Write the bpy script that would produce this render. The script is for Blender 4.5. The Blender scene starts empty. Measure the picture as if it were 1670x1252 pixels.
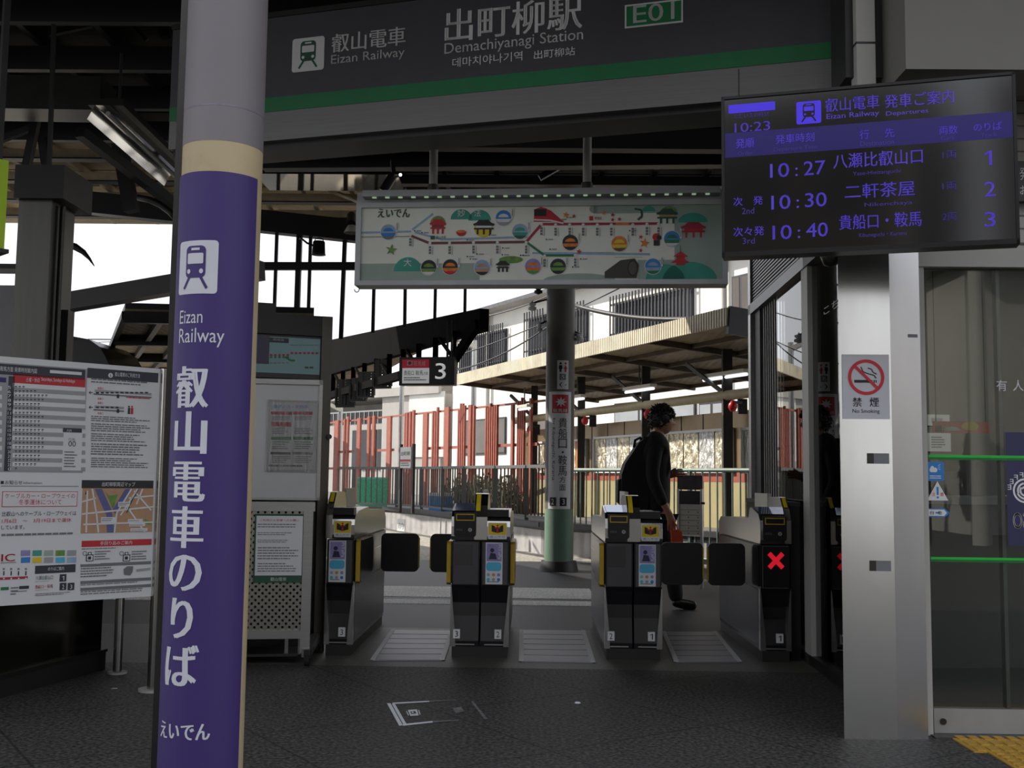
import bpy, bmesh, math, random
from mathutils import Vector, Matrix
random.seed(11)
S = bpy.context.scene
COL = S.collection
# ------------------------------------------------------------------ camera, sky, sun, exposure
W, H, F = 1670.0, 1252.0, 1764.0
PITCH, ROLL, YAW, EYE = math.radians(4.99), math.radians(0.7), math.radians(0.97), 1.10
cam_data = bpy.data.cameras.new('camera')
cam_data.sensor_width = 36.0
cam_data.lens = F / W * 36.0
cam_data.clip_start, cam_data.clip_end = 0.05, 400
cam = bpy.data.objects.new('camera', cam_data)
COL.objects.link(cam)
RM = Matrix.Rotation(YAW, 4, 'Z') @ Matrix.Rotation(math.pi / 2 + PITCH, 4, 'X') @ Matrix.Rotation(ROLL, 4, 'Z')
cam.matrix_world = Matrix.Translation((0, 0, EYE)) @ RM
S.camera = cam
CX = Vector((0, 0, EYE))
RX, RU, RF = (RM.to_3x3() @ Vector(v) for v in ((1, 0, 0), (0, 1, 0), (0, 0, -1)))

S.view_settings.view_transform = 'Standard'
S.view_settings.look = 'None'
S.view_settings.gamma = 1
S.view_settings.use_curve_mapping = False
S.view_settings.exposure = 0.0
S.cycles.use_denoising = True
S.cycles.max_bounces = 8
S.cycles.transparent_max_bounces = 12
S.cycles.sample_clamp_indirect = 6.0
S.cycles.caustics_reflective = False
S.cycles.caustics_refractive = False

wd = bpy.data.worlds.new('world')
S.world = wd
wd.use_nodes = True
wn = wd.node_tree
bg = wn.nodes['Background']
tc = wn.nodes.new('ShaderNodeTexCoord')
sp = wn.nodes.new('ShaderNodeSeparateXYZ')
rp = wn.nodes.new('ShaderNodeValToRGB')
rp.color_ramp.elements[0].color = (0.80, 0.81, 0.85, 1)
rp.color_ramp.elements[1].color = (0.66, 0.70, 0.80, 1)
wn.links.new(tc.outputs['Generated'], sp.inputs[0])
wn.links.new(sp.outputs['Z'], rp.inputs[0])
wn.links.new(rp.outputs[0], bg.inputs['Color'])
bg.inputs['Strength'].default_value = 1.62

sun_d = bpy.data.lights.new('sun', 'SUN')
sun_d.energy = 5.8
sun_d.angle = math.radians(0.6)
sun_d.color = (1.0, 0.93, 0.82)
sun = bpy.data.objects.new('sun', sun_d)
COL.objects.link(sun)
SUNV = Vector((-0.78, 0.30, 0.55)).normalized()
sun.rotation_euler = SUNV.to_track_quat('Z', 'Y').to_euler()
sun.location = (-20, 10, 20)

# ------------------------------------------------------------------ pixel -> place helpers
def ray(px, py):
    return (RF + (px - W / 2) / F * RX - (py - H / 2) / F * RU)
def P(px, py, d):
    r = ray(px, py); return CX + r * (d / r.y)
def G(px, py, z=0.0):
    r = ray(px, py); return CX + r * ((z - EYE) / r.z)
def XY(px, d):
    p = P(px, 783, d); return Vector((p.x, p.y, 0))

# ------------------------------------------------------------------ materials
def lin(c):
    c = c / 255.0
    return c / 12.92 if c <= 0.04045 else ((c + 0.055) / 1.055) ** 2.4
MATS = {}
def mat(name, rgb, rough=0.55, metal=0.0, var=0.12, scale=9.0, bump=0.0, stretch=None, emit=0.0, spec=0.5, dirt=0.0):
    if name in MATS: return MATS[name]
    m = bpy.data.materials.new(name); m.use_nodes = True
    nt = m.node_tree; b = nt.nodes['Principled BSDF']
    c = tuple(lin(x) for x in rgb)
    tcx = nt.nodes.new('ShaderNodeTexCoord'); mp = nt.nodes.new('ShaderNodeMapping')
    if stretch: mp.inputs['Scale'].default_value = stretch
    nz = nt.nodes.new('ShaderNodeTexNoise'); nz.inputs['Scale'].default_value = scale; nz.inputs['Detail'].default_value = 5
    nt.links.new(tcx.outputs['Object'], mp.inputs[0]); nt.links.new(mp.outputs[0], nz.inputs['Vector'])
    cr = nt.nodes.new('ShaderNodeValToRGB')
    cr.color_ramp.elements[0].position, cr.color_ramp.elements[1].position = 0.3, 0.7
    cr.color_ramp.elements[0].color = tuple(x * (1 - var) for x in c) + (1,)
    cr.color_ramp.elements[1].color = tuple(min(1, x * (1 + var)) for x in c) + (1,)
    nt.links.new(nz.outputs['Fac'], cr.inputs[0])
    out = cr.outputs[0]
    if dirt:
        n2 = nt.nodes.new('ShaderNodeTexNoise'); n2.inputs['Scale'].default_value = 2.3; n2.inputs['Detail'].default_value = 8; n2.inputs['Roughness'].default_value = 0.75
        nt.links.new(tcx.outputs['Object'], n2.inputs['Vector'])
        c2 = nt.nodes.new('ShaderNodeValToRGB'); c2.color_ramp.elements[0].position, c2.color_ramp.elements[1].position = 0.52, 0.72
        c2.color_ramp.elements[0].color = (0, 0, 0, 1); c2.color_ramp.elements[1].color = (dirt, dirt, dirt, 1)
        mx = nt.nodes.new('ShaderNodeMixRGB'); mx.blend_type = 'MIX'
        nt.links.new(n2.outputs['Fac'], c2.inputs[0]); nt.links.new(c2.outputs[0], mx.inputs[0])
        nt.links.new(out, mx.inputs[1]); mx.inputs[2].default_value = (c[0] * 0.3, c[1] * 0.26, c[2] * 0.2, 1)
        out = mx.outputs[0]
    nt.links.new(out, b.inputs['Base Color'])
    b.inputs['Roughness'].default_value = rough; b.inputs['Metallic'].default_value = metal
    b.inputs['Specular IOR Level'].default_value = spec
    if bump:
        bp = nt.nodes.new('ShaderNodeBump'); bp.inputs['Strength'].default_value = bump; bp.inputs['Distance'].default_value = 0.01 if bump < .9 else .12
        nt.links.new(nz.outputs['Fac'], bp.inputs['Height']); nt.links.new(bp.outputs[0], b.inputs['Normal'])
    if emit:
        b.inputs['Emission Color'].default_value = c + (1,); b.inputs['Emission Strength'].default_value = emit
    MATS[name] = m
    return m
def glass_mat(name, tint=(0.93, 0.95, 0.93), rough=0.0, ior=1.5, haze=0.0):
    m = bpy.data.materials.new(name); m.use_nodes = True; nt = m.node_tree; nt.nodes.clear()
    o = nt.nodes.new('ShaderNodeOutputMaterial'); t = nt.nodes.new('ShaderNodeBsdfTransparent'); g = nt.nodes.new('ShaderNodeBsdfGlossy')
    f = nt.nodes.new('ShaderNodeFresnel'); f.inputs['IOR'].default_value = ior
    mx = nt.nodes.new('ShaderNodeMixShader')
    nz = nt.nodes.new('ShaderNodeTexNoise'); nz.inputs['Scale'].default_value = 1.4
    bp = nt.nodes.new('ShaderNodeBump'); bp.inputs['Strength'].default_value = 0.02
    nt.links.new(nz.outputs['Fac'], bp.inputs['Height']); nt.links.new(bp.outputs[0], g.inputs['Normal'])
    t.inputs[0].default_value = tint + (1,); g.inputs['Roughness'].default_value = rough
    nt.links.new(f.outputs[0], mx.inputs[0]); nt.links.new(t.outputs[0], mx.inputs[1]); nt.links.new(g.outputs[0], mx.inputs[2])
    last = mx.outputs[0]
    if haze:
        d = nt.nodes.new('ShaderNodeBsdfTranslucent'); d.inputs[0].default_value = (.85, .87, .9, 1)
        m2 = nt.nodes.new('ShaderNodeMixShader'); m2.inputs[0].default_value = haze
        nt.links.new(last, m2.inputs[1]); nt.links.new(d.outputs[0], m2.inputs[2]); last = m2.outputs[0]
    nt.links.new(last, o.inputs[0])
    MATS[name] = m
    return m

def stone_mat(name, base, joint=None, rot=0.5, bw=0.9, bh=0.45, speck=0.55, rough=0.7, sc=160, bumpy=0.3):
    m = bpy.data.materials.new(name); m.use_nodes = True; nt = m.node_tree; b = nt.nodes['Principled BSDF']
    c = tuple(lin(x) for x in base)
    tcx = nt.nodes.new('ShaderNodeTexCoord')
    n1 = nt.nodes.new('ShaderNodeTexNoise'); n1.inputs['Scale'].default_value = sc; n1.inputs['Detail'].default_value = 3
    n2 = nt.nodes.new('ShaderNodeTexNoise'); n2.inputs['Scale'].default_value = 1.2; n2.inputs['Detail'].default_value = 6
    nt.links.new(tcx.outputs['Object'], n1.inputs['Vector']); nt.links.new(tcx.outputs['Object'], n2.inputs['Vector'])
    cr = nt.nodes.new('ShaderNodeValToRGB')
    cr.color_ramp.elements[0].position, cr.color_ramp.elements[1].position = 0.36, 0.66
    cr.color_ramp.elements[0].color = tuple(x * (1 - speck) for x in c) + (1,)
    cr.color_ramp.elements[1].color = tuple(x * (1 + speck * 1.3) for x in c) + (1,)
    nt.links.new(n1.outputs['Fac'], cr.inputs[0])
    c2 = nt.nodes.new('ShaderNodeValToRGB'); c2.color_ramp.elements[0].color = (.7, .7, .7, 1); c2.color_ramp.elements[1].color = (1.25, 1.25, 1.2, 1)
    nt.links.new(n2.outputs['Fac'], c2.inputs[0])
    mx = nt.nodes.new('ShaderNodeMixRGB'); mx.blend_type = 'MULTIPLY'; mx.inputs[0].default_value = 1
    nt.links.new(cr.outputs[0], mx.inputs[1]); nt.links.new(c2.outputs[0], mx.inputs[2]); out = mx.outputs[0]
    if joint:
        mp = nt.nodes.new('ShaderNodeMapping'); mp.inputs['Rotation'].default_value = (0, 0, rot)
        br = nt.nodes.new('ShaderNodeTexBrick'); br.offset = 0.0
        br.inputs['Color1'].default_value = (1, 1, 1, 1); br.inputs['Color2'].default_value = (.9, .9, .9, 1); br.inputs['Mortar'].default_value = (joint, joint, joint, 1)
        br.inputs['Scale'].default_value = 1; br.inputs['Mortar Size'].default_value = 0.006; br.inputs['Brick Width'].default_value = bw; br.inputs['Row Height'].default_value = bh
        nt.links.new(tcx.outputs['Object'], mp.inputs[0]); nt.links.new(mp.outputs[0], br.inputs['Vector'])
        m3 = nt.nodes.new('ShaderNodeMixRGB'); m3.blend_type = 'MULTIPLY'; m3.inputs[0].default_value = 1
        nt.links.new(out, m3.inputs[1]); nt.links.new(br.outputs['Color'], m3.inputs[2]); out = m3.outputs[0]
    nt.links.new(out, b.inputs['Base Color']); b.inputs['Roughness'].default_value = rough
    bp = nt.nodes.new('ShaderNodeBump'); bp.inputs['Strength'].default_value = bumpy; bp.inputs['Distance'].default_value = 0.004
    nt.links.new(n1.outputs['Fac'], bp.inputs['Height']); nt.links.new(bp.outputs[0], b.inputs['Normal'])
    MATS[name] = m
    return m
def corrugated_mat(name, rgb, freq, axis='X', rough=.6, amt=.3):
    m = mat(name, rgb, rough, var=.18, scale=3, dirt=.5); nt = m.node_tree; b = nt.nodes['Principled BSDF']
    tcx = nt.nodes.new('ShaderNodeTexCoord'); wv = nt.nodes.new('ShaderNodeTexWave'); wv.bands_direction = axis; wv.inputs['Scale'].default_value = freq
    nt.links.new(tcx.outputs['Object'], wv.inputs['Vector'])
    bp = nt.nodes.new('ShaderNodeBump'); bp.inputs['Strength'].default_value = amt; bp.inputs['Distance'].default_value = .03
    nt.links.new(wv.outputs['Fac'], bp.inputs['Height']); nt.links.new(bp.outputs[0], b.inputs['Normal'])
    return m

# plain palette (surface colours; the shade comes from the light except where noted)
LITW = mat('backlit_sign_white', (226, 226, 226), .5, var=.02, emit=.28)
LITR = mat('backlit_sign_red', (190, 40, 60), .5, var=.02, emit=.2)
WHITE = mat('white_print', (226, 226, 226), .5, var=.03)
PAPER = mat('white_board_face', (224, 225, 226), .45, var=.03, scale=3)
LETTER = mat('cut_white_lettering', (216, 216, 222), .5, var=.03)
SIGNLET = mat('sign_grey_white_lettering', (236, 236, 234), .5, var=.03)
BLACK = mat('black_print', (24, 24, 28), .5, var=.05)
GREYP = mat('grey_print', (120, 121, 124), .6, var=.05)
LGREYP = mat('pale_grey_print', (165, 166, 168), .6, var=.05)
NAVY = mat('dark_navy_print', (44, 44, 60), .5, var=.05)
REDP = mat('red_print', (196, 36, 48), .5, var=.05)
CRIM = mat('crimson_print', (168, 34, 66), .5, var=.05)
GREENP = mat('green_print', (34, 120, 72), .5, var=.05)
DGREEN = mat('dark_green_print', (40, 84, 62), .5, var=.05)
TEAL = mat('teal_print', (60, 158, 140), .5, var=.1)
SAGE = mat('sage_print', (160, 178, 166), .5, var=.05)
BLUEP = mat('blue_print', (40, 130, 205), .4, var=.05)
PBLUE = mat('pale_blue_print', (150, 178, 205), .5, var=.12, scale=30)
ORANGE = mat('orange_print', (226, 128, 46), .5, var=.2, scale=30)
YELL = mat('yellow_print', (232, 200, 40), .5, var=.06)
BROWN = mat('brown_print', (112, 62, 62), .5, var=.06)
LILAC = mat('lilac_print', (150, 140, 195), .5, var=.15, scale=30)
CYAN = mat('cyan_print', (84, 186, 220), .5, var=.06)
TAN = mat('tan_print', (190, 150, 116), .6, var=.06, scale=40)
LEAFG = mat('leaf_green_print', (108, 150, 70), .6, var=.25, scale=40)
PURPLE = mat('purple_wrap', (64, 47, 112), .6, var=.05, scale=2)
PLILAC = mat('lilac_grey_paint', (134, 129, 132), .55, var=.05, scale=3, dirt=.08)
CREAM = mat('cream_paint', (196, 178, 140), .55, var=.06, scale=4, dirt=.25)
SIGNG = mat('sign_charcoal', (70, 70, 74), .5, var=.05)
SIGNGR = mat('sign_green_band', (20, 118, 66), .5, var=.05)
ALU = mat('brushed_aluminium', (176, 176, 174), .34, 1, var=.06, scale=6, stretch=(1, 1, 14))
ALUH = mat('brushed_aluminium_level', (124, 124, 122), .45, .25, var=.06, scale=5, stretch=(.4, 1, 20))
STEEL = mat('stainless_steel', (186, 184, 180), .2, 1, var=.06, scale=4, stretch=(6, 6, .6))
PILL = mat('brushed_pillar_steel', (226, 225, 221), .2, 1, var=.035, scale=2, stretch=(5, 5, 1.2), bump=.015)
CHROME = mat('chrome', (205, 205, 208), .08, 1, var=.03)
DSTEEL = mat('dark_steel', (72, 71, 68), .35, .8, var=.1)
DARK = mat('dark_painted_steel', (34, 33, 33), .5, var=.2, scale=5)
DARKER = mat('black_painted_steel', (18, 18, 19), .45, var=.2, scale=5)
SHADEBK = mat('shade_black_girder', (15, 15, 15), .95, var=.2, spec=.05)  # girder colour blackened to stand in for the shade of the left canopies
BLK = mat('black_plastic', (14, 14, 15), .35, var=.1)
RUBBER = mat('black_rubber', (22, 22, 22), .8, var=.15)
GATEG = mat('gate_grey_panel', (74, 74, 78), .3, var=.06)
GATEB = mat('gate_black_panel', (26, 26, 29), .22, var=.08)
GATES = mat('gate_stainless', (190, 188, 184), .22, 1, var=.05, scale=5, stretch=(1, 1, 12))
YSTRIP = mat('yellow_edge_strip', (196, 160, 30), .45, var=.08)
TERRA = mat('terracotta_red_slat', (160, 90, 74), .6, var=.12)
WALLW = mat('white_render_wall', (224, 222, 214), .8, var=.04, scale=1.5)
WALLG = mat('pale_grey_concrete', (176, 172, 166), .85, var=.08, scale=1.5, dirt=.1)
ROOFG = mat('dark_roof_tile', (74, 76, 82), .7, var=.2, scale=6)
WINDK = mat('dark_window_glass', (52, 54, 56), .12, var=.2, scale=1.2)
WINBR = mat('brown_window_glass', (92, 84, 76), .15, var=.2, scale=1.2)
BARK = mat('window_bar', (50, 50, 54), .5, .4, var=.1)
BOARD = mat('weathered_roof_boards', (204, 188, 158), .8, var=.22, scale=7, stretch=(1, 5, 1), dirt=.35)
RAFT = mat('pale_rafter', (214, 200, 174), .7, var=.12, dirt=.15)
PLYT = corrugated_mat('canopy_underside', (150, 136, 112), 3.0, 'X', .75, .35)
FASC = corrugated_mat('ribbed_canopy_fascia', (206, 196, 172), 6.0, 'Y', .7, .6)
PIPE = mat('beige_pipe', (178, 166, 132), .5, var=.08)
BRONZ = mat('bronze_wall_panel', (138, 118, 88), .35, .5, var=.15, scale=2)
YELLW = mat('pale_yellow_wall_panel', (166, 154, 112), .5, var=.1, scale=2)
REDW = mat('red_wall_stripe', (160, 78, 58), .5, var=.1)
FENCE = mat('dull_grey_rail', (96, 100, 98), .5, .3, var=.1)
FENCEG = mat('grey_green_rail', (112, 128, 118), .5, .2, var=.1)
PLATW = corrugated_mat('platform_edge_panel', (168, 166, 166), 2.4, 'X', .7, .5)
CONC = stone_mat('concourse_concrete', (52, 52, 55), None, speck=.2, sc=60, rough=.55)
PLATF = stone_mat('platform_asphalt', (118, 116, 116), None, speck=.25, sc=60, rough=.8)
SETT = stone_mat('dark_granite_paving', (64, 63, 61), .3, rot=-.62, bw=.9, bh=.9, speck=.85, rough=.62, sc=55)
STRIP = stone_mat('gate_zone_paving', (84, 82, 76), None, speck=.25, sc=70, rough=.5)
SUNPALE = stone_mat('sun_paled_band', (232, 230, 226), None, speck=.3, sc=60, rough=.7)  # sunlight on the light paving bands is put into this colour
PLATE = mat('aisle_plate_grey', (150, 150, 156), .45, .3, var=.08, scale=4, stretch=(1, 9, 1))
PLATEW = mat('aisle_plate_white_line', (210, 210, 208), .5, var=.05)
TACT = mat('ochre_tactile_paving', (190, 150, 62), .7, var=.12, scale=12)
HEADR = mat('pale_grey_cladding', (186, 184, 178), .5, var=.05, scale=3)
ENAM = mat('off_white_enamel', (206, 200, 184), .45, var=.05, scale=3)
BEIGEB = mat('beige_plastic', (206, 196, 158), .5, var=.05)
MAPBG = mat('map_sign_face', (236, 238, 226), .5, var=.03)
MAPFR = mat('map_sign_frame', (176, 178, 180), .45, .5, var=.05)
GLASS = glass_mat('clear_glass', (.80, .84, .82), 0.0, 1.9)
GLASSD = glass_mat('door_glass', (.90, .93, .91), 0.0, 1.62)
POLY = glass_mat('frosted_gable_pane', (1, 1, 1), .1, 1.25, .04)
OFFW = mat('office_wall', (112, 110, 102), .7, var=.06, scale=2)
OFFF = stone_mat('office_floor', (70, 68, 64), None, speck=.2, sc=50, rough=.4)
SCRN = mat('display_black_glass', (8, 8, 11), .11, var=.05, spec=1.0)
SCV = mat('display_violet_glow', (84, 64, 190), .4, emit=.42, var=.02)
SCVB = mat('display_violet_block', (70, 48, 220), .4, emit=.5, var=.02)
SCVD = mat('display_faint_violet_glow', (62, 48, 140), .4, emit=.3, var=.02)
SCBAR = mat('display_violet_band', (44, 32, 120), .25, emit=.10, var=.02)
SKIN = mat('skin', (176, 128, 104), .55, var=.06)
HAIR = mat('black_hair', (16, 14, 13), .5, var=.3, scale=60, stretch=(1, 1, .2))
CLOTH = mat('black_jacket_cloth', (19, 19, 21), .85, var=.2, scale=40, bump=.1)
TROUS = mat('black_trouser_cloth', (17, 17, 19), .85, var=.2, scale=40)
BAGM = mat('black_backpack_nylon', (16, 16, 18), .7, var=.2, scale=30, bump=.1)
SHOE = mat('black_shoe_leather', (15, 14, 14), .35, var=.15)
ORBAG = mat('orange_red_bag', (206, 74, 34), .5, var=.12)
LIMES = mat('lime_sign_face', (150, 180, 20), .5, var=.05, emit=.12)
LEDG = mat('led_dot', (200, 230, 190), .4, emit=.3, var=.01)
TUBE = mat('white_light_tube', (240, 243, 255), .4, emit=1.1, var=.01)
REDL = mat('red_lantern', (190, 30, 36), .35, var=.1)
PERF = None
FOIL = mat('crinkled_poster_foil', (226, 216, 188), .16, .5, var=.25, scale=9, bump=1.0, stretch=(1, 1, .6))
FOILW = mat('crinkled_poster_white', (224, 224, 220), .16, .4, var=.15, scale=11, bump=1.0, stretch=(1, 1, .5))
BARKT = mat('tree_bark', (78, 64, 50), .9, var=.3, scale=12, bump=.4)
LEAVES = mat('tree_leaves', (88, 106, 52), .7, var=.4, scale=6)
POLEC = mat('utility_pole_concrete', (170, 168, 160), .8, var=.08)

# ------------------------------------------------------------------ surfaces that print is laid on
class Pan:
    def __init__(s, A, B):
        s.A = Vector((A.x, A.y, 0)); d = Vector((B.x - A.x, B.y - A.y, 0)); s.L = d.length; s.U = d.normalized()
        s.N = s.U.cross(Vector((0, 0, 1)))
    def at(s, u, v, w=0.0): return s.A + s.U * u + Vector((0, 0, v)) + s.N * w
    def uv(s, px, py):
        r = ray(px, py); t = (s.A - CX).dot(s.N) / r.dot(s.N); p = CX + r * t
        return ((p - s.A).dot(s.U), p.z)
    def r(s, x0, y0, x1, y1):
        a, b, c, d = s.uv(x0, y0), s.uv(x1, y0), s.uv(x0, y1), s.uv(x1, y1)
        us = sorted(((a[0] + c[0]) / 2, (b[0] + d[0]) / 2)); vs = sorted(((c[1] + d[1]) / 2, (a[1] + b[1]) / 2))
        return (us[0], vs[0], us[1], vs[1])
    seg = 1e9
class Flr:                      # print on the floor: u = x, v = y
    seg = 1e9
    def __init__(s, z): s.z = z
    def at(s, u, v, w=0.0): return Vector((u, v, s.z + w))
    def uv(s, px, py):
        p = G(px, py); return (p.x, p.y)
class Cyl:
    seg = 0.02
    def __init__(s, c, R, toward):
        s.c = Vector((c.x, c.y, 0)); s.R = R; s.a0 = math.atan2(toward.y - c.y, toward.x - c.x)
    def at(s, u, v, w=0.0):
        a = s.a0 + u / s.R; r = s.R + w
        return s.c + Vector((r * math.cos(a), r * math.sin(a), v))
_T = {}
def glyphs(s, bold):
    k = (s, bold)
    if k in _T: return _T[k]
    c = bpy.data.curves.new('t', 'FONT'); c.body = s; c.resolution_u = 3
    if s == '1':
        _T[k] = ([(.62, 0), (1, 0), (1, 1), (.7, 1), (0, .8), (0, .68), (.62, .84)], [(0, 1, 2, 3, 6), (3, 4, 5, 6)]); return _T[k]
    o = bpy.data.objects.new('t', c); COL.objects.link(o)
    dg = bpy.context.evaluated_depsgraph_get(); dg.update()
    me = bpy.data.meshes.new_from_object(o.evaluated_get(dg))
    vs = [tuple(v.co[:2]) for v in me.vertices]; fs = [tuple(p.vertices) for p in me.polygons]
    bpy.data.objects.remove(o); bpy.data.curves.remove(c); bpy.data.meshes.remove(me)
    if not vs: vs = [(0, 0), (1, 0), (1, 1)]
    x0 = min(v[0] for v in vs); x1 = max(v[0] for v in vs); y0 = min(v[1] for v in vs); y1 = max(v[1] for v in vs)
    vs = [((v[0] - x0) / max(1e-6, x1 - x0), (v[1] - y0) / max(1e-6, y1 - y0)) for v in vs]
    _T[k] = (vs, fs)
    return _T[k]

# ------------------------------------------------------------------ mesh collector
def rootloc(p):
    v = Vector((0, 0, 0))
    while p is not None:
        v = v + p.location; p = p.parent
    return v
class MB:
    def __init__(s): s.v = []; s.f = []; s.mi = []; s.m = []; s.sm = []
    def _m(s, m):
        if m not in s.m: s.m.append(m)
        return s.m.index(m)
    def add(s, vs, fs, m, smooth=False):
        o = len(s.v); s.v += [Vector(v) for v in vs]; i = s._m(m)
        for f in fs: s.f.append(tuple(o + k for k in f)); s.mi.append(i); s.sm.append(smooth)
        return s
    # solids
    def box(s, a, b, m):
        x0, y0, z0 = (min(a[i], b[i]) for i in range(3)); x1, y1, z1 = (max(a[i], b[i]) for i in range(3))
        return s.add([(x0, y0, z0), (x1, y0, z0), (x1, y1, z0), (x0, y1, z0), (x0, y0, z1), (x1, y0, z1), (x1, y1, z1), (x0, y1, z1)],
                     [(0, 3, 2, 1), (4, 5, 6, 7), (0, 1, 5, 4), (1, 2, 6, 5), (2, 3, 7, 6), (3, 0, 4, 7)], m)
    def beam(s, p, q, w, h, m, up=(0, 0, 1)):
        p, q = Vector(p), Vector(q); d = (q - p).normalized(); up = Vector(up)
        x = d.cross(up)
        if x.length < 1e-4: x = d.cross(Vector((0, 1, 0)))
        x.normalize(); y = x.cross(d).normalized(); x = x * w / 2; y = y * h / 2
        return s.add([p - x - y, p + x - y, p + x + y, p - x + y, q - x - y, q + x - y, q + x + y, q - x + y],
                     [(0, 1, 2, 3), (7, 6, 5, 4), (0, 4, 5, 1), (1, 5, 6, 2), (2, 6, 7, 3), (3, 7, 4, 0)], m)
    def cyl(s, p, q, r, m, n=16, r2=None, caps=True):
        p, q = Vector(p), Vector(q); d = (q - p).normalized(); r2 = r if r2 is None else r2
        x = d.orthogonal().normalized(); y = d.cross(x)
        a = [(math.cos(2 * math.pi * k / n), math.sin(2 * math.pi * k / n)) for k in range(n)]
        vs = [p + x * (c * r) + y * (t * r) for c, t in a] + [q + x * (c * r2) + y * (t * r2) for c, t in a]
        s.add(vs, [(k, (k + 1) % n, n + (k + 1) % n, n + k) for k in range(n)], m, True)
        if caps: s.add(vs, [tuple(range(n - 1, -1, -1)), tuple(range(n, 2 * n))], m)
        return s
    def tube(s, pts, r, m, n=8):
        pts = [Vector(p) for p in pts]; rings = []; x = None
        for i, p in enumerate(pts):
            d = (pts[min(i + 1, len(pts) - 1)] - pts[max(i - 1, 0)]).normalized()
            x = d.orthogonal() if x is None else (x - d * x.dot(d))
            x = x.normalized(); y = d.cross(x); rr = r[i] if isinstance(r, (list, tuple)) else r
            rings += [p + (x * math.cos(2 * math.pi * k / n) + y * math.sin(2 * math.pi * k / n)) * rr for k in range(n)]
        fs = [(i * n + k, i * n + (k + 1) % n, (i + 1) * n + (k + 1) % n, (i + 1) * n + k) for i in range(len(pts) - 1) for k in range(n)]
        fs += [tuple(range(n - 1, -1, -1)), tuple(range((len(pts) - 1) * n, len(pts) * n))]
        return s.add(rings, fs, m, True)
    def lathe(s, c, prof, m, n=24):
        c = Vector(c); vs = []; k = len(prof)
        for i in range(n):
            a = 2 * math.pi * i / n
            vs += [c + Vector((r * math.cos(a), r * math.sin(a), z)) for r, z in prof]
        fs = [(i * k + j, ((i + 1) % n) * k + j, ((i + 1) % n) * k + j + 1, i * k + j + 1) for i in range(n) for j in range(k - 1)]
        return s.add(vs, fs, m, True)
    def ball(s, c, r, m, n=14, sq=(1, 1, 1)):
        c = Vector(c); vs = []; fs = []; h = n // 2 + 1
        for i in range(h + 1):
            t = math.pi * i / h
            for j in range(n):
                a = 2 * math.pi * j / n
                vs.append(c + Vector((r * sq[0] * math.sin(t) * math.cos(a), r * sq[1] * math.sin(t) * math.sin(a), r * sq[2] * math.cos(t))))
        for i in range(h):
            for j in range(n): fs.append((i * n + j, (i + 1) * n + j, (i + 1) * n + (j + 1) % n, i * n + (j + 1) % n))
        return s.add(vs, fs, m, True)
    def prism(s, poly, vec, m, smooth=False):            # polygon of 3-D points swept by vec
        n = len(poly); poly = [Vector(p) for p in poly]; vec = Vector(vec)
        s.add(poly + [p + vec for p in poly], [tuple(range(n - 1, -1, -1)), tuple(range(n, 2 * n))], m)
        return s.add(poly + [p + vec for p in poly], [(k, (k + 1) % n, n + (k + 1) % n, n + k) for k in range(n)], m, smooth)
    def slab(s, poly2, z0, z1, m): return s.prism([(p[0], p[1], z0) for p in poly2], (0, 0, z1 - z0), m)
    def pbox(s, S_, u0, v0, u1, v1, w0, w1, m):          # box on a panel
        vs = [S_.at(u, v, w) for w in (w0, w1) for u, v in ((u0, v0), (u1, v0), (u1, v1), (u0, v1))]
        return s.add(vs, [(0, 3, 2, 1), (4, 5, 6, 7), (0, 1, 5, 4), (1, 2, 6, 5), (2, 3, 7, 6), (3, 0, 4, 7)], m)
    # print
    def rect(s, S_, u0, v0, u1, v1, w, m):
        n = max(1, int(math.ceil(abs(u1 - u0) / S_.seg)))
        vs = []
        for k in range(n + 1):
            u = u0 + (u1 - u0) * k / n; vs += [S_.at(u, v0, w), S_.at(u, v1, w)]
        return s.add(vs, [(2 * k, 2 * k + 2, 2 * k + 3, 2 * k + 1) for k in range(n)], m, n > 1)
    def poly(s, S_, pts, w, m):
        return s.add([S_.at(u, v, w) for u, v in pts], [tuple(range(len(pts)))], m)
    def rr(s, S_, u0, v0, u1, v1, rad, w, m, n=5):
        pts = []
        for cx, cy, a in ((u1 - rad, v1 - rad, 0), (u0 + rad, v1 - rad, 90), (u0 + rad, v0 + rad, 180), (u1 - rad, v0 + rad, 270)):
            for k in range(n + 1):
                t = math.radians(a + 90 * k / n); pts.append((cx + rad * math.cos(t), cy + rad * math.sin(t)))
        if S_.seg < 1e8:
            us = sorted({round(p[0], 5) for p in pts} | {u0 + (u1 - u0) * k / 12 for k in range(13)})
            for a, b in zip(us[:-1], us[1:]):
                def lim(u):
                    e = max(0, u0 + rad - u, u - (u1 - rad)); d = rad - math.sqrt(max(0, rad * rad - e * e)); return v0 + d, v1 - d
                (a0, a1), (b0, b1) = lim(a), lim(b)
                s.add([S_.at(a, a0, w), S_.at(b, b0, w), S_.at(b, b1, w), S_.at(a, a1, w)], [(0, 1, 2, 3)], m)
            return s
        return s.poly(S_, pts, w, m)
    def disc(s, S_, u, v, ru, w, m, rv=None, n=24, a0=0, a1=360):
        rv = ru if rv is None else rv
        full = a1 - a0 >= 360
        pts = [(u + ru * math.cos(math.radians(a0 + (a1 - a0) * k / n)), v + rv * math.sin(math.radians(a0 + (a1 - a0) * k / n))) for k in range(n if full else n + 1)]
        return s.poly(S_, pts, w, m)
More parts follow.
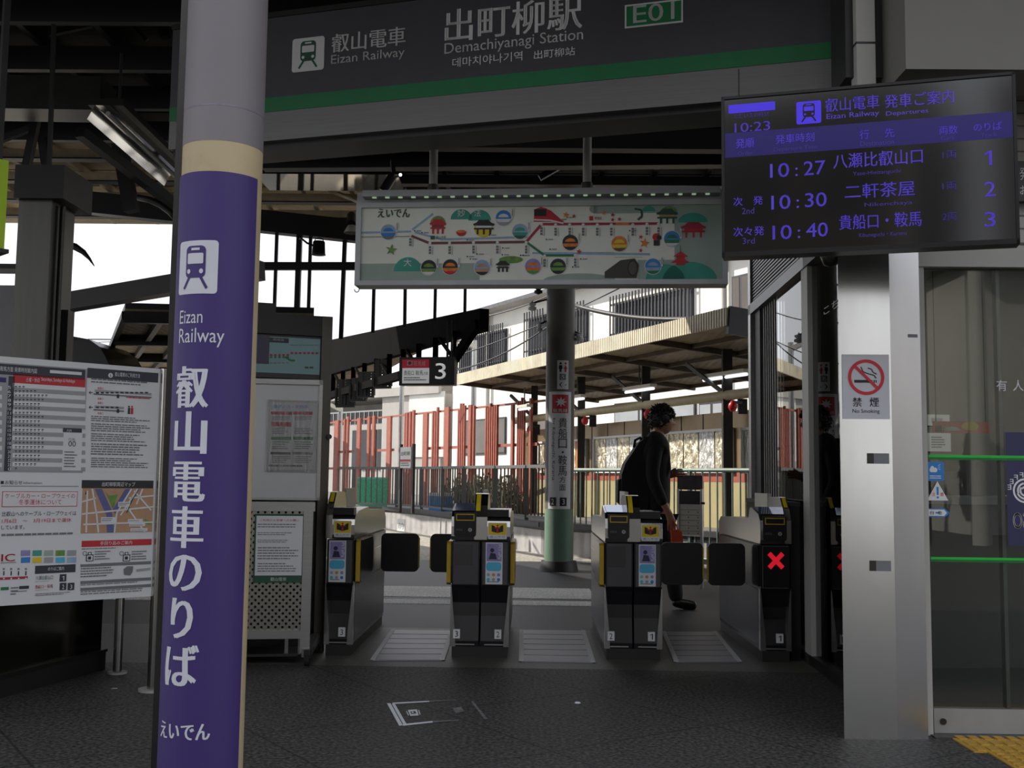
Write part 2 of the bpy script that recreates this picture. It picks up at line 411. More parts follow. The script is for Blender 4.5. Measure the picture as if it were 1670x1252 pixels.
    def ring(s, S_, u, v, r0, r1, w, m, n=32):
        vs = []
        for k in range(n):
            a = 2 * math.pi * k / n
            vs += [S_.at(u + r0 * math.cos(a), v + r0 * math.sin(a), w), S_.at(u + r1 * math.cos(a), v + r1 * math.sin(a), w)]
        return s.add(vs, [(2 * k, 2 * k + 1, (2 * k + 3) % (2 * n), (2 * k + 2) % (2 * n)) for k in range(n)], m)
    def line(s, S_, pts, wd, w, m):
        for (a, b), (c, d) in zip(pts[:-1], pts[1:]):
            l = math.hypot(c - a, d - b) or 1e-6; nx, ny = -(d - b) / l * wd / 2, (c - a) / l * wd / 2
            s.add([S_.at(a + nx, b + ny, w), S_.at(a - nx, b - ny, w), S_.at(c - nx, d - ny, w), S_.at(c + nx, d + ny, w)], [(0, 1, 2, 3)], m)
        return s
    def text(s, S_, t, u0, v0, u1, v1, w, m, bold=0.0, flip=False, rot=False):
        vs, fs = glyphs(t, 0)
        if bold:                                                # heavier stroke: the glyph struck twice, slightly apart
            d = bold * 2.2 * abs(v1 - v0)
            s.text(S_, t, u0 - d / 2, v0, u1 - d / 2, v1, w, m, 0, flip, rot); u0 += d / 2; u1 += d / 2
        if flip: vs = [(1 - x, y) for x, y in vs]
        if rot: vs = [(y, 1 - x) for x, y in vs]
        if S_.seg < 1e8:                                        # slice the glyphs so that they follow the curve
            bm = bmesh.new(); bv = [bm.verts.new((x, y, 0)) for x, y in vs]
            for f in fs:
                try: bm.faces.new([bv[i] for i in f])
                except ValueError: pass
            n = max(1, int(abs(u1 - u0) / .007))
            for k in range(1, n):
                bmesh.ops.bisect_plane(bm, geom=bm.verts[:] + bm.edges[:] + bm.faces[:], plane_co=(k / n, 0, 0), plane_no=(1, 0, 0))
            bm.verts.index_update(); vs = [tuple(v.co[:2]) for v in bm.verts]; fs = [tuple(v.index for v in f.verts) for f in bm.faces]; bm.free()
        return s.add([S_.at(u0 + x * (u1 - u0), v0 + y * (v1 - v0), w) for x, y in vs], fs, m)
    def dashes(s, S_, u0, v0, u1, v1, rows, w, m, fill=.45, ragged=.35):   # unreadable small print
        dv = (v1 - v0) / rows
        for i in range(rows):
            y1 = v1 - dv * i; y0 = y1 - dv * fill; ue = u1 - (u1 - u0) * random.random() * ragged
            u = u0
            while u < ue:
                l = (u1 - u0) * random.uniform(.03, .12); s.rect(S_, u, y0, min(ue, u + l), y1, w, m); u += l + (u1 - u0) * .012
        return s
    def build(s, name, parent=None, kind=None, label=None):
        off = rootloc(parent)
        me = bpy.data.meshes.new(name)
        me.from_pydata([tuple(v - off) for v in s.v], [], s.f)
        for m in s.m: me.materials.append(m)
        me.polygons.foreach_set('material_index', s.mi); me.polygons.foreach_set('use_smooth', s.sm)
        me.update()
        o = bpy.data.objects.new(name, me); COL.objects.link(o)
        if parent is not None: o.parent = parent
        if kind: o['kind'] = kind
        if label: o['label'] = label
        return o
def T(name, label, cat, loc=(0, 0, 0), group=None):
    o = bpy.data.objects.new(name, None); COL.objects.link(o); o.location = loc; o.empty_display_size = .1
    o['label'] = label; o['category'] = cat
    if group: o['group'] = group
    return o
def dup(root, loc, label=None, rz=None):
    def cp(o, par):
        c = o.copy(); COL.objects.link(c); c.parent = par
        for ch in [x for x in kids.get(o.name, [])]: cp(ch, c)
        return c
    kids = {}
    for o in COL.objects:
        if o.parent: kids.setdefault(o.parent.name, []).append(o)
    r = cp(root, None); r.location = loc
    if rz is not None: r.rotation_euler.z = rz
    if label: r['label'] = label
    return r
def train_icon(b, S_, u0, v0, u1, v1, w, light, dark):
    """white rounded square with the front of a train on two rails"""
    X = lambda x: u0 + (u1 - u0) * x
    Y = lambda y: v0 + (v1 - v0) * y
    b.rr(S_, u0, v0, u1, v1, (u1 - u0) * .08, w, light)
    b.rr(S_, X(.26), Y(.30), X(.74), Y(.90), (u1 - u0) * .11, w + .0012, dark)
    b.rr(S_, X(.31), Y(.56), X(.69), Y(.76), (u1 - u0) * .03, w + .0024, light)
    b.rect(S_, X(.40), Y(.815), X(.60), Y(.86), w + .0024, light)
    for x in (.35, .65): b.disc(S_, X(x), Y(.42), (u1 - u0) * .045, w + .0024, light, (v1 - v0) * .045)
    b.line(S_, [(X(.36), Y(.31)), (X(.22), Y(.1))], (u1 - u0) * .06, w + .0012, dark)
    b.line(S_, [(X(.64), Y(.31)), (X(.78), Y(.1))], (u1 - u0) * .06, w + .0012, dark)
# ================================================================== THE SETTING
MB().box((-30, -25, -.3), (30, 6.42, 0), SETT).build('floor', kind='structure')
MB().box((-30, 6.42, -.3), (30, 8.05, 0), STRIP).build('floor', kind='structure')
MB().box((-30, 8.05, -.3), (30, 14.6, 0), CONC).build('floor', kind='structure')
MB().box((-30, 14.6, -.3), (30, 70, 0), stone_mat('pale_track_ballast', (168, 162, 152), None, speck=.3, sc=20, rough=.9)).build('floor', kind='structure')
# light paving bands crossing the concourse, paled further to stand in for sunlight
b = MB()
for py0, py1 in ((985.5, 978), (974, 957)):
    a, c = G(740, py0), G(740, py1); b.box((-4.5, a.y, 0), (.62, c.y, .004), SUNPALE)
b.build('floor_bands', kind='structure')

# far platform: low edge wall with a ribbed face, top at 0.43 m
edge = [G(430, 855), G(540, 857.5), G(627, 861), G(690, 869), G(740, 879), G(815, 890), G(885, 903), G(1010, 914), G(1240, 934)]
edge = [(p.x, p.y) for p in edge]
ptop = .43
b = MB().slab(edge + [(12, edge[-1][1]), (12, 60), (-14, 60), (-14, edge[0][1])], 0, ptop, PLATF)
b.build('platform_slab', kind='structure')
b = MB()
for (x0, y0), (x1, y1) in zip(edge[:-1], edge[1:]):
    b.beam((x0, y0 - .03, ptop / 2 - .04), (x1, y1 - .03, ptop / 2 - .04), .05, ptop - .08, PLATW)
    b.beam((x0, y0 - .04, ptop), (x1, y1 - .04, ptop), .14, .07, CONC)
b.build('platform_edge_wall', kind='structure')
# number plate on the platform face
t = T('platform_number_plate', 'small white number plate on the grey ribbed platform face', 'sign', P(662, 872, 21))
q = Pan(XY(655, 21.3), XY(672, 20.9))
b = MB(); u0, v0, u1, v1 = q.r(656, 882, 668, 846)
b.pbox(q, u0, max(v0, .06), u1, v1, .09, .11, WHITE); b.text(q, '前', u0 + .02, .1, u1 - .02, .22, .112, GREYP)
b.build('plate_face', t)

# main roof over the concourse
RZ = 4.42
b = MB().box((-13, 2.7, RZ + .12), (7, 14.1, RZ + .2), DARK)
b.build('roof', kind='structure')
b = MB()
DKBOARD = mat('dark_ceiling_boards', (46, 42, 38), .9, var=.25, scale=6, stretch=(1, 5, 1))  # darker tone for the front and right boards than at the left eave
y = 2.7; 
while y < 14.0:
    b.box((-13, y, RZ + .10), (-1.5, y + .62, RZ + .12), BOARD if y > 10.2 else DKBOARD); b.box((-1.5, y, RZ + .10), (7, y + .62, RZ + .12), DKBOARD); y += .66
b.build('ceiling_boards', kind='structure')
b = MB()
for k in range(34):
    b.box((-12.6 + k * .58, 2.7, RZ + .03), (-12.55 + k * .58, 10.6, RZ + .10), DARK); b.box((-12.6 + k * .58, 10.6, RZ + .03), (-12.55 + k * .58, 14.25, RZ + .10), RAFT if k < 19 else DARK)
b.build('ceiling_rafters', kind='structure')
b = MB()
for y in (2.8, 3.7, 4.6, 5.5, 6.4, 7.3, 8.2, 9.1, 10.0): b.box((-13, y, RZ - .16), (7, y + .07, RZ + .03), DARK)
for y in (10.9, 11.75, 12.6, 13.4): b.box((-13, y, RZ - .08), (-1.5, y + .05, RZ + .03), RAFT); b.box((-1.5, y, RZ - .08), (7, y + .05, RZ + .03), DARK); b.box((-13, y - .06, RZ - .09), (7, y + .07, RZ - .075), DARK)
b.build('ceiling_purlins', kind='structure')
# deep beams and trusses under the roof
b = MB()
b.beam(P(430, 258, 8.6), P(1420, 250, 8.6), .12, .2, DARKER)
b.beam(P(430, 225, 8.2), P(1330, 232, 8.2), .12, .16, DARK)
b.beam(P(-120, 158, 8.0), P(176, 163, 8.0), .3, .26, DSTEEL)
b.build('ceiling_beam', kind='structure')
b = MB()
for (p, q, w) in (((60, 190, 8.6), (40, 290, 8.6), .06), ((130, 215, 9), (300, 345, 10.5), .09), ((-30, 240, 9), (60, 205, 9), .05),
                  ((80, 55, 7.8), (150, 40, 7.8), .04), ((212, 36, 7.9), (240, 66, 7.9), .03), ((195, 235, 10), (215, 345, 10), .12),
                  ((262, 30, 8), (270, 62, 8), .06), ((70, 225, 9.2), (78, 285, 9.2), .07), ((255, 300, 10), (196, 262, 10), .04)):
    b.beam(P(*p), P(*q), w, w, DARK)
b.beam(P(88, 40, 7), P(80, 286, 7), .025, .025, DARK)
for x0, y0, x1, y1 in ((850, 262, 930, 205), (960, 240, 1060, 190), (1020, 235, 1100, 195), (880, 290, 1010, 215)): b.beam(P(x0, y0, 9.2), P(x1, y1, 9.2), .05, .05, DARK)
pts = [P(x, y, 9.5) for x, y in ((225, 322), (245, 326), (262, 334), (278, 346), (290, 360))]
b.tube(pts, .03, DARK)
b.build('ceiling_bracing', kind='structure')
# cross beam along the back edge of the concourse and the gable grid of glazing bars below it
YG = 12.0
b = MB().beam(P(60, 322, YG), P(585, 378, YG), .16, .24, DARKER)
b.beam(P(585, 378, YG), P(900, 395, YG), .16, .2, DARKER)
b.build('gable_beam', kind='structure')
b = MB()
b.beam(P(405, 434, YG), P(620, 434, YG), .07, .085, DARKER)
for x0, y0, x1, y1, w in ((452, 372, 447, 520, .036), (489, 372, 484, 520, .06), (507, 378, 502, 545, .036), (563, 380, 556, 553, .045), (612, 385, 608, 543, .036), (662, 385, 660, 534, .036), (712, 385, 709, 523, .034), (760, 385, 758, 514, .034)):
    b.beam(P(x0, y0, YG), P(x1, y1, YG), w, w, DARKER)
b.build('window_frame', kind='structure')
b = MB()
a, c = P(558, 390, YG + .03), P(760, 515, YG + .03)
b.add([P(558, 390, YG + .03), P(760, 396, YG + .03), P(759, 512, YG + .03), P(558, 542, YG + .03)], [(0, 1, 2, 3)], POLY)
b.build('window_pane', kind='structure')

# slanting dark beam on the left, seen against the sky
b = MB().beam(P(88, 497, 10.2), P(425, 440, 9.4), .14, .17, DARK)
b.build('eaves_beam', kind='structure')

# left platform canopy: slab, ribbed underside, rafters, lattice girder along its open side
dirp = Vector((-.40, .916, 0)); nrm = Vector((.916, .40, 0))
tip = P(780, 512, 11.0); near = P(204, 500, 11.0)
zt = 2.80
def low(p, z): return Vector((p.x, p.y, z))
A0, A1 = low(tip, zt), low(near, zt); L = 24
A2 = low(P(512, 515, 11.2), zt)
b = MB().slab([A1.to_tuple()[:2], A2.to_tuple()[:2], (A2 + dirp * L).to_tuple()[:2], (A1 + dirp * L).to_tuple()[:2]], zt, zt + .06, DARK)
b.slab([(A0 + nrm * .11 + dirp * .2).to_tuple()[:2], (A0 + dirp * L + nrm * 2.8).to_tuple()[:2], (A0 + dirp * L + nrm * .11).to_tuple()[:2]], zt, zt + .06, DARK)
b.build('platform_canopy_roof', kind='structure')
b = MB().slab([A1.to_tuple()[:2], A2.to_tuple()[:2], (A2 + dirp * L).to_tuple()[:2], (A1 + dirp * L).to_tuple()[:2]], zt - .03, zt - .002, PLYT)
b.slab([(A0 + nrm * .11 + dirp * .2).to_tuple()[:2], (A0 + dirp * L + nrm * 2.8).to_tuple()[:2], (A0 + dirp * L + nrm * .11).to_tuple()[:2]], zt - .03, zt - .002, PLYT)
for k in range(11):
    p = A2 + dirp * (k * 2.1) - Vector((0, 0, .09)); q = A1 + dirp * (k * 2.1) - Vector((0, 0, .09)); b.beam(p, q, .08, .12, DARK)
for k in range(0, 6):
    p = A2.lerp(A1, k / 5) - Vector((0, 0, .07)); b.beam(p, p + dirp * L, .06, .08, DARK)
b.build('platform_canopy_underside', kind='structure')
b = MB()
fp = lambda s, z: low(A0 + dirp * s, z)
b.prism([fp(-.05, 2.60), fp(9, 2.75), fp(9, 3.42), fp(-.05, 2.83)], nrm * .10, SHADEBK)
b.prism([fp(9, 2.75), fp(L, 2.95), fp(L, 3.7), fp(9, 3.42)], nrm * .10, SHADEBK)
c0 = P(740, 578, 11.6); c0 = low(c0, 2.36)
b.beam(low(A0, 2.68), c0, .07, .09, SHADEBK)
b.beam(c0, c0 + dirp * 22, .09, .10, SHADEBK)
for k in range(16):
    p = c0 + dirp * (k * .62); b.beam(low(p, 2.36), low(p, 2.68), .06, .06, SHADEBK, up=(1, 0, 0))
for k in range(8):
    p = c0 + dirp * (k * 1.24); b.beam(low(p, 2.38), low(p + dirp * .5, 2.66), .03, .03, SHADEBK)
b.build('canopy_girder', kind='structure')

# right platform canopy
CANB = mat('rusty_canopy_steel', (88, 76, 60), .7, var=.25, scale=5)
B0 = P(1186, 530, 13.0); zb = B0.z; B0 = low(B0, zb); LB = 9.75
B1 = B0 + dirp * LB
W_, drop = 3.2, -.25
def cv(s, w, dz=0): return B0 + dirp * s + nrm * w + Vector((0, 0, dz + drop * w / W_))
b = MB()
b.add([cv(0, 0, .1), cv(LB, 0, .1), cv(LB, W_, .1), cv(0, W_, .1), cv(0, 0, .16), cv(LB, 0, .16), cv(LB, W_, .16), cv(0, W_, .16)],
      [(0, 1, 2, 3), (7, 6, 5, 4), (0, 4, 5, 1), (1, 5, 6, 2), (2, 6, 7, 3), (3, 7, 4, 0)], ROOFG)
for k in range(18):
    p = cv(.3 + k * .55, .02, .2); b.ball(p, .03, CANB, 8)
b.build('platform_canopy_roof', kind='structure')
b = MB()
b.add([cv(0, 0.02, .085), cv(LB, 0.02, .085), cv(LB, W_, .085), cv(0, W_, .085)], [(0, 1, 2, 3)], PLYT)
b.build('platform_canopy_underside', kind='structure')
b = MB()
for k in range(6): b.beam(cv(.1 + k * 1.9, .05, .04), cv(.1 + k * 1.9, W_, .04), .06, .08, CANB)
for w in (.75, 1.5, 2.3, 3.1): b.beam(cv(0, w, .055), cv(LB, w, .055), .05, .06, CANB)
b.build('platform_canopy_rafters', kind='structure')
b = MB()
b.beam(cv(-.02, -.01, .10), cv(LB, -.01, .10), .04, .22, FASC)
b.build('platform_canopy_fascia', kind='structure')
b = MB().beam(cv(-.02, 0, .06), cv(-.02, W_, .06), .05, .34, DARK)
b.build('platform_canopy_end', kind='structure')
# beam pipe and posts of that canopy
WA = Vector((XY(866, 22.0).x, XY(866, 22.0).y, 0)); WB = XY(1262, 14.4)
wall = Pan(WA, WB)
ua, va = wall.uv(880, 686); ub, vb = wall.uv(1236, 640)
zp = (va + vb) / 2
b = MB().cyl(wall.at(-.3, zp, .25), wall.at(wall.L + .2, zp, .25), .07, PIPE)
b.build('canopy_beam_pipe', kind='structure')
b = MB()
for px in (888, 966, 1073, 1208):
    u = wall.uv(px, 700)[0]; b.beam(wall.at(u, ptop, .22), wall.at(u, zb - .05, .22), .13, .13, DSTEEL)
    b.beam(wall.at(u, zp, .22), wall.at(u - .7, zp + .5, .45), .05, .05, DSTEEL)
b.build('platform_canopy_post', kind='structure')
# panelled wall at the back of the far platform
b = MB()
zs = [wall.uv(px, py)[1] for px, py in ((1222, 668), (1197, 770), (1197, 786))]
b.pbox(wall, -.6, ptop, wall.L + .6, zs[2], -.08, 0, YELLW)
b.pbox(wall, -.6, zs[2], wall.L + .6, zs[1], -.08, 0.004, REDW)
b.pbox(wall, -.6, zs[1], wall.L + .6, zs[0], -.08, 0, BRONZ)
for k in range(14):
    u = .3 + k * .62; b.pbox(wall, u, ptop, u + .012, zs[0], -.02, .008, DSTEEL)
b.build('platform_back_wall', kind='structure')

# ------------------------------------------------------------------ buildings beyond the platforms
PANEG = mat('grey_pane', (150, 154, 156), .3, var=.1, scale=2)
fac = Pan(XY(736, 41.2), XY(1330, 24.5))
b = MB()
zr0 = fac.uv(935, 468)[1]
ur = fac.L + 3
b.pbox(fac, 0, 0, ur, zr0, -8, 0, WALLW)
t = T('white_building', 'white rendered building with a dark tiled eave and barred upper windows', 'building', fac.at(3, 0, 0))
b.build('building_walls', t)
b = MB()
b.add([fac.at(-.4, zr0, .6), fac.at(ur, zr0, .6), fac.at(ur, zr0 + 1.6, -4), fac.at(-.4, zr0 + 1.6, -4)], [(0, 1, 2, 3)], ROOFG)
b.add([fac.at(-.4, zr0 - .12, .6), fac.at(ur, zr0 - .12, .6), fac.at(ur, zr0, .6), fac.at(-.4, zr0, .6)], [(0, 1, 2, 3)], ROOFG)
b.add([fac.at(-.4, zr0 - .12, .6), fac.at(ur, zr0 - .12, .6), fac.at(ur, zr0 - .12, 0), fac.at(-.4, zr0 - .12, 0)], [(0, 1, 2, 3)], WALLG)
b.build('building_roof', t)
for (x0, y0, x1, y1, bars, gm) in ((751, 545, 827, 603, 1, WINDK), (863, 516, 893, 580, 1, WINDK), (935, 503, 960, 560, 1, WINDK), (1004, 480, 1132, 545, 1, WINDK), (1196, 448, 1226, 545, 0, WINBR),
                         (754, 683, 826, 741, 0, WINBR), (1004, 652, 1136, 700, 0, PANEG), (1142, 655, 1186, 700, 0, PANEG), (862, 676, 893, 738, 0, WINBR)):
    u0, v0, u1, v1 = fac.r(x0, y0, x1, y1)
    w = MB(); w.pbox(fac, u0, v0, u1, v1, .0, .05, BARK)
    wo = w.build('window_frame', t)
    w = MB()
    n = 3 if u1 - u0 > 2 else 2
    for k in range(n):
        a, c = u0 + (u1 - u0) * k / n + .05, u0 + (u1 - u0) * (k + 1) / n - .05
        w.pbox(fac, a, v0 + .06, c, v1 - .06, .045, .06, gm)
    w.build('pane', wo)
    if bars:
        w = MB(); nb = int((u1 - u0) / .16)
        for k in range(nb + 1):
            u = u0 + (u1 - u0) * k / nb; w.pbox(fac, u - .02, v0 - .1, u + .02, v1 + .18, .18, .21, BARK)
        for v in (v0 + .15, v1 - .1): w.pbox(fac, u0, v, u1, v + .05, .16, .19, BARK)
        w.build('window_bars', wo)
for px in (802, 1187): u = fac.uv(px, 500)[0]; MB().cyl(fac.at(u, 2, .12), fac.at(u, zr0 - .2, .12), .07, WALLG).build('downpipe', t)
# grey concrete block left of it, with a recessed balcony
blk = Pan(XY(500, 48), XY(737, 41.0))
t = T('concrete_building', 'pale grey concrete block with a railed terrace and brown windows', 'building', blk.at(2, 0, 0))
u622, vtop = blk.uv(624, 640); vrail0, vrail1 = blk.uv(585, 690)[1], blk.uv(585, 668)[1]
b = MB()
b.pbox(blk, u622, 0, blk.L - .7, vtop + .15, -6, 0, WALLG)
b.pbox(blk, -6, 0, u622, vrail0, -6, -.5, WALLG)
b.pbox(blk, -6, vrail0, u622, vtop - .2, -6, -2.5, WALLG)
b.pbox(blk, -6, vtop - .2, blk.L - .7, vtop + .15, -6, .15, WALLG)
b.build('building_walls', t)
b = MB()
u0, v0, u1, v1 = blk.r(668, 640, 725, 745); b.pbox(blk, u0, v0, u1, v1, 0, .05, WALLW)
b.build('wall_panel', t)
b = MB()
for k in range(30):
    u = -4 + k * (u622 + 4) / 29; b.pbox(blk, u, vrail0, u + .05, vrail1, -.55, -.5, ALU)
b.pbox(blk, -4, vrail1 - .06, u622, vrail1, -.56, -.48, ALU)
b.build('terrace_rail', t)
for x0, x1 in ((560, 580), (592, 616)):
    u0, v0, u1, v1 = blk.r(x0, 690, x1, 645); b = MB().pbox(blk, u0, vrail0 + .1, u1, vtop - .5, -2.5, -2.44, WINBR); b.build('window', t)
u0, v0, u1, v1 = blk.r(560, 765, 615, 700); b = MB()
for k in range(4): b.pbox(blk, u0 + k * (u1 - u0) / 4, v0, u0 + (k + .8) * (u1 - u0) / 4, v1, -.5, -.44, WINDK)
b.build('window', t)
# ================================================================== FENCES, SCREENS, THINGS ON THE FAR PLATFORM
def lerp2(pl, s):
    for a, c in zip(pl[:-1], pl[1:]):
        l = math.hypot(c[0] - a[0], c[1] - a[1])
        if s <= l: return Vector((a[0] + (c[0] - a[0]) * s / l, a[1] + (c[1] - a[1]) * s / l, 0))
        s -= l
    return Vector((pl[-1][0], pl[-1][1], 0))
fl = [(x + .1, y + .25) for x, y in edge[1:7]]
Lf = sum(math.hypot(c[0] - a[0], c[1] - a[1]) for a, c in zip(fl[:-1], fl[1:]))
ztop = 1.1 + 17 / 1764 * 20
t = T('platform_fence', 'long grey picket fence along the curved edge of the far platform', 'fence', (fl[3][0], fl[3][1], ptop))
b = MB(); n = int(Lf / .15)
for k in range(n + 1):
    p = lerp2(fl, Lf * k / n); b.box((p.x - .013, p.y - .013, ptop + .06), (p.x + .013, p.y + .013, ztop), FENCE)
b.build('pickets', t)
b = MB()
for k in range(40):
    p, q = lerp2(fl, Lf * k / 40), lerp2(fl, Lf * (k + 1) / 40)
    b.beam(low(p, ztop), low(q, ztop), .05, .05, FENCE)
b.build('rail', t)
b = MB()
for k in range(40):
    p, q = lerp2(fl, Lf * k / 40), lerp2(fl, Lf * (k + 1) / 40); b.beam(low(p, ptop + .08), low(q, ptop + .08), .04, .04, FENCE)
b.build('rail', t)
for k in range(7):
    p = lerp2(fl, Lf * (k + .3) / 7); MB().box((p.x - .03, p.y - .03, ptop), (p.x + .03, p.y + .03, ztop + .02), FENCE).build('post', t)
# near railing on the right
r0, r1 = G(928, 905), G(1248, 937)
t = T('platform_railing', 'grey green tubular railing behind the walking man', 'railing', ((r0.x + r1.x) / 2, (r0.y + r1.y) / 2, 0))
rl = Pan(r0, r1); zt_ = 1.1 + 17 / 1764 * 14
MB().cyl(rl.at(0, zt_), rl.at(rl.L, zt_), .028, FENCEG, 10).build('rail', t); MB().cyl(rl.at(0, .12), rl.at(rl.L, .12), .02, FENCEG, 8).build('rail', t)
b = MB(); n = int(rl.L / .125)
for k in range(n + 1):
    u = rl.L * k / n; b.cyl(rl.at(u, .1), rl.at(u, zt_), .011, FENCEG, 6)
b.build('pickets', t)
for k in range(4):
    u = rl.L * k / 3; MB().cyl(rl.at(u, 0), rl.at(u, zt_), .026, FENCEG, 10).build('post', t)
# terracotta slat screens standing behind the fence
sl = Pan(XY(470, 33), XY(885, 20.6))
GRP = 'terracotta slat screens behind the platform fence'
groups = [(547, 553, 1), (562, 570, 2), (584, 590, 1), (601, 613, 2), (633, 640, 1), (664, 677, 3), (692, 700, 1), (707, 716, 3), (727, 735, 1), (749, 760, 4), (766, 771, 1), (794, 813, 6), (836, 840, 1), (846, 857, 4), (866, 869, 1)]
LBL = ['narrow terracotta post at the far end of the slat row', 'pair of sunlit terracotta slats near the far end', 'single sunlit terracotta slat board left of the pale concrete block',
       'two sunlit terracotta slats in front of the terrace windows', 'broad sunlit terracotta board before the concrete block corner', 'triple terracotta slats directly above the white station name board',
       'thick terracotta post right of the name board', 'cluster of three thin terracotta slats under the platform sign', 'thick terracotta post right of the thin cluster',
       'four thin terracotta slats before the left edge of the brown window', 'single terracotta post in the middle of the brown window', 'wide block of six terracotta slats before the brown window',
       'short terracotta post right of the brown window', 'four terracotta slats under the corner of the right canopy', 'terracotta post beside the central column']
ztl = sl.uv(765, 664)[1]; zlow = ptop
for (x0, x1, n), lb in zip(groups, LBL):
    u0, u1 = sl.uv(x0, 720)[0], sl.uv(x1, 720)[0]
    t = T('slat_screen', lb, 'screen', sl.at((u0 + u1) / 2, zlow), GRP)
    wd = (u1 - u0) / max(1, (2 * n - 1) if n > 1 else 1)
    for k in range(n):
        a = u0 + 2 * k * wd; MB().pbox(sl, a, zlow, a + wd * (1.0 if n > 2 else .9), ztl + random.uniform(-.05, .1), 0, .05, TERRA).build('slat', t)
b = MB()
b.pbox(sl, 0, ztl - .04, sl.L, ztl, -.05, -.01, TERRA)
v = sl.uv(700, 765)[1]; b.pbox(sl, 0, v, sl.L, v + .06, -.06, -.01, TERRA)
v = sl.uv(700, 733)[1]
for x0, x1 in ((545, 575), (605, 640), (690, 735), (735, 770), (810, 845), (858, 875)):
    b.pbox(sl, sl.uv(x0, 733)[0], v, sl.uv(x1, 733)[0], v + .06, -.05, -.01, TERRA)
t = T('screen_rail', 'thin terracotta rails tying the slat screens together', 'rail', sl.at(sl.L / 2, zlow))
b.build('rail', t)
b = MB()
for px in (553, 662, 774):
    u = sl.uv(px, 700)[0]; b.pbox(sl, u, zlow, u + .05, ztl + .02, .0, .05, TERRA)
b.build('post', t)
# slender galvanised lamp poles
for (px, y0, d, y1, lb) in ((657, 560, 27, 700, 'galvanised pole rising left of the brown windows'), (774, 555, 24, 770, 'galvanised lamp pole rising before the white building'), (556, 660, 30, 780, 'pale pole at the far left of the slat screens')):
    p = P(px, y0, d); q = Vector((p.x, p.y, ptop)); t = T('lamp_pole', lb, 'pole', q)
    MB().cyl(q, p, .06, ALU, 10).build('shaft', t)
    b = MB().beam(p - Vector((0, 0, .15)), p + Vector((-.55, -.2, .12)), .14, .1, ENAM); b.build('lamp_head', t)
# green net and low clutter behind the fence
g = Pan(XY(583, 25.5), XY(630, 24.6))
t = T('green_net_panel', 'bright green mesh panel behind the fence on the far platform', 'panel', g.at(g.L / 2, ptop))
MB().pbox(g, 0, ptop, g.L, ptop + .62, -.03, 0, mat('green_mesh', (54, 150, 110), .7, var=.3, scale=30)).build('mesh_sheet', t)
MB().pbox(g, 0, ptop + .62, g.L, ptop + .66, -.03, .01, TEAL).build('top_rail', t)
g = Pan(XY(700, 22), XY(720, 21.7))
t = T('blue_crate', 'small blue crate standing behind the platform fence', 'crate', g.at(g.L / 2, ptop))
MB().pbox(g, 0, ptop, g.L, ptop + .3, -.3, 0, BLUEP).build('crate_body', t); MB().pbox(g, -.02, ptop + .3, g.L + .02, ptop + .36, -.32, .02, WHITE).build('crate_rim', t)
# shrubs behind the fence
t = T('dry_shrubs', 'dry grey brown undergrowth behind the right half of the fence', 'shrubs', sl.at(sl.L - 3, ptop, .4)); t['kind'] = 'stuff'
b = MB(); gm = mat('dry_twigs', (120, 108, 88), .9, var=.4); lm = mat('olive_leaf', (96, 100, 66), .8, var=.3)
for k in range(420):
    u = sl.uv(random.uniform(770, 872), 790)[0]; h = random.uniform(.3, .75); p = sl.at(u, ptop, random.uniform(.2, .7))
    q = p + Vector((random.uniform(-.15, .15), random.uniform(-.1, .1), h)); b.beam(p, q, .012, .012, gm)
    for j in range(2):
        r = p.lerp(q, random.uniform(.4, 1)); d = Vector((random.uniform(-.06, .06), random.uniform(-.06, .06), random.uniform(-.03, .06))); e = Vector((.03, .0, .03))
        b.add([r, r + d, r + d + e, r + e], [(0, 1, 2, 3)], lm)
b.build('twigs', t, kind='stuff')
# station name board on two legs
nb = Pan(XY(653, 20.6), XY(673.5, 20.2))
t = T('station_name_board', 'small white station name board on two dark legs beyond the fence', 'sign', nb.at(nb.L / 2, ptop))
for u in (0, nb.L): MB().pbox(nb, u - .025, ptop, u + .025, nb.uv(662, 724)[1], -.03, .02, DARK).build('leg', t)
b = MB(); u0, v0, u1, v1 = nb.r(655, 763, 672, 729)
b.pbox(nb, u0, v0, u1, v1, 0, .03, WHITE); b.text(nb, '出町柳', u0 + .03, v1 - .16, u1 - .03, v1 - .08, .034, BLACK)
b.rect(nb, u0, v0 + .12, u1, v0 + .16, .034, REDP); b.dashes(nb, u0 + .03, v0 + .02, u1 - .03, v0 + .1, 2, .034, GREYP)
b.build('board_face', t)
# poster frames on the platform wall
def posters(x0, x1, y0, y1, cols, lb):
    u0, v0, u1, v1 = wall.r(x0, y1, x1, y0)
    t = T('poster_case', lb, 'poster case', wall.at((u0 + u1) / 2, v0, 0), 'poster cases on the platform wall')
    b = MB(); e = .035
    for a in ((u0, v0, u1, v0 + e), (u0, v1 - e, u1, v1), (u0, v0, u0 + e, v1), (u1 - e, v0, u1, v1)): b.pbox(wall, *a, .005, .06, WHITE)
    b.build('case_frame', t)
    n = len(cols)
    for k, m in enumerate(cols):
        a, c = u0 + e + (u1 - u0 - 2 * e) * k / n, u0 + e + (u1 - u0 - 2 * e) * (k + 1) / n
        MB().pbox(wall, a + .015, v0 + e, c - .015, v1 - e, .01, .03, m).build('poster', t)
posters(881, 959, 718, 771, [FOIL, FOILW, mat('orange_poster', (206, 130, 60), .25, .2, var=.35, scale=7, bump=.8), FOIL, ORANGE], 'poster case with an orange sheet beside the central column')
posters(971, 1198, 706, 771, [FOIL, FOILW, FOIL, FOILW, FOILW, FOIL, FOIL, FOIL, FOILW, FOIL], 'long lit case of crinkled posters behind the walking man')
posters(1214, 1262, 696, 772, [FOILW, FOIL], 'poster case behind the glass partition edge')
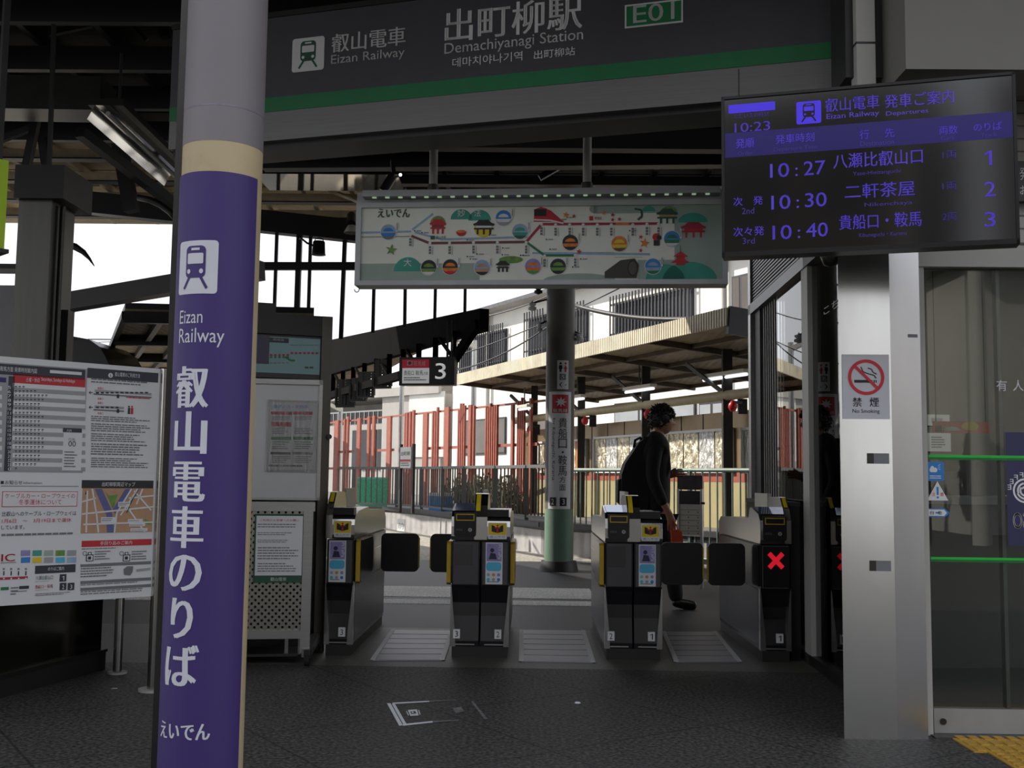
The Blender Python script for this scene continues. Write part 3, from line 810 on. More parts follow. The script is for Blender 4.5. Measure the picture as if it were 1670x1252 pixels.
# light tubes under the right canopy
zl = zb - .12
def lamp(px0, py0, px1, py1, d0, lb):
    p0 = P(px0, py0, d0); s = (B0 - p0).dot(dirp)
    q = p0 + dirp * ((px1 - px0) * -.0125 * (d0 / 13))
    t = T('tube_light', lb, 'light', (p0 + q) / 2, 'tube lights hung under the right canopy')
    MB().beam(p0, q, .12, .05, ENAM).build('housing', t)
    MB().cyl(p0 - Vector((0, 0, .05)), q - Vector((0, 0, .05)), .022, TUBE, 8).build('tube', t)
    MB().cyl((p0 + q) / 2, (p0 + q) / 2 + Vector((0, 0, .35)), .012, DSTEEL, 6).build('hanger', t)
lamp(1218, 604, 1142, 612, 14.5, 'white tube light hung at the near end of the right canopy')
lamp(1066, 628, 1010, 634, 16.6, 'white tube light hung above the walking man')
lamp(952, 645, 925, 649, 18.6, 'white tube light right of the central column')
lamp(864, 661, 838, 666, 19.6, 'white tube light at the far end of the right canopy')
# red bells on the canopy posts
for px, py, d, lb in ((1203, 662, 14.6, 'red alarm lantern on the canopy post beside the glass partition'), (1064, 675, 17, 'red alarm lantern half hidden behind the man'), (962, 686, 19, 'red alarm lantern right of the central column'), (872, 700, 21.4, 'red alarm lantern left of the central column')):
    c = P(px - 8, py, d - .2)
    t = T('alarm_lantern', lb, 'lantern', c, 'red alarm lanterns on the canopy posts')
    MB().lathe(c, [(0, -.07), (.035, -.07), (.06, -.02), (.06, .02), (.03, .06), (.012, .08), (0, .08)], REDL, 14).build('lamp_globe', t)
    MB().beam(c + Vector((0, 0, .05)), c + Vector((.16, .05, .05)), .04, .04, DARK).build('bracket', t)
    MB().box(c + Vector((.08, .02, -.10)), c + Vector((.2, .1, .10)), DARK).build('junction_box', t)

# perforated black screens hung under the left canopy
PM = bpy.data.materials.new('perforated_black_sheet'); PM.use_nodes = True; nt = PM.node_tree
tcx = nt.nodes.new('ShaderNodeTexCoord'); vo = nt.nodes.new('ShaderNodeTexVoronoi'); vo.inputs['Scale'].default_value = 26; vo.inputs['Randomness'].default_value = 0
nt.links.new(tcx.outputs['Object'], vo.inputs['Vector'])
gt = nt.nodes.new('ShaderNodeMath'); gt.operation = 'LESS_THAN'; gt.inputs[1].default_value = .30
nt.links.new(vo.outputs['Distance'], gt.inputs[0])
pb = nt.nodes['Principled BSDF']; pb.inputs['Base Color'].default_value = (.012, .012, .013, 1)
tr = nt.nodes.new('ShaderNodeBsdfTransparent'); mxs = nt.nodes.new('ShaderNodeMixShader')
nt.links.new(gt.outputs[0], mxs.inputs[0]); nt.links.new(pb.outputs[0], mxs.inputs[1]); nt.links.new(tr.outputs[0], mxs.inputs[2])
nt.links.new(mxs.outputs[0], nt.nodes['Material Output'].inputs[0])
for (x0, x1, y0, y1, d, lb) in ((606, 634, 600, 630, 14.26, 'perforated black screen hanging nearest to the platform number sign'), (580, 606, 620, 645, 15.0, 'second perforated black screen hung under the left canopy'), (568, 594, 630, 651, 15.4, 'lower thin perforated black screen hung under the canopy girder'), (545, 575, 632, 661, 16.1, 'perforated black screen hung next to the tall display cabinet')):
    q = Pan(XY(x0, d), XY(x1, d - .1)); u0, v0, u1, v1 = q.r(x0, y1, x1, y0 - 14)
    t = T('perforated_screen', lb, 'screen', q.at(q.L / 2, v0), 'perforated screens under the left canopy')
    MB().pbox(q, 0, v0, q.L, v1, 0, .01, PM).build('perforated_sheet', t)
    b = MB()
    for a in (0, q.L / 2, q.L): b.pbox(q, a - .015, v0, a + .015, 2.42, -.02, .02, DARKER)
    b.pbox(q, 0, v0 - .03, q.L, v0, -.02, .02, DARKER); b.build('screen_frame', t)

# platform sign with the large 3
q = Pan(XY(650, 11.5), XY(741, 11.4)); u0, v0, u1, v1 = q.r(651, 628, 741, 582)
t = T('platform_number_sign', 'black hanging platform sign with a large white 3', 'sign', q.at(q.L / 2, v0))
MB().pbox(q, u0, v0, u1, v1, -.12, 0, BLK).build('sign_box', t)
b = MB()
R = q.r
b.rect(q, *R(656, 625, 700, 600), .002, LITW); b.rect(q, *R(656, 600, 700, 586), .002, LITR)
b.rect(q, *R(664, 596, 673, 588), .004, WHITE); b.disc(q, *q.uv(668.5, 592), .02, .006, REDP, n=6)
b.text(q, '鞍馬線', *R(675, 597, 694, 588), .004, WHITE); b.text(q, '貴船口', *R(659, 612, 675, 604), .004, BLACK); b.text(q, '鞍馬', *R(678, 612, 690, 604), .004, BLACK); b.text(q, '方面', *R(691, 611, 698, 606), .004, BLACK)
b.dashes(q, *R(659, 622, 696, 615), 2, .004, GREYP)
b.build('line_panel', t)
MB().text(q, '3', *R(710, 618, 727, 592), .002, LITW, .01).build('platform_number', t)
b = MB()
for px in (727, 734): u = q.uv(px, 600)[0]; b.pbox(q, u - .01, v1, u + .01, 2.78, -.07, -.05, DARKER)
b.build('hanger_rod', t)

# central concourse column
cc = P(911, 934, 13.2); cc = low(cc, 0); rr_ = 23.5 / 1764 * 13.2
t = T('concourse_column', 'round column with a green foot and white wayfinding panel behind the gates', 'column', cc)
MB().cyl(cc, low(cc, .12), rr_ * 1.35, DARK, 24, rr_ * 1.2).build('plinth', t)
cy = Cyl(cc, rr_, Vector((0, 0, 0)))
zg, zw0, zw1 = [P(911, y, 13).z for y in (830, 830, 638)]
MB().cyl(low(cc, .12), low(cc, zg), rr_, mat('grey_green_paint', (104, 132, 112), .5, var=.06), 28).build('column_foot', t)
MB().cyl(low(cc, zg), low(cc, RZ), rr_, mat('column_dull_paint', (92, 90, 84), .55, var=.08), 28).build('column_shaft', t)
pxm = 13.0 / 1764
b = MB(); b.rect(cy, -20 * pxm, zw0, 20 * pxm, zw1, .004, WHITE)
def Z(y): return P(911, y, 13).z
def U(x): return (x - 915) * pxm
b.rect(cy, U(902), Z(673), U(929), Z(643), .007, REDP)
mp = [(.5, 1), (.58, .68), (.85, .85), (.72, .6), (1, .5), (.72, .42), (.85, .12), (.58, .32), (.5, 0), (.42, .32), (.15, .12), (.28, .42), (0, .5), (.28, .6), (.15, .85), (.42, .68)]
b.poly(cy, [(U(907) + (U(926) - U(907)) * x, Z(664) + (Z(646) - Z(664)) * y) for x, y in mp], .010, WHITE)
b.text(cy, '鞍馬線', U(904), Z(672), U(927), Z(666), .010, WHITE)
for i, ch in enumerate('貴船口'): b.text(cy, ch, U(913), Z(697 + i * 17), U(927), Z(681 + i * 17), .008, BLACK)
b.disc(cy, U(920), Z(737), .012, .008, BLACK)
for i, ch in enumerate('鞍馬'): b.text(cy, ch, U(913), Z(758 + i * 17.5), U(927), Z(742 + i * 17.5), .008, BLACK)
for i, ch in enumerate('方面'): b.text(cy, ch, U(915), Z(787 + i * 13), U(925), Z(777 + i * 13), .008, BLACK)
b.text(cy, 'for Kibuneguchi, Kurama', U(901.5), Z(783), U(908), Z(681), .008, BLACK, rot=True)
for x0, s_ in ((899, '2'), (916, '3')):
    b.rect(cy, U(x0), Z(825), U(x0 + 11), Z(811), .008, BLACK); b.text(cy, s_, U(x0 + 3.4), Z(822.5), U(x0 + 7.6), Z(813.5), .011, WHITE)
b.build('wayfinding_panel', t)
b = MB(); b.rect(cy, U(910), Z(634), U(929), Z(587), .004, WHITE)
for x in (915.5, 923.5):
    b.disc(cy, U(x), Z(592), 1.8 * pxm, .007, BLACK if x < 920 else REDP); b.poly(cy, [(U(x - 3), Z(601)), (U(x + 3), Z(601)), (U(x + 2.4), Z(595)), (U(x - 2.4), Z(595))] if x < 920 else [(U(x - 3.4), Z(601)), (U(x + 3.4), Z(601)), (U(x), Z(594))], .007, BLACK if x < 920 else REDP)
    b.rect(cy, U(x - 1.6), Z(606), U(x + 1.6), Z(601), .007, BLACK if x < 920 else REDP)
b.text(cy, '♿', U(914), Z(619), U(924), Z(609), .007, GREYP)
b.line(cy, [(U(914), Z(627)), (U(925), Z(627))], 1.2 * pxm, .007, BLACK); b.line(cy, [(U(918), Z(631)), (U(914), Z(627)), (U(918), Z(623))], 1.2 * pxm, .007, BLACK)
b.build('restroom_sticker', t)

# information stand behind the man
q = Pan(XY(1104, 11.4), XY(1146, 11.3))
t = T('information_stand', 'narrow grey timetable stand in front of the railing', 'stand', q.at(q.L / 2, 0))
u0, v0, u1, v1 = q.r(1106, 872, 1144, 800)
b = MB().pbox(q, u0, v0, u1, v1, -.05, 0, ENAM); b.pbox(q, u0, v1 - .14, u1, v1, 0, .006, BLK)
for i in range(5):
    v = v1 - .2 - i * .055; b.rect(q, u0 + .02, v, u1 - .02, v + .005, .003, GREYP)
    for f in (.45, .85): b.disc(q, u0 + (u1 - u0) * f, v - .02, .006, .004, BLACK)
b.build('board', t)
MB().pbox(q, u0 - .01, v1 + .01, u1 + .01, q.uv(1120, 775)[1], -.05, 0, mat('dark_picture_panel', (58, 40, 40), .4, var=.5, scale=12)).build('picture_panel', t)
b = MB()
for u in (u0, u1): b.pbox(q, u - .012, 0, u + .012, v1 + .02, -.04, .01, ALU)
b.build('leg', t)
MB().cyl(q.at(u1, v0 + .33, .02), q.at(u1 + .04, v0 + .33, .02), .012, BLK, 8).build('knob', t)

# insulators and wires in the gap beside the column
def wire(pts, r, name, lb):
    t = T(name, lb, 'wire', pts[len(pts) // 2]); MB().tube(pts, r, DARK, 6).build('cable', t)
def sag(a, c, k, n=12):
    return [a.lerp(c, i / n) - Vector((0, 0, k * 4 * (i / n) * (1 - i / n))) for i in range(n + 1)]
wire(sag(P(640, 610, 24), P(1010, 470, 20), .15), .012, 'overhead_wire', 'thin overhead wire rising from the platform sign towards the column')
wire(sag(P(770, 520, 22), P(935, 462, 20), .1), .012, 'overhead_wire', 'upper thin overhead wire left of the column top')
wire(sag(P(742, 604, 22), P(900, 528, 18), .12), .014, 'overhead_wire', 'lower overhead wire crossing the barred windows')
wire(sag(P(935, 497, 17), P(1185, 515, 14), .12), .035, 'overhead_cable', 'bundled grey cable running from the column to the right canopy')
for px, py, r, lb in ((868, 501, 7, 'round white insulator left of the column'), (944, 551, 8, 'ribbed glass insulator right of the column'), (880, 535, 5, 'small insulator cluster touching the left of the column'), (878, 474, 7, 'dark insulator bracket just under the map sign')):
    c = P(px, py, 13.2); t = T('insulator', lb, 'insulator', c, 'insulators of the overhead wires'); R_ = r / 1764 * 13.2
    m = DARK if 'dark' in lb else WHITE
    MB().lathe(c, [(0, -.05), (R_, -.03), (R_, .0), (R_ * .5, .01), (R_ * .9, .03), (R_ * .9, .05), (R_ * .3, .06), (0, .09)], m, 14).build('insulator_disc', t)
    MB().beam(c + Vector((0, 0, .05)), Vector((cc.x + (-.1 if c.x < cc.x else .1), cc.y, c.z + .12)), .02, .02, DARK).build('arm', t)
# ================================================================== TICKET GATES
GY = G(785, 1072).y
GSIDE = mat('gate_side_steel', (92, 92, 94), .3, .8, var=.08)
def gate(px0, px1, halves, label, flaps, numbers, red_cross=False, pads=(1, 1)):
    xa, xb = XY(px0, GY).x, XY(px1, GY).x
    cx = (xa + xb) / 2
    t = T('ticket_gate', label, 'ticket gate', (cx, GY, 0), 'automatic ticket gates across the concourse')
    n = len(halves); wd = (xb - xa) / n; D = 1.45
    o = lambda x, y, z: (x, GY + y, z)
    MB().box(o(xa + .012, .0, 0), o(xb - .012, D, .066), DARK).build('plinth', t)
    face = Pan(Vector((xa, GY, 0)), Vector((xb, GY, 0)))
    for i, kind in enumerate(halves):
        x0, x1 = xa + wd * i, xa + wd * (i + 1)
        outL = (i == 0); outR = (i == n - 1)
        # cabinet body, its lower front curving in
        prof = [(0.004, .066), (.0, .1), (.03, .25), (.035, .33), (.012, .415), (.0, .44), (.0, .71), (D, .71), (D, .066)]
        b = MB().prism([o(x0 + .006, y, z) for y, z in prof], (wd - .012, 0, 0), GATEB)
        body = b.build('cabinet', t)
        b = MB(); b.rect(face, x0 - xa + .014, .445, x1 - xa - .014, .705, .003, GATEG); b.build('front_plate', body)
        # number square
        b = MB(); u = x0 - xa + (wd * .22 if (i == 0 and n == 2) else wd * .62)
        b.pbox(face, u - .02, .115, u + .022, .17, -.03, .006, WHITE); b.text(face, numbers[i], u - .008, .125, u + .010, .16, .0075, BLACK)
        b.rect(face, x0 - xa + .03, .075, x1 - xa - .03, .083, .002, ALU); b.build('lane_number_plate', t)
        # stainless side trims flaring to the foot
        for side, on in ((-1, outL), (1, outR)):
            if not on: continue
            xs = x0 if side < 0 else x1; inn = xs - side * .004
            prof2 = [(xs, .066), (xs - side * .034, .066), (xs - side * .030, .16), (xs - side * .016, .30), (xs - side * .006, .43), (xs, .44)]
            MB().prism([o(x, -.004, z) for x, z in prof2], (0, .05, 0), GATES).build('side_trim', t)
            s = MB(); s.box(o(xs, .06, .09), o(xs - side * .004, D - .02, .43), GSIDE); s.box(o(xs + side * .004, .05, .45), o(xs - side * .004, D - .02, .705), GATEB)
            s.box(o(xs + side * .007, .5, .60), o(xs, D - .05, .607), GATES)
            s.build('side_panel', t)
            # padded flap housing with a yellow front edge
            if not pads[0 if side < 0 else 1]: continue
            h = MB(); xo = xs + side * .034
            h.prism([o(xs, y, z) for y, z in ((.06, .47), (.1, .44), (.55, .44), (.62, .50), (.62, .66), (.56, .70), (.1, .70), (.06, .67))], (side * .03, 0, 0), GATEB)
            ho = h.build('flap_housing', t)
            MB().prism([o(xs + side * .004, y, z) for y, z in ((.035, .45), (.062, .435), (.062, .705), (.035, .69))], (side * .026, 0, 0), YSTRIP).build('yellow_edge', ho)
        # head
        top = .86
        hp = [(-.012, .716), (-.024, .74), (-.024, .80), (-.012, .86), (.03, .895), (.26, .935), (.30, .925), (.34, .86), (D - .1, .84), (D, .80), (D, .716)]
        if kind == 'arrow': hp = [(-.012, .716), (-.024, .74), (-.024, .80), (-.012, .835), (.02, .86), (.14, .885), (.55, .90), (.60, .88), (D - .1, .86), (D, .80), (D, .716)]
        b = MB().prism([o(x0, y, z) for y, z in hp], (wd, 0, 0), GATES)
        b.build('head', t)
        c0, c1 = x0 - xa, x1 - xa
        if kind == 'reader':
            b = MB(); b.pbox(face, c0 + .016, .748, c1 - .028, .885, .0, .028, BLK)
            b.rr(face, c0 + .016, .735, c1 - .028, .80, .02, .0285, BLK)
            b.rect(face, c0 + .028, .836, c1 - .04, .878, .0287, YSTRIP); b.rect(face, c0 + .034, .842, c1 - .046, .872, .0294, BLK)
            b.disc(face, (c0 + c1) / 2 + .025, .78, .012, .0294, LGREYP); b.text(face, 'ICOCA', c0 + .03, .774, c0 + .07, .786, .0294, GREYP)
            b.line(face, [((c0 + c1) / 2 + .025, .772), ((c0 + c1) / 2 + .025, .787)], .004, .030, BLK)
            b.build('card_slot', t)
            v = [o(x0 + .012, .035, .899), o(x1 - .03, .035, .899), o(x1 - .03, .25, .938), o(x0 + .012, .25, .938)]
            b = MB().add(v, [(0, 1, 2, 3)], mat('reader_glass', (120, 140, 176), .06, .5, var=.05)); b.build('touch_reader', t)
        elif kind == 'arrow':
            b = MB(); b.rr(face, c0 + .045 if n == 2 else c0 + .05, .725, c1 - .02, .826, .006, .0255, WHITE)
            a0, a1 = (c0 + .049 if n == 2 else c0 + .054), c1 - .024
            b.rect(face, a0, .752, a1, .822, .0265, YELL)
            mx = (a0 + a1) / 2
            for s_ in (-1, 1): b.poly(face, [(mx + s_ * .005, .764), (mx + s_ * .036, .772), (mx + s_ * .036, .812), (mx + s_ * .02, .806), (mx + s_ * .005, .79)], .0275, BLACK)
            b.disc(face, mx, .808, .006, .0285, REDP); b.rect(face, mx - .0045, .762, mx + .0045, .80, .0285, REDP); b.poly(face, [(mx - .018, .79), (mx + .018, .79), (mx + .018, .797), (mx - .018, .797)], .0285, REDP)
            b.text(face, '進入不可', a0 + .006, .732, a1 - .006, .745, .0265, GREYP)
            b.build('no_entry_sticker', t)
            s = MB().box(o(x0 + .01, .0, .862), o(x1 - .01, .10, .905), BLK); s.build('ticket_slot', t)
            b = MB()
            q0 = c0 + .032 if n == 2 else c0 + .02
            b.rect(face, q0, .447, q0 + .105, .702, .0045, WHITE)
            b.rect(face, q0 + .006, .588, q0 + .099, .696, .0055, LILAC); b.rr(face, q0 + .004, .528, q0 + .098, .582, .018, .0055, CYAN)
            b.text(face, 'PiTaPa', q0 + .078, .60, q0 + .096, .69, .0065, WHITE, rot=True)
            b.disc(face, q0 + .04, .655, .013, .0065, NAVY); b.poly(face, [(q0 + .02, .60), (q0 + .07, .60), (q0 + .06, .635), (q0 + .03, .64)], .0065, NAVY)
            for k in range(6): b.disc(face, q0 + .018 + (k % 3) * .032, .505 - (k // 3) * .03, .010, .0055, (PBLUE, TAN, LILAC, CYAN, LGREYP, BLUEP)[k])
            b.dashes(face, q0 + .01, .452, q0 + .095, .465, 1, .0055, GREYP)
            b.build('card_sticker', t)
        if kind == 'reader' and n == 2:
            b = MB(); b.rect(face, c0 + .02, .56, c1 - .05, .69, .0045, mat('dull_indicator_glass', (66, 66, 64), .15, var=.05)); b.build('indicator_window', t)
    # divider standing between / beside the heads
    xd = (xa + xb) / 2 if n == 2 else (xb - .02 if halves[0] == 'reader' else xa + .02)
    w2 = .04 if n == 2 else .02
    b = MB().prism([o(xd - w2, y, z) for y, z in ((-.027, .72), (-.027, .86), (.02, .93), (.10, 1.0), (.16, 1.005), (.40, 1.0), (.46, .96), (.46, .72))], (w2 * 2, 0, 0), GATES)
    dv = b.build('divider', t)
    dn = Vector((0, -.08, .07)).normalized()
    b = MB()
    if n == 2:
        v = lambda x, s_: Vector(o(xd + x, .028 + .07 * s_, .938 + .06 * s_)) + Vector((0, -.0035, .0035))
        b.add([v(-.032, 0), v(-.004, 0), v(-.004, 1), v(-.032, 1)], [(0, 1, 2, 3)], YELL)
        b.add([Vector(o(xd - .032, -.004, .895)) + Vector((0, -.004, .002)), Vector(o(xd - .004, -.004, .895)) + Vector((0, -.004, .002)), v(-.004, 0), v(-.032, 0)], [(0, 1, 2, 3)], YELL)
    else:
        v = lambda x, s_: Vector(o(xd + x, .028 + .07 * s_, .938 + .06 * s_)) + Vector((0, -.0035, .0035))
        b.add([v(-.012, 0), v(.012, 0), v(.012, 1), v(-.012, 1)], [(0, 1, 2, 3)], YELL)
    b.build('yellow_arrow_sticker', dv)
    MB().box(o(xd - .012, .5, .86), o(xd + .012, .9, 1.02), ENAM).build('rear_screen', t)
    if red_cross:
        b = MB(); cu, cvv = (xb - xa) * .52, .615
        m = mat('red_cross_light', (228, 30, 48), .4, emit=.55, var=.02)
        b.rect(face, .02, .45, xb - xa - .01, .70, .004, GATEB)
        for s_ in (1, -1): b.line(face, [(cu - .042, cvv - s_ * .044), (cu + .042, cvv + s_ * .044)], .028, .006 + .001 * s_, m)
        b.build('red_cross_display', t)
    for side, y, ln in flaps:
        xs = xa - .03 if side < 0 else xb + .03
        c = MB(); q = Pan(Vector((xs if side > 0 else xs - ln, GY + y, 0)), Vector((xs + ln if side > 0 else xs, GY + y, 0)))
        pts = []
        z0, z1, rad = .43, .70, .035
        for cx_, cz, a in ((ln - rad, z1 - rad, 0), (rad, z1 - rad, 90), (rad, z0 + rad, 180), (ln - rad, z0 + rad, 270)):
            for k in range(6): tt = math.radians(a + 18 * k); pts.append(q.at(cx_ + rad * math.cos(tt), cz + rad * math.sin(tt)))
        c.prism(pts, (0, .03, 0), BLK)
        fo = c.build('flap', t)
        e = ln if side > 0 else 0
        MB().pbox(q, e - .004, z0 + .03, e + .004, z1 - .03, -.032, .002, YSTRIP).build('yellow_edge', fo)
    return t
gate(535, 581, ['arrow'], 'single grey ticket gate beside the tall display cabinet, lane 3', [(1, 1.0, .27)], ['3'], pads=(0, 1))
gate(738, 833, ['reader', 'arrow'], 'double ticket gate between lane 3 and lane 2, in front of the far fence', [(-1, 1.0, .19)], ['3', '2'])
gate(987, 1080, ['reader', 'arrow'], 'double ticket gate between lane 2 and lane 1, in front of the man', [(1, .30, .27)], ['2', '1'], pads=(1, 0))
gate(1238, 1288, ['reader'], 'single ticket gate with a lit red cross beside the glass partition', [(-1, .30, .24)], ['1'], True, pads=(0, 0))
# dark cabinet closing the gate row at the partition
t = T('gate_end_cabinet', 'black cabinet between the red cross gate and the glass partition', 'cabinet', (XY(1304, GY).x, GY + .4, 0))
MB().box((XY(1291, GY).x, GY + .05, 0), (1.69, GY + 1.4, .95), GATEB).build('cabinet_body', t)
MB().box((XY(1291, GY).x - .005, GY + .04, .95), (1.692, GY + 1.41, .975), DARK).build('cabinet_top', t)
# floor plates in the aisles
for (c, lb) in ((((608, 1077), (721, 1077), (738, 1029), (641, 1028)), 'ribbed grey floor plate with white edges in lane 3'), (((850, 1079), (967, 1081), (951, 1029), (850, 1028)), 'ribbed grey floor plate with white edges in lane 2'),
                (((1103, 1080), (1206, 1080), (1166, 1031), (1082, 1031)), 'ribbed grey floor plate with white edges in lane 1')):
    g = [G(*p) for p in c]
    t = T('aisle_plate', lb, 'floor plate', (g[0] + g[2]) / 2, 'floor plates in the gate lanes')
    b = MB().slab([p.to_tuple()[:2] for p in g], 0, .006, PLATE)
    for k in range(1, 6):
        f = k / 6; a, e = g[0].lerp(g[3], f), g[1].lerp(g[2], f); b.beam(a + Vector((0, 0, .006)), e + Vector((0, 0, .006)), .007, .003, GREYP)
    b.build('ribbed_plate', t)
    b = MB()
    for i, j in ((0, 3), (1, 2)): b.beam(g[i] + Vector((0, 0, .007)), g[j] + Vector((0, 0, .007)), .03, .004, PLATEW)
    b.build('white_edge_line', t)

# ================================================================== THE MAN WALKING PAST
def skin(name, pts, edges, m, parent, lvl=2, root=0):
    """pts: (x, y, z, r) or (x, y, z, rx, ry)"""
    off = rootloc(parent)
    me = bpy.data.meshes.new(name); me.from_pydata([(p[0], p[1], p[2]) for p in pts], edges, []); me.update()
    o = bpy.data.objects.new(name, me); COL.objects.link(o)
    o.modifiers.new('skin', 'SKIN'); sd = o.modifiers.new('sub', 'SUBSURF'); sd.levels = lvl; sd.render_levels = lvl
    if not me.skin_vertices: me.skin_vertices_add if False else None
    sv = me.skin_vertices[0].data if me.skin_vertices else None
    if sv is None:
        bm = bmesh.new(); bm.from_mesh(me); bm.verts.layers.skin.verify(); bm.to_mesh(me); bm.free(); sv = me.skin_vertices[0].data
    for i, p in enumerate(pts):
        sv[i].radius = (p[3], p[4] if len(p) > 4 else p[3]); sv[i].use_root = (i == root)
    dg = bpy.context.evaluated_depsgraph_get(); dg.update()
    m2 = bpy.data.meshes.new_from_object(o.evaluated_get(dg))
    bpy.data.objects.remove(o); bpy.data.meshes.remove(me)
    m2.materials.clear(); m2.materials.append(m); m2.name = name
    for p in m2.polygons: p.use_smooth = True
    return m2
def place(me, name, parent, base, off=Vector((0, 0, 0))):
    o = bpy.data.objects.new(name, me); COL.objects.link(o); o.parent = parent
    me.transform(Matrix.Translation(base + off - rootloc(parent))); return o
pb_ = G(1100, 991); MY = pb_.y; MX = XY(1068, MY).x; BASE = Vector((MX, MY, 0))
sc_ = MY / 1764                                                    # metres per photo pixel at the man
def mx(px): return (px - 1068) * sc_
def mz(py): return P(1068, py, MY).z
man = T('person', 'man in a black jacket walking past the gates with a backpack', 'person', BASE)
hipz = mz(838); shz = mz(725); neckz = mz(712); headc = mz(684)
hx = mx(1079)
# one body: legs, trunk, neck, arms, hands (facing +x)
body_pts = [(mx(1070), 0, hipz, .10), (mx(1066), 0, hipz + .22, .12, .14), (mx(1062), 0, shz - .10, .125, .16), (mx(1066), 0, shz + .0, .09, .11), (mx(1074), 0, neckz + .01, .054), (mx(1077), 0, neckz + .07, .052),
            # near leg (towards the camera, stepping forward)
            (mx(1076), -.09, hipz - .06, .085), (mx(1084), -.10, .50, .062), (mx(1092), -.10, .34, .055), (mx(1097), -.10, .09, .038),
            # far leg (behind)
            (mx(1064), .09, hipz - .06, .085), (mx(1062), .10, .52, .060), (mx(1048), .10, .32, .050), (mx(1032), .10, .12, .036),
            # near arm hanging, hand at the bag
            (mx(1064), -.19, shz - .02, .055), (mx(1058), -.24, shz - .29, .045), (mx(1078), -.24, shz - .52, .034), (mx(1086), -.24, shz - .60, .022, .034), (mx(1088), -.24, shz - .65, .018, .036),
            # far arm bent forward
            (mx(1068), .19, shz - .02, .055), (mx(1066), .24, shz - .28, .045), (mx(1093), .20, shz - .27, .034), (mx(1101), .17, shz - .255, .020, .034), (mx(1104), .16, shz - .25, .017, .034)]
be = [(0, 1), (1, 2), (2, 3), (3, 4), (4, 5), (0, 6), (6, 7), (7, 8), (8, 9), (0, 10), (10, 11), (11, 12), (12, 13), (3, 14), (14, 15), (15, 16), (16, 17), (17, 18), (3, 19), (19, 20), (20, 21), (21, 22), (22, 23)]
def fingers(ws, base, d, side, curl, thumb):
    i0 = len(body_pts)
    for k in range(4):
        o_ = (k - 1.5) * .019; ln = (.062, .074, .07, .054)[k]
        p = [base[i] + side[i] * o_ for i in range(3)]
        q = [p[i] + d[i] * ln * .5 + curl[i] * ln * .15 for i in range(3)]; r = [q[i] + d[i] * ln * .3 + curl[i] * ln * .45 for i in range(3)]
        j = len(body_pts); body_pts.extend([(*p, .0095), (*q, .0085), (*r, .0075)]); be.extend([(ws, j), (j, j + 1), (j + 1, j + 2)])
    p = [base[i] - d[i] * .05 + thumb[i] * .03 for i in range(3)]; q = [p[i] + d[i] * .035 + thumb[i] * .02 for i in range(3)]
    j = len(body_pts); body_pts.extend([(*p, .0105), (*q, .009)]); be.extend([(ws - 1, j), (j, j + 1)])
fingers(18, (mx(1089), -.24, shz - .68), (.1, 0, -1), (1, 0, 0), (0, .9, -.2), (.8, .6, 0))
fingers(23, (mx(1107), .155, shz - .245), (1, -.2, .1), (0, .1, 1), (.2, -.9, -.1), (.2, -.3, .9))
bm_me = skin('body', body_pts, be, SKIN, man)
body = place(bm_me, 'body', man, BASE)
# head: one shaped surface joined into the body mesh
hb = MB(); N1, N2 = 30, 28; vs = []; R_h = .105
hz = mz(686)
for i in range(N1 + 1):
    t_ = math.pi * i / N1
    for j in range(N2):
        a = 2 * math.pi * j / N2
        x, y, z = math.sin(t_) * math.cos(a), math.sin(t_) * math.sin(a), math.cos(t_)
        X_, Y_, Z_ = x * .100, y * .075, z * .122
        f = max(0, x)
        if z < 0: Y_ *= 1 - .28 * (-z); X_ *= (1 - .30 * (-z)) if x < 0 else (1 - .04 * (-z))
        fr = max(0, 1 - (y / .30) ** 2) * f                                      # middle of the face
        X_ += .026 * fr * math.exp(-((z + .18) / .13) ** 2)                     # nose
        X_ -= .010 * fr * math.exp(-((z - .08) / .08) ** 2)                     # bridge hollow
        X_ += .009 * fr * math.exp(-((z + .50) / .06) ** 2) + .010 * fr * math.exp(-((z + .62) / .05) ** 2)   # lips
        X_ -= .006 * fr * math.exp(-((z + .72) / .05) ** 2)
        X_ += .014 * max(0, 1 - (y / .4) ** 2) * f * math.exp(-((z + .88) / .12) ** 2)                       # chin
        e_ = math.exp(-(((abs(y) - .38) / .14) ** 2 + ((z - .02) / .09) ** 2)) * f
        X_ -= .012 * e_                                                         # eye sockets
        vs.append((hx + X_ + .004, Y_, hz + Z_))
fs = [(i * N2 + j, (i + 1) * N2 + j, (i + 1) * N2 + (j + 1) % N2, i * N2 + (j + 1) % N2) for i in range(N1) for j in range(N2)]
hb.add([Vector(v) + BASE for v in vs], fs, SKIN, True)
for s_ in (-1, 1):                                                             # ears
    hb.ball(BASE + Vector((hx - .012, s_ * .077, hz - .012)), .03, SKIN, 12, (.62, .30, 1.05))
    hb.ball(BASE + Vector((hx + .083, s_ * .03, hz + .004)), .012, WHITE, 10); hb.ball(BASE + Vector((hx + .091, s_ * .031, hz + .004)), .006, BLACK, 8)
ho = hb.build('head', man)
# merge head into the body so the figure is one mesh
bmj = bmesh.new(); bmj.from_mesh(body.data)
n0 = len(body.data.materials)
hm = ho.data.copy()
for m in hm.materials:
    if m.name not in [x.name for x in body.data.materials]: body.data.materials.append(m)
idx = [[x.name for x in body.data.materials].index(m.name) for m in hm.materials]
for p in hm.polygons: p.material_index = idx[p.material_index]
bmj.from_mesh(hm); bmj.to_mesh(body.data); bmj.free(); bpy.data.objects.remove(ho)
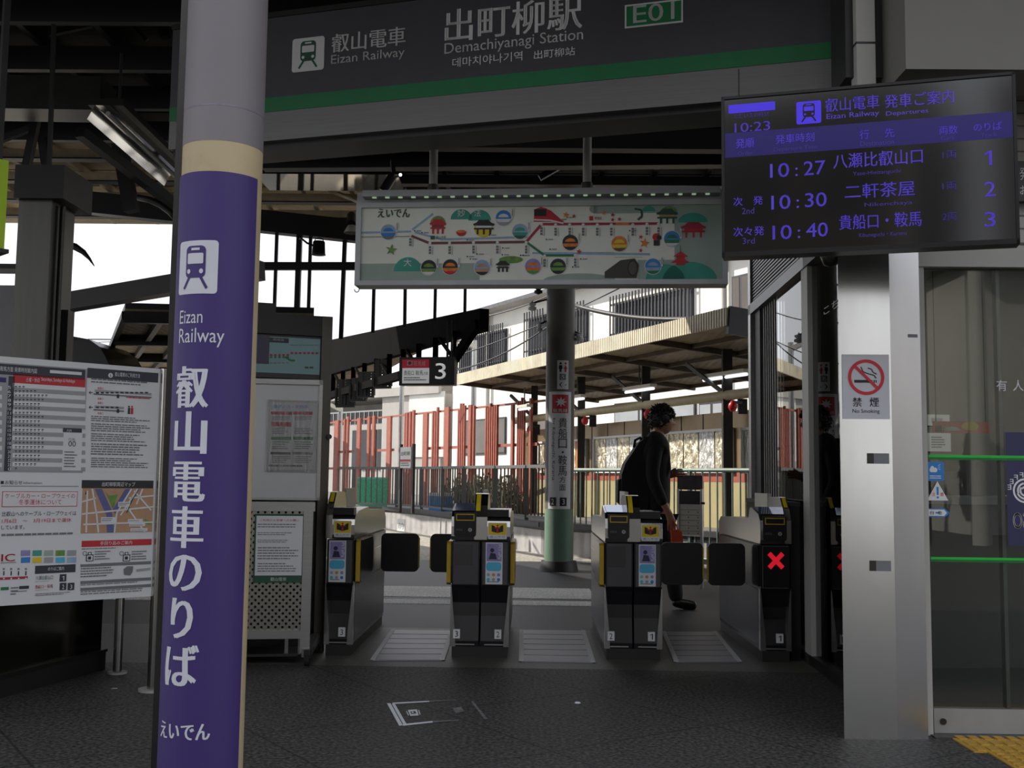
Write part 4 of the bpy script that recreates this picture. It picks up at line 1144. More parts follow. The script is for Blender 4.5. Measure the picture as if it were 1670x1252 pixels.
# hair cap
hv = []; NH1, NH2 = 16, 28; random.seed(5)
for i in range(NH1 + 1):
    t_ = math.pi * .66 * i / NH1
    for j in range(NH2):
        a = 2 * math.pi * j / NH2; fx = math.cos(a)
        lim_ = t_ * (1.0 if fx < .1 else (1 - .42 * fx))
        x, y, z = math.sin(lim_) * math.cos(a), math.sin(lim_) * math.sin(a), math.cos(lim_)
        k = 1.13 + random.uniform(-.035, .05)
        if z < 0: k *= 1 - .18 * (-z)
        hv.append((hx + x * .104 * k - .004, y * .078 * k, hz + .004 + z * .124 * k))
fsh = [(i * NH2 + j, (i + 1) * NH2 + j, (i + 1) * NH2 + (j + 1) % NH2, i * NH2 + (j + 1) % NH2) for i in range(NH1) for j in range(NH2)]
hm_ = MB().add([Vector(v) + BASE for v in hv], fsh, HAIR, True)
for k in range(420):                                                            # loose locks
    v = Vector(random.choice(hv[NH2 * 2:])); c0_ = Vector((hx - .004, 0, hz + .004)); n_ = (v - c0_).normalized()
    tdir = (n_ * .5 + Vector((random.uniform(-.2, .9), random.uniform(-.5, .5), random.uniform(-.9, .1)))).normalized()
    l = random.uniform(.018, .036); p_ = BASE + v - n_ * .006
    hm_.tube([p_, p_ + (n_ + tdir).normalized() * l * .5, p_ + (n_ + tdir).normalized() * l * .5 + tdir * l * .6], [.007, .006, .001], HAIR, 5)
hm_.build('hair', man)
# jacket, trousers, shoes
jk = [(mx(1070), 0, hipz - .10, .125, .175), (mx(1070), 0, hipz + .1, .135, .185), (mx(1068), 0, hipz + .3, .15, .195), (mx(1066), 0, shz - .10, .15, .20), (mx(1068), 0, shz + .01, .105, .15), (mx(1074), 0, neckz + .05, .082),
      (mx(1064), -.19, shz - .03, .075), (mx(1058), -.245, shz - .29, .062), (mx(1078), -.245, shz - .53, .048),
      (mx(1068), .19, shz - .03, .075), (mx(1066), .245, shz - .28, .062), (mx(1096), .195, shz - .265, .046)]
je = [(0, 1), (1, 2), (2, 3), (3, 4), (4, 5), (4, 6), (6, 7), (7, 8), (4, 9), (9, 10), (10, 11)]
place(skin('jacket', jk, je, CLOTH, man), 'jacket', man, BASE)
tr_ = [(mx(1070), 0, hipz - .02, .12, .15), (mx(1076), -.09, hipz - .10, .105), (mx(1084), -.10, .50, .082), (mx(1094), -.10, .32, .074), (mx(1101), -.10, .05, .068),
       (mx(1064), .09, hipz - .10, .105), (mx(1062), .10, .52, .08), (mx(1048), .10, .32, .07), (mx(1034), .10, .09, .064)]
place(skin('trousers', tr_, [(0, 1), (1, 2), (2, 3), (3, 4), (0, 5), (5, 6), (6, 7), (7, 8)], TROUS, man), 'trousers', man, BASE)
for y, x0, x1, z0, z1, toe in ((-.10, 1092, 1137, .045, .032, .0), (.10, 1028, 1060, .09, .04, 0)):
    sh = [(mx(x0), y, z0 + .02, .046, .044), (mx((x0 * 2 + x1) / 3), y, z0 + .005, .044, .046), (mx((x0 + 2 * x1) / 3), y, z1 + .004, .036, .048), (mx(x1) - .02, y, z1 - .002, .028, .040)]
    place(skin('shoe', sh, [(0, 1), (1, 2), (2, 3)], SHOE, man), 'shoe', man, BASE)
# backpack: a thing of its own, on his back
bp0 = BASE + Vector((mx(1036), 0, mz(832)))
t = T('backpack', 'large black backpack on the back of the walking man', 'backpack', bp0)
q = [(1056, 712), (1040, 722), (1030, 738), (1018, 756), (1012, 775), (1012, 800), (1016, 822), (1026, 832), (1052, 834), (1058, 800), (1058, 740)]
pts = [BASE + Vector((mx(x), -.15, mz(y))) for x, y in q]
b = MB().prism(pts, (0, .30, 0), BAGM)
o = b.build('pack_body', t); bv = o.modifiers.new('bevel', 'BEVEL'); bv.width = .035; bv.segments = 3
b = MB().prism([BASE + Vector((mx(x), -.11, mz(y))) for x, y in ((1016, 778), (1007, 784), (1006, 818), (1014, 826), (1020, 824))], (0, .22, 0), BAGM); b.build('front_pocket', t)
for s_ in (-.12, .12):
    b = MB().tube([BASE + Vector((mx(x), s_ + .0, mz(y))) for x, y in ((1046, 716), (1056, 716), (1072, 720), (1086, 735), (1088, 765), (1074, 800), (1050, 815))], .02, BAGM, 8); b.build('shoulder_strap', t)
b = MB().tube([BASE + Vector((mx(x), 0, mz(y))) for x, y in ((1034, 730), (1036, 718), (1044, 714), (1050, 718))], .012, BAGM, 8); b.build('carry_loop', t)
# orange bag in his near hand
t = T('shopping_bag', 'small orange red bag hanging from the hand of the walking man', 'bag', BASE + Vector((mx(1096), -.26, mz(888))))
q = [(1087, 862), (1089, 886), (1093, 889), (1104, 888), (1106, 884), (1104, 864), (1098, 861)]
MB().prism([BASE + Vector((mx(x), -.30, mz(y))) for x, y in q], (0, .07, 0), ORBAG).build('bag_body', t)
MB().tube([BASE + Vector((mx(x), -.255, mz(y))) for x, y in ((1091, 864), (1089, 855), (1090, 846), (1096, 853), (1100, 864))], .006, ORBAG, 6).build('handle', t)
# ================================================================== OVERHEAD STATION SIGN
sg = Pan(P(430, 184, 5.9), P(1380, 96, 5.05))
def Zs(px, py): return sg.uv(px, py)[1]
zg0 = (Zs(430, 184) + Zs(1190, 110)) / 2; zg1 = (Zs(430, 160) + Zs(1190, 85)) / 2; zb0 = (Zs(430, 236) + Zs(1190, 157)) / 2
uL, uR = sg.uv(278, 150)[0], sg.uv(1388, 60)[0]
zst = Zs(440, 30)
t = T('station_sign', 'long dark overhead station sign with a green band and white lettering', 'sign', sg.at((uL + uR) / 2, zb0))
MB().pbox(sg, uL, zg0, uR, zst, -.28, 0, SIGNG).build('sign_box', t)
MB().pbox(sg, uL, zg0, uR, zg1, 0, .002, SIGNGR).build('green_band', t)
b = MB().pbox(sg, uL, zb0, uR + .02, zg0, -.30, -.002, ALUH); b.pbox(sg, uL, zb0 - .03, uR + .02, zb0, -.3, -.05, DARK)
b.pbox(sg, uL, zst, uR, zst + .03, -.3, .01, DSTEEL)
for px in (1204, 1370): u = sg.uv(px, 120)[0]; b.pbox(sg, u, zb0 + .01, u + .004, zg0 - .01, -.01, .001, DARK)
b.build('lower_trim', t)
b = MB()
def st(s, x0, x1, yb0, yt0, yb1, bold=.006, m=SIGNLET):
    """text whose lower left pixel is (x0, yb0), upper left (x0, yt0), lower right (x1, yb1)"""
    u0, v0 = sg.uv(x0, yb0); u1, _ = sg.uv(x1, yb1); _, v1 = sg.uv(x0, yt0); _, v0b = sg.uv(x1, yb1)
    b.text(sg, s, u0, (v0 + v0b) / 2, u1, (v0 + v0b) / 2 + (v1 - v0), .003, m, bold)
st('叡山電車', 541, 661, 86, 56, 74, .012)
st('Eizan Railway', 540, 660, 109, 90, 97, .002)
b.build('operator_lettering', t)
b = MB(); st('出町柳駅', 726, 949, 68, 15, 48, .014); st('Demachiyanagi Station', 725, 951, 94, 71, 70, .003); b.build('station_name_lettering', t)
b = MB(); st('데마치야나기역', 738, 852, 110, 95, 99, .0); b.build('korean_lettering', t)
b = MB(); st('出町柳站', 871, 938, 96, 82, 91, .0); b.build('chinese_lettering', t)
b = MB(); a, c = sg.uv(476, 119), sg.uv(530, 57)
train_icon(b, sg, a[0], a[1], c[0], c[1] - .005, .003, WHITE, DGREEN); b.build('train_pictogram', t)
b = MB(); a, c = sg.uv(1019, 47), sg.uv(1114, -2)
b.rect(sg, a[0], a[1], c[0], c[1], .003, WHITE); b.rect(sg, a[0] + .009, a[1] + .009, c[0] - .009, c[1] - .009, .0045, SIGNGR)
a2, c2 = sg.uv(1033, 39), sg.uv(1100, 1); b.text(sg, 'E01', a2[0], a2[1], c2[0], c2[1] - .005, .006, WHITE, .004); b.build('station_number', t)

# ================================================================== ROUTE MAP SIGN
mpn = Pan(P(580, 390, 6.36), P(1187, 390, 6.2))
R = mpn.r
zc0 = mpn.uv(880, 464)[1]; zc1 = mpn.uv(880, 310)[1]
t = T('route_map_sign', 'wide framed illustrated route map hanging above the gates under a light strip', 'sign', mpn.at(mpn.L / 2, zc0))
b = MB().pbox(mpn, 0, zc0, mpn.L, zc1, -.14, -.012, MAPFR)
e = .032
zi0 = zc0 + .028; zi1 = mpn.uv(880, 336)[1]
for a in ((0, zc0, mpn.L, zi0), (0, zi1, mpn.L, zi1 + .03), (0, zi0, e, zi1), (mpn.L - e, zi0, mpn.L, zi1)): b.pbox(mpn, *a, -.012, .006, MAPFR)
b.build('frame', t)
b = MB()
b.rect(mpn, e, zi0, mpn.L - e, zi1, -.008, MAPBG)
W0 = -.0068
def q(px, py): return mpn.uv(px, py)
def rc(x0, y0, x1, y1, m, k=0): b.rect(mpn, *R(x0, y1, x1, y0), W0 + k * .0008, m)
def ci(px, py, r, m, k=2, a0=0, a1=360, ry=None):
    u, v = q(px, py); s_ = 6.28 / 1764; b.disc(mpn, u, v, r * s_, W0 + k * .0008, m, (ry or r) * s_, 20, a0, a1)
def ln(pts, w, m, k=1): b.line(mpn, [q(*p) for p in pts], w * 6.28 / 1764, W0 + k * .0008, m)
def tx(s, x0, y0, x1, y1, m, k=3, bold=0): b.text(mpn, s, *R(x0, y1, x1, y0), W0 + k * .0008, m, bold)
rc(585, 429, 782, 457, SAGE); rc(1040, 423, 1182, 457, SAGE); rc(1100, 334, 1182, 423, SAGE); rc(968, 334, 1100, 347, SAGE)
ci(968, 340, 7, SAGE, 0); ci(945, 457, 60, SAGE, 0, 0, 180, 12)
for cx_, cy_, r, ry in ((665, 442, 24, 24), (752, 357, 18, 17), (782, 359, 19, 18), (1058, 344, 11, 9), (1130, 362, 24, 16), (1085, 456, 32, 26), (1125, 456, 44, 30)): ci(cx_, cy_, r, TEAL, 1, 0, 180, ry)
tx('えいでん', 616, 340, 668, 354, DGREEN, 3, .03); tx('大', 658, 421, 671, 434, WHITE); tx('妙', 746, 341, 758, 353, WHITE); tx('法', 773, 341, 784, 353, WHITE)
for pts in ([(585, 379), (670, 377)], [(672, 374), (706, 348)], [(676, 378), (720, 390), (860, 386)], [(868, 412), (1060, 414)]): ln(pts, 3.4, PBLUE, 1)
ln([(585, 386), (668, 385)], 1.2, GREYP, 2)
ln([(670, 384), (700, 396), (858, 394)], 4.2, BROWN, 2)
ln([(858, 394), (883, 365), (1074, 364)], 4.2, CRIM, 2); ln([(1004, 364.4), (1026, 364.3)], 4.2, ORANGE, 2.3)
ln([(858, 394), (888, 416), (936, 416)], 4.0, GREENP, 2.2)
x = 945
while x < 1046: ln([(x, 411 if x < 1002 else 419), (x + 1, 411 if x < 1002 else 419)], 1, BLACK, 2); x += 2.4
for (x, y) in ((669, 383), (701, 396), (733, 396), (772, 395), (811, 395), (858, 395), (883, 365), (906, 366), (929, 366), (951, 366), (974, 366), (997, 366), (1032, 366), (1055, 365), (1074, 365), (888, 417), (938, 416)):
    ci(x, y, 2.6, WHITE, 4); ci(x, y, 1.7, MAPBG, 5)
    for k in range(3): rc(x - 2, y + 5 + 4.6 * k, x + 2, y + 8.6 + 4.6 * k, GREYP, 3)
    rc(x + 4, y + 5, x + 5, y + 19, LGREYP, 3)
for (x, y, cols) in ((633, 378, (PBLUE, BLUEP, GREYP)), (707, 373, None), (821, 355, (BLUEP, WHITE, LGREYP)), (848, 377, (PBLUE, TEAL, DGREEN)), (699, 436, (DARK, LEAFG, WHITE)), (734, 435, (DARK, ORANGE, REDP)), (786, 436, (PBLUE, TAN, BLACK)), (869, 434, (LILAC, ORANGE, LEAFG)),
                     (910, 434, (DARK, LEAFG, BLACK)), (930, 395, (DARK, ORANGE, BLACK)), (1010, 397, (ORANGE, YELL, BROWN)), (1096, 389, (BLUEP, GREENP, WHITE)), (1065, 434, (BLUEP, PBLUE, GREENP))):
    if cols is None: continue
    ci(x, y, 14, WHITE, 3); ci(x, y, 13, cols[0], 4)
    ci(x, y, 13, cols[1], 5, 190, 350, 10); ci(x, y - 1, 8.5, cols[1], 5, 0, 180, 6); ci(x, y, 12.6, cols[2], 6, 215, 325, 12.6)
    rc(x + 13, y - 16, x + 16, y, WHITE, 6); rc(x + 14, y - 14, x + 15, y - 3, GREYP, 7)
def shrine(cx_, top, w, h, roof, wallm, foot):
    ln([(cx_ - w, top + h * .35), (cx_, top + h * .06), (cx_ + w, top + h * .35)], h * .14, roof, 5)
    b.poly(mpn, [q(cx_ - w, top + h * .4), q(cx_ + w, top + h * .4), q(cx_ + w * .45, top), q(cx_ - w * .45, top)], W0 + .0045, roof)
    rc(cx_ - w * .75, top + h * .4, cx_ + w * .75, top + h * .62, wallm, 4)
    rc(cx_ - w * .95, top + h * .55, cx_ + w * .95, top + h * .66, roof, 5)
    for s_ in (-.6, 0, .6): rc(cx_ + s_ * w - 1.6, top + h * .62, cx_ + s_ * w + 1.6, top + h, foot, 4)
ci(714, 364, 13, LEAFG, 3, 0, 180); shrine(714, 357, 13, 24, REDP, BROWN, REDP)
ci(788, 372, 15, YELL, 2); shrine(789, 358, 17, 24, BLACK, WHITE, BLACK)
ci(1091, 349, 14, LEAFG, 3, 0, 180); shrine(1088, 340, 17, 24, DGREEN, TAN, DGREEN)
shrine(1131, 362, 20, 25, CRIM, REDP, REDP)
for k in range(2): b.poly(mpn, [q(1098 - k * 4, 418 + k * 10), q(1122 + k * 3, 418 + k * 10), q(1110, 409 + k * 9)], W0 + .0045, REDP)
rc(1103, 418, 1117, 432, REDP, 3); ln([(1110, 400), (1110, 412)], 1, BROWN, 4)
ci(752, 377, 8.6, REDP, 4, 180, 360, 8); ci(752, 377, 7.5, ORANGE, 5, 0, 360, 2.6)
ci(833, 423, 20, LEAFG, 3, 0, 360, 6); shrine(820, 425, 11, 18, DARK, GREYP, DARK)
b.poly(mpn, [q(870, 361), q(872, 341), q(882, 337), q(892, 340), q(894, 361)], W0 + .004, REDP); rc(871, 341, 891, 352, BLACK, 6); ln([(870, 358), (897, 359), (919, 364)], 2.5, WHITE, 6)
b.poly(mpn, [q(890, 340), q(898, 343), q(920, 362), q(894, 361)], W0 + .0042, REDP)
b.poly(mpn, [q(986, 453), q(986, 443), q(1012, 424), q(1035, 421), q(1042, 432), q(1038, 453)], W0 + .004, mat('sketch_train_grey', (62, 60, 54), .5)); ci(1032, 437, 9, BLACK, 6, 0, 360, 14); ci(1032, 437, 6.5, mat('sketch_train_nose', (84, 80, 70), .5), 7, 0, 360, 11)
def leaf(cx_, cy_, r, m):
    b.poly(mpn, [q(cx_ + r * math.sin(math.radians(36 * k + 10)) * (1 if k % 2 == 0 else .38), cy_ - r * math.cos(math.radians(36 * k + 10)) * (1 if k % 2 == 0 else .38)) for k in range(10)], W0 + .004, m)
leaf(638, 407, 10, LEAFG)
for x, y, r, m in ((923, 350, 6, ORANGE), (936, 352, 4, REDP), (985, 347, 4, ORANGE), (999, 350, 4, REDP), (999, 358, 4, REDP), (1010, 357, 4, REDP), (1051, 396, 9, ORANGE), (1045, 386, 4, REDP), (1045, 408, 4, REDP), (944, 410, 5, REDP)): leaf(x, y, r, m)
ln([(1035, 340), (1046, 342), (1047, 352), (1040, 358)], 3.2, DGREEN, 4)
ci(1070, 386, 6, REDP, 4); ci(1075, 387, 4, BLACK, 5); rc(1066, 391, 1076, 400, BLACK, 4)
rc(702, 384, 709, 390, DGREEN, 4); rc(961, 352, 967, 359, REDP, 4); tx('鞍馬線', 970, 353, 981, 358, CRIM, 4); tx('叡山本線', 711, 384, 727, 389, DGREEN, 4)
for x, y in ((676, 376), (688, 379), (762, 391), (798, 383), (762, 418), (767, 422), (778, 414), (820, 404), (819, 415), (849, 416), (853, 416), (913, 357), (925, 354), (891, 390), (897, 406), (934, 435), (947, 422), (1027, 376)):
    ci(x, y, 1.2, BLACK, 4); rc(x + 3, y - 1, x + 11, y + 1, LGREYP, 3)
b.build('map_face', t)
b = MB().pbox(mpn, .05, mpn.uv(880, 322)[1], mpn.L - .05, mpn.uv(880, 312)[1], -.05, .07, MAPFR)
lb_ = b.build('light_strip', t)
b = MB(); vL = mpn.uv(880, 322.5)[1]
for k in range(26):
    u = .12 + (mpn.L - .24) * k / 25; b.pbox(mpn, u - .012, vL - .006, u + .012, vL, .045, .062, LEDG)
b.build('led_dots', lb_)
for px, lb in ((703, 'grey hanger pole above the left half of the map sign'), (957, 'grey hanger pole above the right half of the map sign')):
    p = P(px, 305, 6.3); u = mpn.uv(px, 305)[0]; p = mpn.at(u, zc1, -.075)
    b = MB().cyl(p, low(p, RZ - .16), .026, HEADR, 14).build('hanger_pole', t)
    MB().cyl(p + Vector((0, 0, .02)), p + Vector((0, 0, .06)), .034, DSTEEL, 14).build('collar', b)
MB().tube([mpn.at(.01 + .012 * math.cos(a) * 1.2, zc0 - .02 + .018 * math.sin(a), -.02) for a in [math.radians(90 - 30 * k) for k in range(10)]], .003, DSTEEL, 6).build('hook', t)

# ================================================================== DEPARTURE DISPLAY
dp = Pan(P(1177, 290, 4.5), P(1660, 270, 4.19))
R = dp.r
z0 = (dp.uv(1182, 418)[1] + dp.uv(1663, 398)[1]) / 2; z1 = (dp.uv(1172, 158)[1] + dp.uv(1652, 118)[1]) / 2
t = T('departure_display', 'large black flat departure display hung in front of the steel pillar', 'display', dp.at(dp.L / 2, z0))
b = MB().pbox(dp, 0, z0, dp.L, z1, -.085, -.006, BLK)
for a in ((0, z0, dp.L, z0 + .02), (0, z1 - .012, dp.L, z1), (0, z0, .012, z1), (dp.L - .012, z0, dp.L, z1)): b.pbox(dp, *a, -.006, .004, BLK)
b.build('housing', t)
MB().rect(dp, .012, z0 + .02, dp.L - .012, z1 - .012, -.003, SCRN).build('screen', t)
b = MB()
def row(x0, yL, x1, yR, h, s, m=SCV, k=0, bold=.004):
    """baseline from (x0, yL) to (x1, yR), height h px"""
    u0, v0 = dp.uv(x0, yL); u1, vR = dp.uv(x1, yR); vv = (v0 + vR) / 2; hh = dp.uv(x0, yL - h)[1] - v0
    b.text(dp, s, u0, vv, u1, vv + hh, -.0012 + k * .0006, m, bold)
def blk(x0, yt, x1, yb, m, k=0): b.rect(dp, *R(x0, yb, x1, yt), -.0022 + k * .0006, m)
u0, v0 = dp.uv(1180, 258); u1, v1 = dp.uv(1650, 215); vt = dp.uv(1180, 222)[1]
b.rect(dp, .014, (v0 + v1) / 2 - .01, dp.L - .014, (v0 + v1) / 2 + (vt - v0), -.0024, SCBAR)
blk(1188, 168, 1264, 182, SCVB)
a, c = dp.uv(1299, 203), dp.uv(1339, 163); train_icon(b, dp, a[0], a[1], c[0], c[1], -.0018, SCVB, SCRN)
row(1197, 193, 1253, 190, 8, 'ただいまの時刻', SCVD, bold=0); row(1198, 215, 1256, 213, 15, '10:23')
row(1346, 182, 1434, 177, 22, '叡山電車'); row(1443, 175, 1556, 169, 22, '発車ご案内'); row(1348, 196, 1434, 191, 11, 'Eizan Railway', bold=0); row(1445, 191, 1514, 185, 9, 'Departures', bold=0)
row(1200, 242, 1230, 240, 16, '発順'); row(1265, 234, 1328, 231, 15, '発車時刻'); row(1402, 227, 1418, 226, 15, '行'); row(1443, 224, 1459, 223, 15, '先'); row(1532, 219, 1562, 218, 14, '両数'); row(1588, 214, 1634, 211, 13, 'のりば')
row(1203, 253, 1228, 252, 6, 'Order', SCVD, bold=0); row(1262, 248, 1334, 244, 8, 'Departure Time', SCVD, bold=0); row(1403, 238, 1458, 235, 8, 'Destination', SCVD, bold=0); row(1535, 228, 1556, 227, 6, 'Cars', SCVD, bold=0); row(1600, 223, 1626, 222, 6, 'Track', SCVD, bold=0)
for (y, tm, dst, xs, en, cars, tr_n, dy) in ((290, ('10', '27'), '八瀬比叡山口', (1359, 1505, 274), 'Yase-Hieizanguchi', '1両', '1', 0), (342, ('10', '30'), '二軒茶屋', (1378, 1492, 325), 'Nikenchaya', '1両', '2', 0), (391, ('10', '40'), '貴船口・鞍馬', (1369, 1503, 375), 'Kibuneguchi・Kurama', '2両', '3', 0)):
    x0 = 1254 + (y - 290) * .04
    row(x0 + 2, y, x0 + 33, y - 2, 23, tm[0]); row(x0 + 43, y - 3, x0 + 47, y - 3, 14, ':', bold=0); row(x0 + 57, y - 4, x0 + 92, y - 6, 23, tm[1])
    row(xs[0], xs[2] - 1, xs[1], xs[2] - 6, 24, dst); row(xs[0] + 32, xs[2] + 14, xs[0] + 110, xs[2] + 9, 8, en, SCVD, bold=0)
    row(1537, xs[2] - 15, 1560, xs[2] - 16, 13, cars, SCVD); row(1606, xs[2] - 4 - (xs[2] - 274) * .02, 1624 if tr_n != '1' else 1618, xs[2] - 5, 24, tr_n)
row(1196, 336, 1244, 333, 14, '次　発'); row(1210, 349, 1230, 348, 10, '2nd', SCVD, bold=0)
row(1196, 386, 1246, 383, 15, '次々発'); row(1211, 398, 1231, 397, 10, '3rd', SCVD, bold=0)
b.build('screen_lettering', t)
# its square hanging pole and junction box
p = P(1411, 120, 4.75); u = dp.uv(1411, 130)[0]
pc = dp.at(u, 0, -.22)
MB().box((pc.x - .04, pc.y - .04, z0 + .3), (pc.x + .04, pc.y + .04, RZ + .05), HEADR).build('support_pole', t)
MB().pbox(dp, u - .06, z0 + .32, u + .06, z0 + .46, -.2, -.08, DSTEEL).build('wall_bracket', t)
for zz in (P(1411, 97, 4.7).z, P(1411, 5, 4.7).z):
    MB().box((pc.x - .043, pc.y - .043, zz - .004), (pc.x + .043, pc.y + .043, zz + .004), BLK).build('cable_tie', t)
p0 = P(1428, 36, 4.72)
jt = T('junction_box', 'small beige junction box strapped beside the square hanging pole', 'box', p0)
MB().box(p0, p0 + Vector((.085, .06, .22)), BEIGEB).build('box_body', jt)
MB().box(p0 + Vector((.088, .0, -.0)), p0 + Vector((.105, .07, .25)), BEIGEB).build('box_lid', jt)
MB().tube([p0 + Vector((.05, .02, 0)), p0 + Vector((.04, .03, -.05)), p0 + Vector((.045, .05, -.12)), p0 + Vector((.055, .06, -.16)), p0 + Vector((.035, .06, -.13)), p0 + Vector((.0, .05, -.03))], .006, BLK, 6).build('cable_loop', jt)

# ================================================================== STEEL PILLAR, DOORS, OFFICE
PY = G(1440, 1205).y
def wp(px, d=PY): return XY(px, d).x
ZTOP = 3.0
b = MB().slab([(wp(1371), PY), (wp(1455), PY - .01), (wp(1455), PY + .3), (wp(1371) + .11, PY + .3)], 0, ZTOP, PILL)
b.build('pillar', kind='structure')
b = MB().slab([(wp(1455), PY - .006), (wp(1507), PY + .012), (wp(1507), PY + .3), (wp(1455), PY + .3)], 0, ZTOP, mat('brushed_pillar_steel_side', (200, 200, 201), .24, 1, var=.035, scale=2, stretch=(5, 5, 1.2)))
b.build('pillar_flank', kind='structure')
pl = Pan(Vector((wp(1371), PY, 0)), Vector((wp(1455), PY - .01, 0)))
t = T('pillar_camera', 'black dome camera tucked under the display beside the pillar head', 'camera', P(1352, 430, 4.9))
c = P(1354, 418, 4.9); MB().lathe(c, [(0, -.05), (.03, -.04), (.045, 0), (.045, .03), (0, .03)], DSTEEL, 18).build('camera_dome', t); MB().cyl(c + Vector((0, 0, .03)), low(c, 2.5), .012, DSTEEL, 8).build('stem', t)
t = T('no_smoking_sign', 'square no smoking sign with a red crossed circle on the steel pillar', 'sign', pl.at(.12, pl.uv(1412, 684)[1], .005))
b = MB(); u0, v0, u1, v1 = pl.r(1372, 683, 1450, 578); b.pbox(pl, u0 + .004, v0, u1, v1, .001, .004, mat('pale_grey_sign_sheet', (196, 197, 202), .45, var=.03)); b.build('sign_sheet', t)
b = MB(); s_ = PY / 1764
cu, cvv = pl.uv(1412, 615)
b.rect(pl, cu - 19 * s_, cvv - 9 * s_, cu + 10 * s_, cvv - 4.5 * s_, .0052, BLACK); b.rect(pl, cu + 12 * s_, cvv - 9 * s_, cu + 13.6 * s_, cvv - 4.5 * s_, .0052, BLACK); b.rect(pl, cu + 15 * s_, cvv - 9 * s_, cu + 16.6 * s_, cvv - 4.5 * s_, .0052, BLACK)
b.line(pl, [(cu - 8 * s_, cvv + 17 * s_), (cu - 5 * s_, cvv + 9 * s_), (cu + 2 * s_, cvv + 6 * s_), (cu + 13 * s_, cvv + 3 * s_), (cu + 16 * s_, cvv - 2 * s_)], 1.7 * s_, .0052, BLACK)
b.line(pl, [(cu + 3 * s_, cvv + 15 * s_), (cu + 9 * s_, cvv + 13 * s_), (cu + 11 * s_, cvv + 8 * s_), (cu + 17 * s_, cvv + 5 * s_)], 1.7 * s_, .0052, BLACK)
b.ring(pl, cu, cvv, 24 * s_, 29 * s_, .0060, REDP); b.line(pl, [(cu - 18 * s_, cvv + 18 * s_), (cu + 18 * s_, cvv - 18 * s_)], 4.6 * s_, .0066, REDP)
b.build('prohibition_symbol', t)
b = MB(); b.text(pl, '禁', *pl.r(1390, 663, 1405, 648), .0052, BLACK, .01); b.text(pl, '煙', *pl.r(1418, 663, 1433, 648), .0052, BLACK, .01); b.text(pl, 'No Smoking', *pl.r(1390, 675, 1434, 667), .0052, BLACK); b.build('lettering', t)
for (x0, y0, x1, y1, lb) in ((1414, 739, 1450, 756, 'upper grey tape patch on the steel pillar below the no smoking sign'), (1418, 914, 1453, 931, 'lower grey tape patch on the steel pillar')):
    u0, v0, u1, v1 = pl.r(x0, y1, x1, y0); b = MB().pbox(pl, u0, v0, u1, v1, .001, .0022, GREYP); b.pbox(pl, u0, v0, u0 + (u1 - u0) * .3, v1, .0022, .003, DSTEEL); o = b.build('tape_patch'); o['label'] = lb; o['category'] = 'tape'
pf = Pan(Vector((wp(1455), PY - .006, 0)), Vector((wp(1507), PY + .012, 0)))
u0, v0, u1, v1 = pf.r(1481, 550, 1496, 545); o = MB().pbox(pf, u0, v0, u1, v1, .001, .003, GREYP).build('metal_clip'); o['label'] = 'tiny grey strip on the flank of the steel pillar'; o['category'] = 'strip'

# doors on the right
DY = PY + .10
dr = Pan(Vector((wp(1506, DY), DY, 0)), Vector((4.4, DY, 0)))
hz0 = dr.uv(1590, 437)[1]; hz1 = dr.uv(1590, 408)[1]; bz0 = dr.uv(1590, 1196)[1]; bz1 = dr.uv(1590, 1156)[1]
b = MB().pbox(dr, -.02, hz0, dr.L, hz1 + .02, -.08, .03, HEADR); b.pbox(dr, .0, hz1 + .02, dr.L, hz1 + .03, -.08, .035, DSTEEL); b.build('door_frame_head', kind='structure')
b = MB().pbox(dr, -.02, hz1 + .03, dr.L, 2.98, -.12, .0, HEADR)
for k in range(14): b.pbox(dr, .3, hz1 + .1 + k * .06, dr.L, hz1 + .106 + k * .06, 0, .004, GREYP)
b.build('wall_above_door', kind='structure')
MB().pbox(dr, -.015, 0, .014, hz0, -.06, .02, HEADR).build('door_frame', kind='structure')
t = T('sliding_door', 'wide glass sliding door with green tape lines and a grey kick rail', 'door', dr.at(.6, 0)); t['kind'] = 'thing'
MB().pbox(dr, .025, bz0, dr.L, bz1, -.04, .0, mat('grey_door_rail', (158, 158, 156), .45, .3, var=.05)).build('bottom_rail', t)
c = dr.uv(1538, 1176); MB().cyl(dr.at(c[0], c[1], 0), dr.at(c[0], c[1], .006), .014, DSTEEL, 14).build('lock_cylinder', t)
MB().pbox(dr, .025, bz1, dr.L, hz0, -.024, -.014, GLASSD).build('glass_pane', t)
GLINE = mat('green_tape', (40, 190, 64), .5, var=.04); GLINE2 = mat('dark_green_tape', (20, 110, 44), .5, var=.04)
for y0, y1 in ((742, 750), (909, 917)):
    za, zbb = dr.uv(1590, y1)[1], dr.uv(1590, y0)[1]
    b = MB().rect(dr, .03, (za + zbb) / 2, dr.L, zbb, -.012, GLINE); b.rect(dr, .03, za, dr.L, (za + zbb) / 2, -.012, GLINE2); b.build('green_line', t)
MB().pbox(dr, dr.uv(1632, 600)[0], bz1, dr.uv(1638, 600)[0], hz0, -.07, -.03, mat('edge_seal', (150, 152, 146), .4, var=.05)).build('door_edge_seal', t)
b = MB()
for s_, x in (('有', 1636), ('人', 1663), ('改', 1690), ('札', 1717)): u0, v0, u1, v1 = dr.r(x - 9, 637, x + 8, 619); b.text(dr, s_, u0, v0, u1, v1, -.012, LETTER)
b.build('door_lettering', t)
s_ = DY / 1764
b = MB(); u0, v0, u1, v1 = dr.r(1514, 784, 1541, 753); b.rr(dr, u0, v0, u1, v1, .008, -.012, BLUEP)
b.rr(dr, u0 + .010, v1 - .046, u0 + .044, v1 - .026, .008, -.011, WHITE); b.disc(dr, u0 + .022, v1 - .026, .008, -.0105, WHITE)
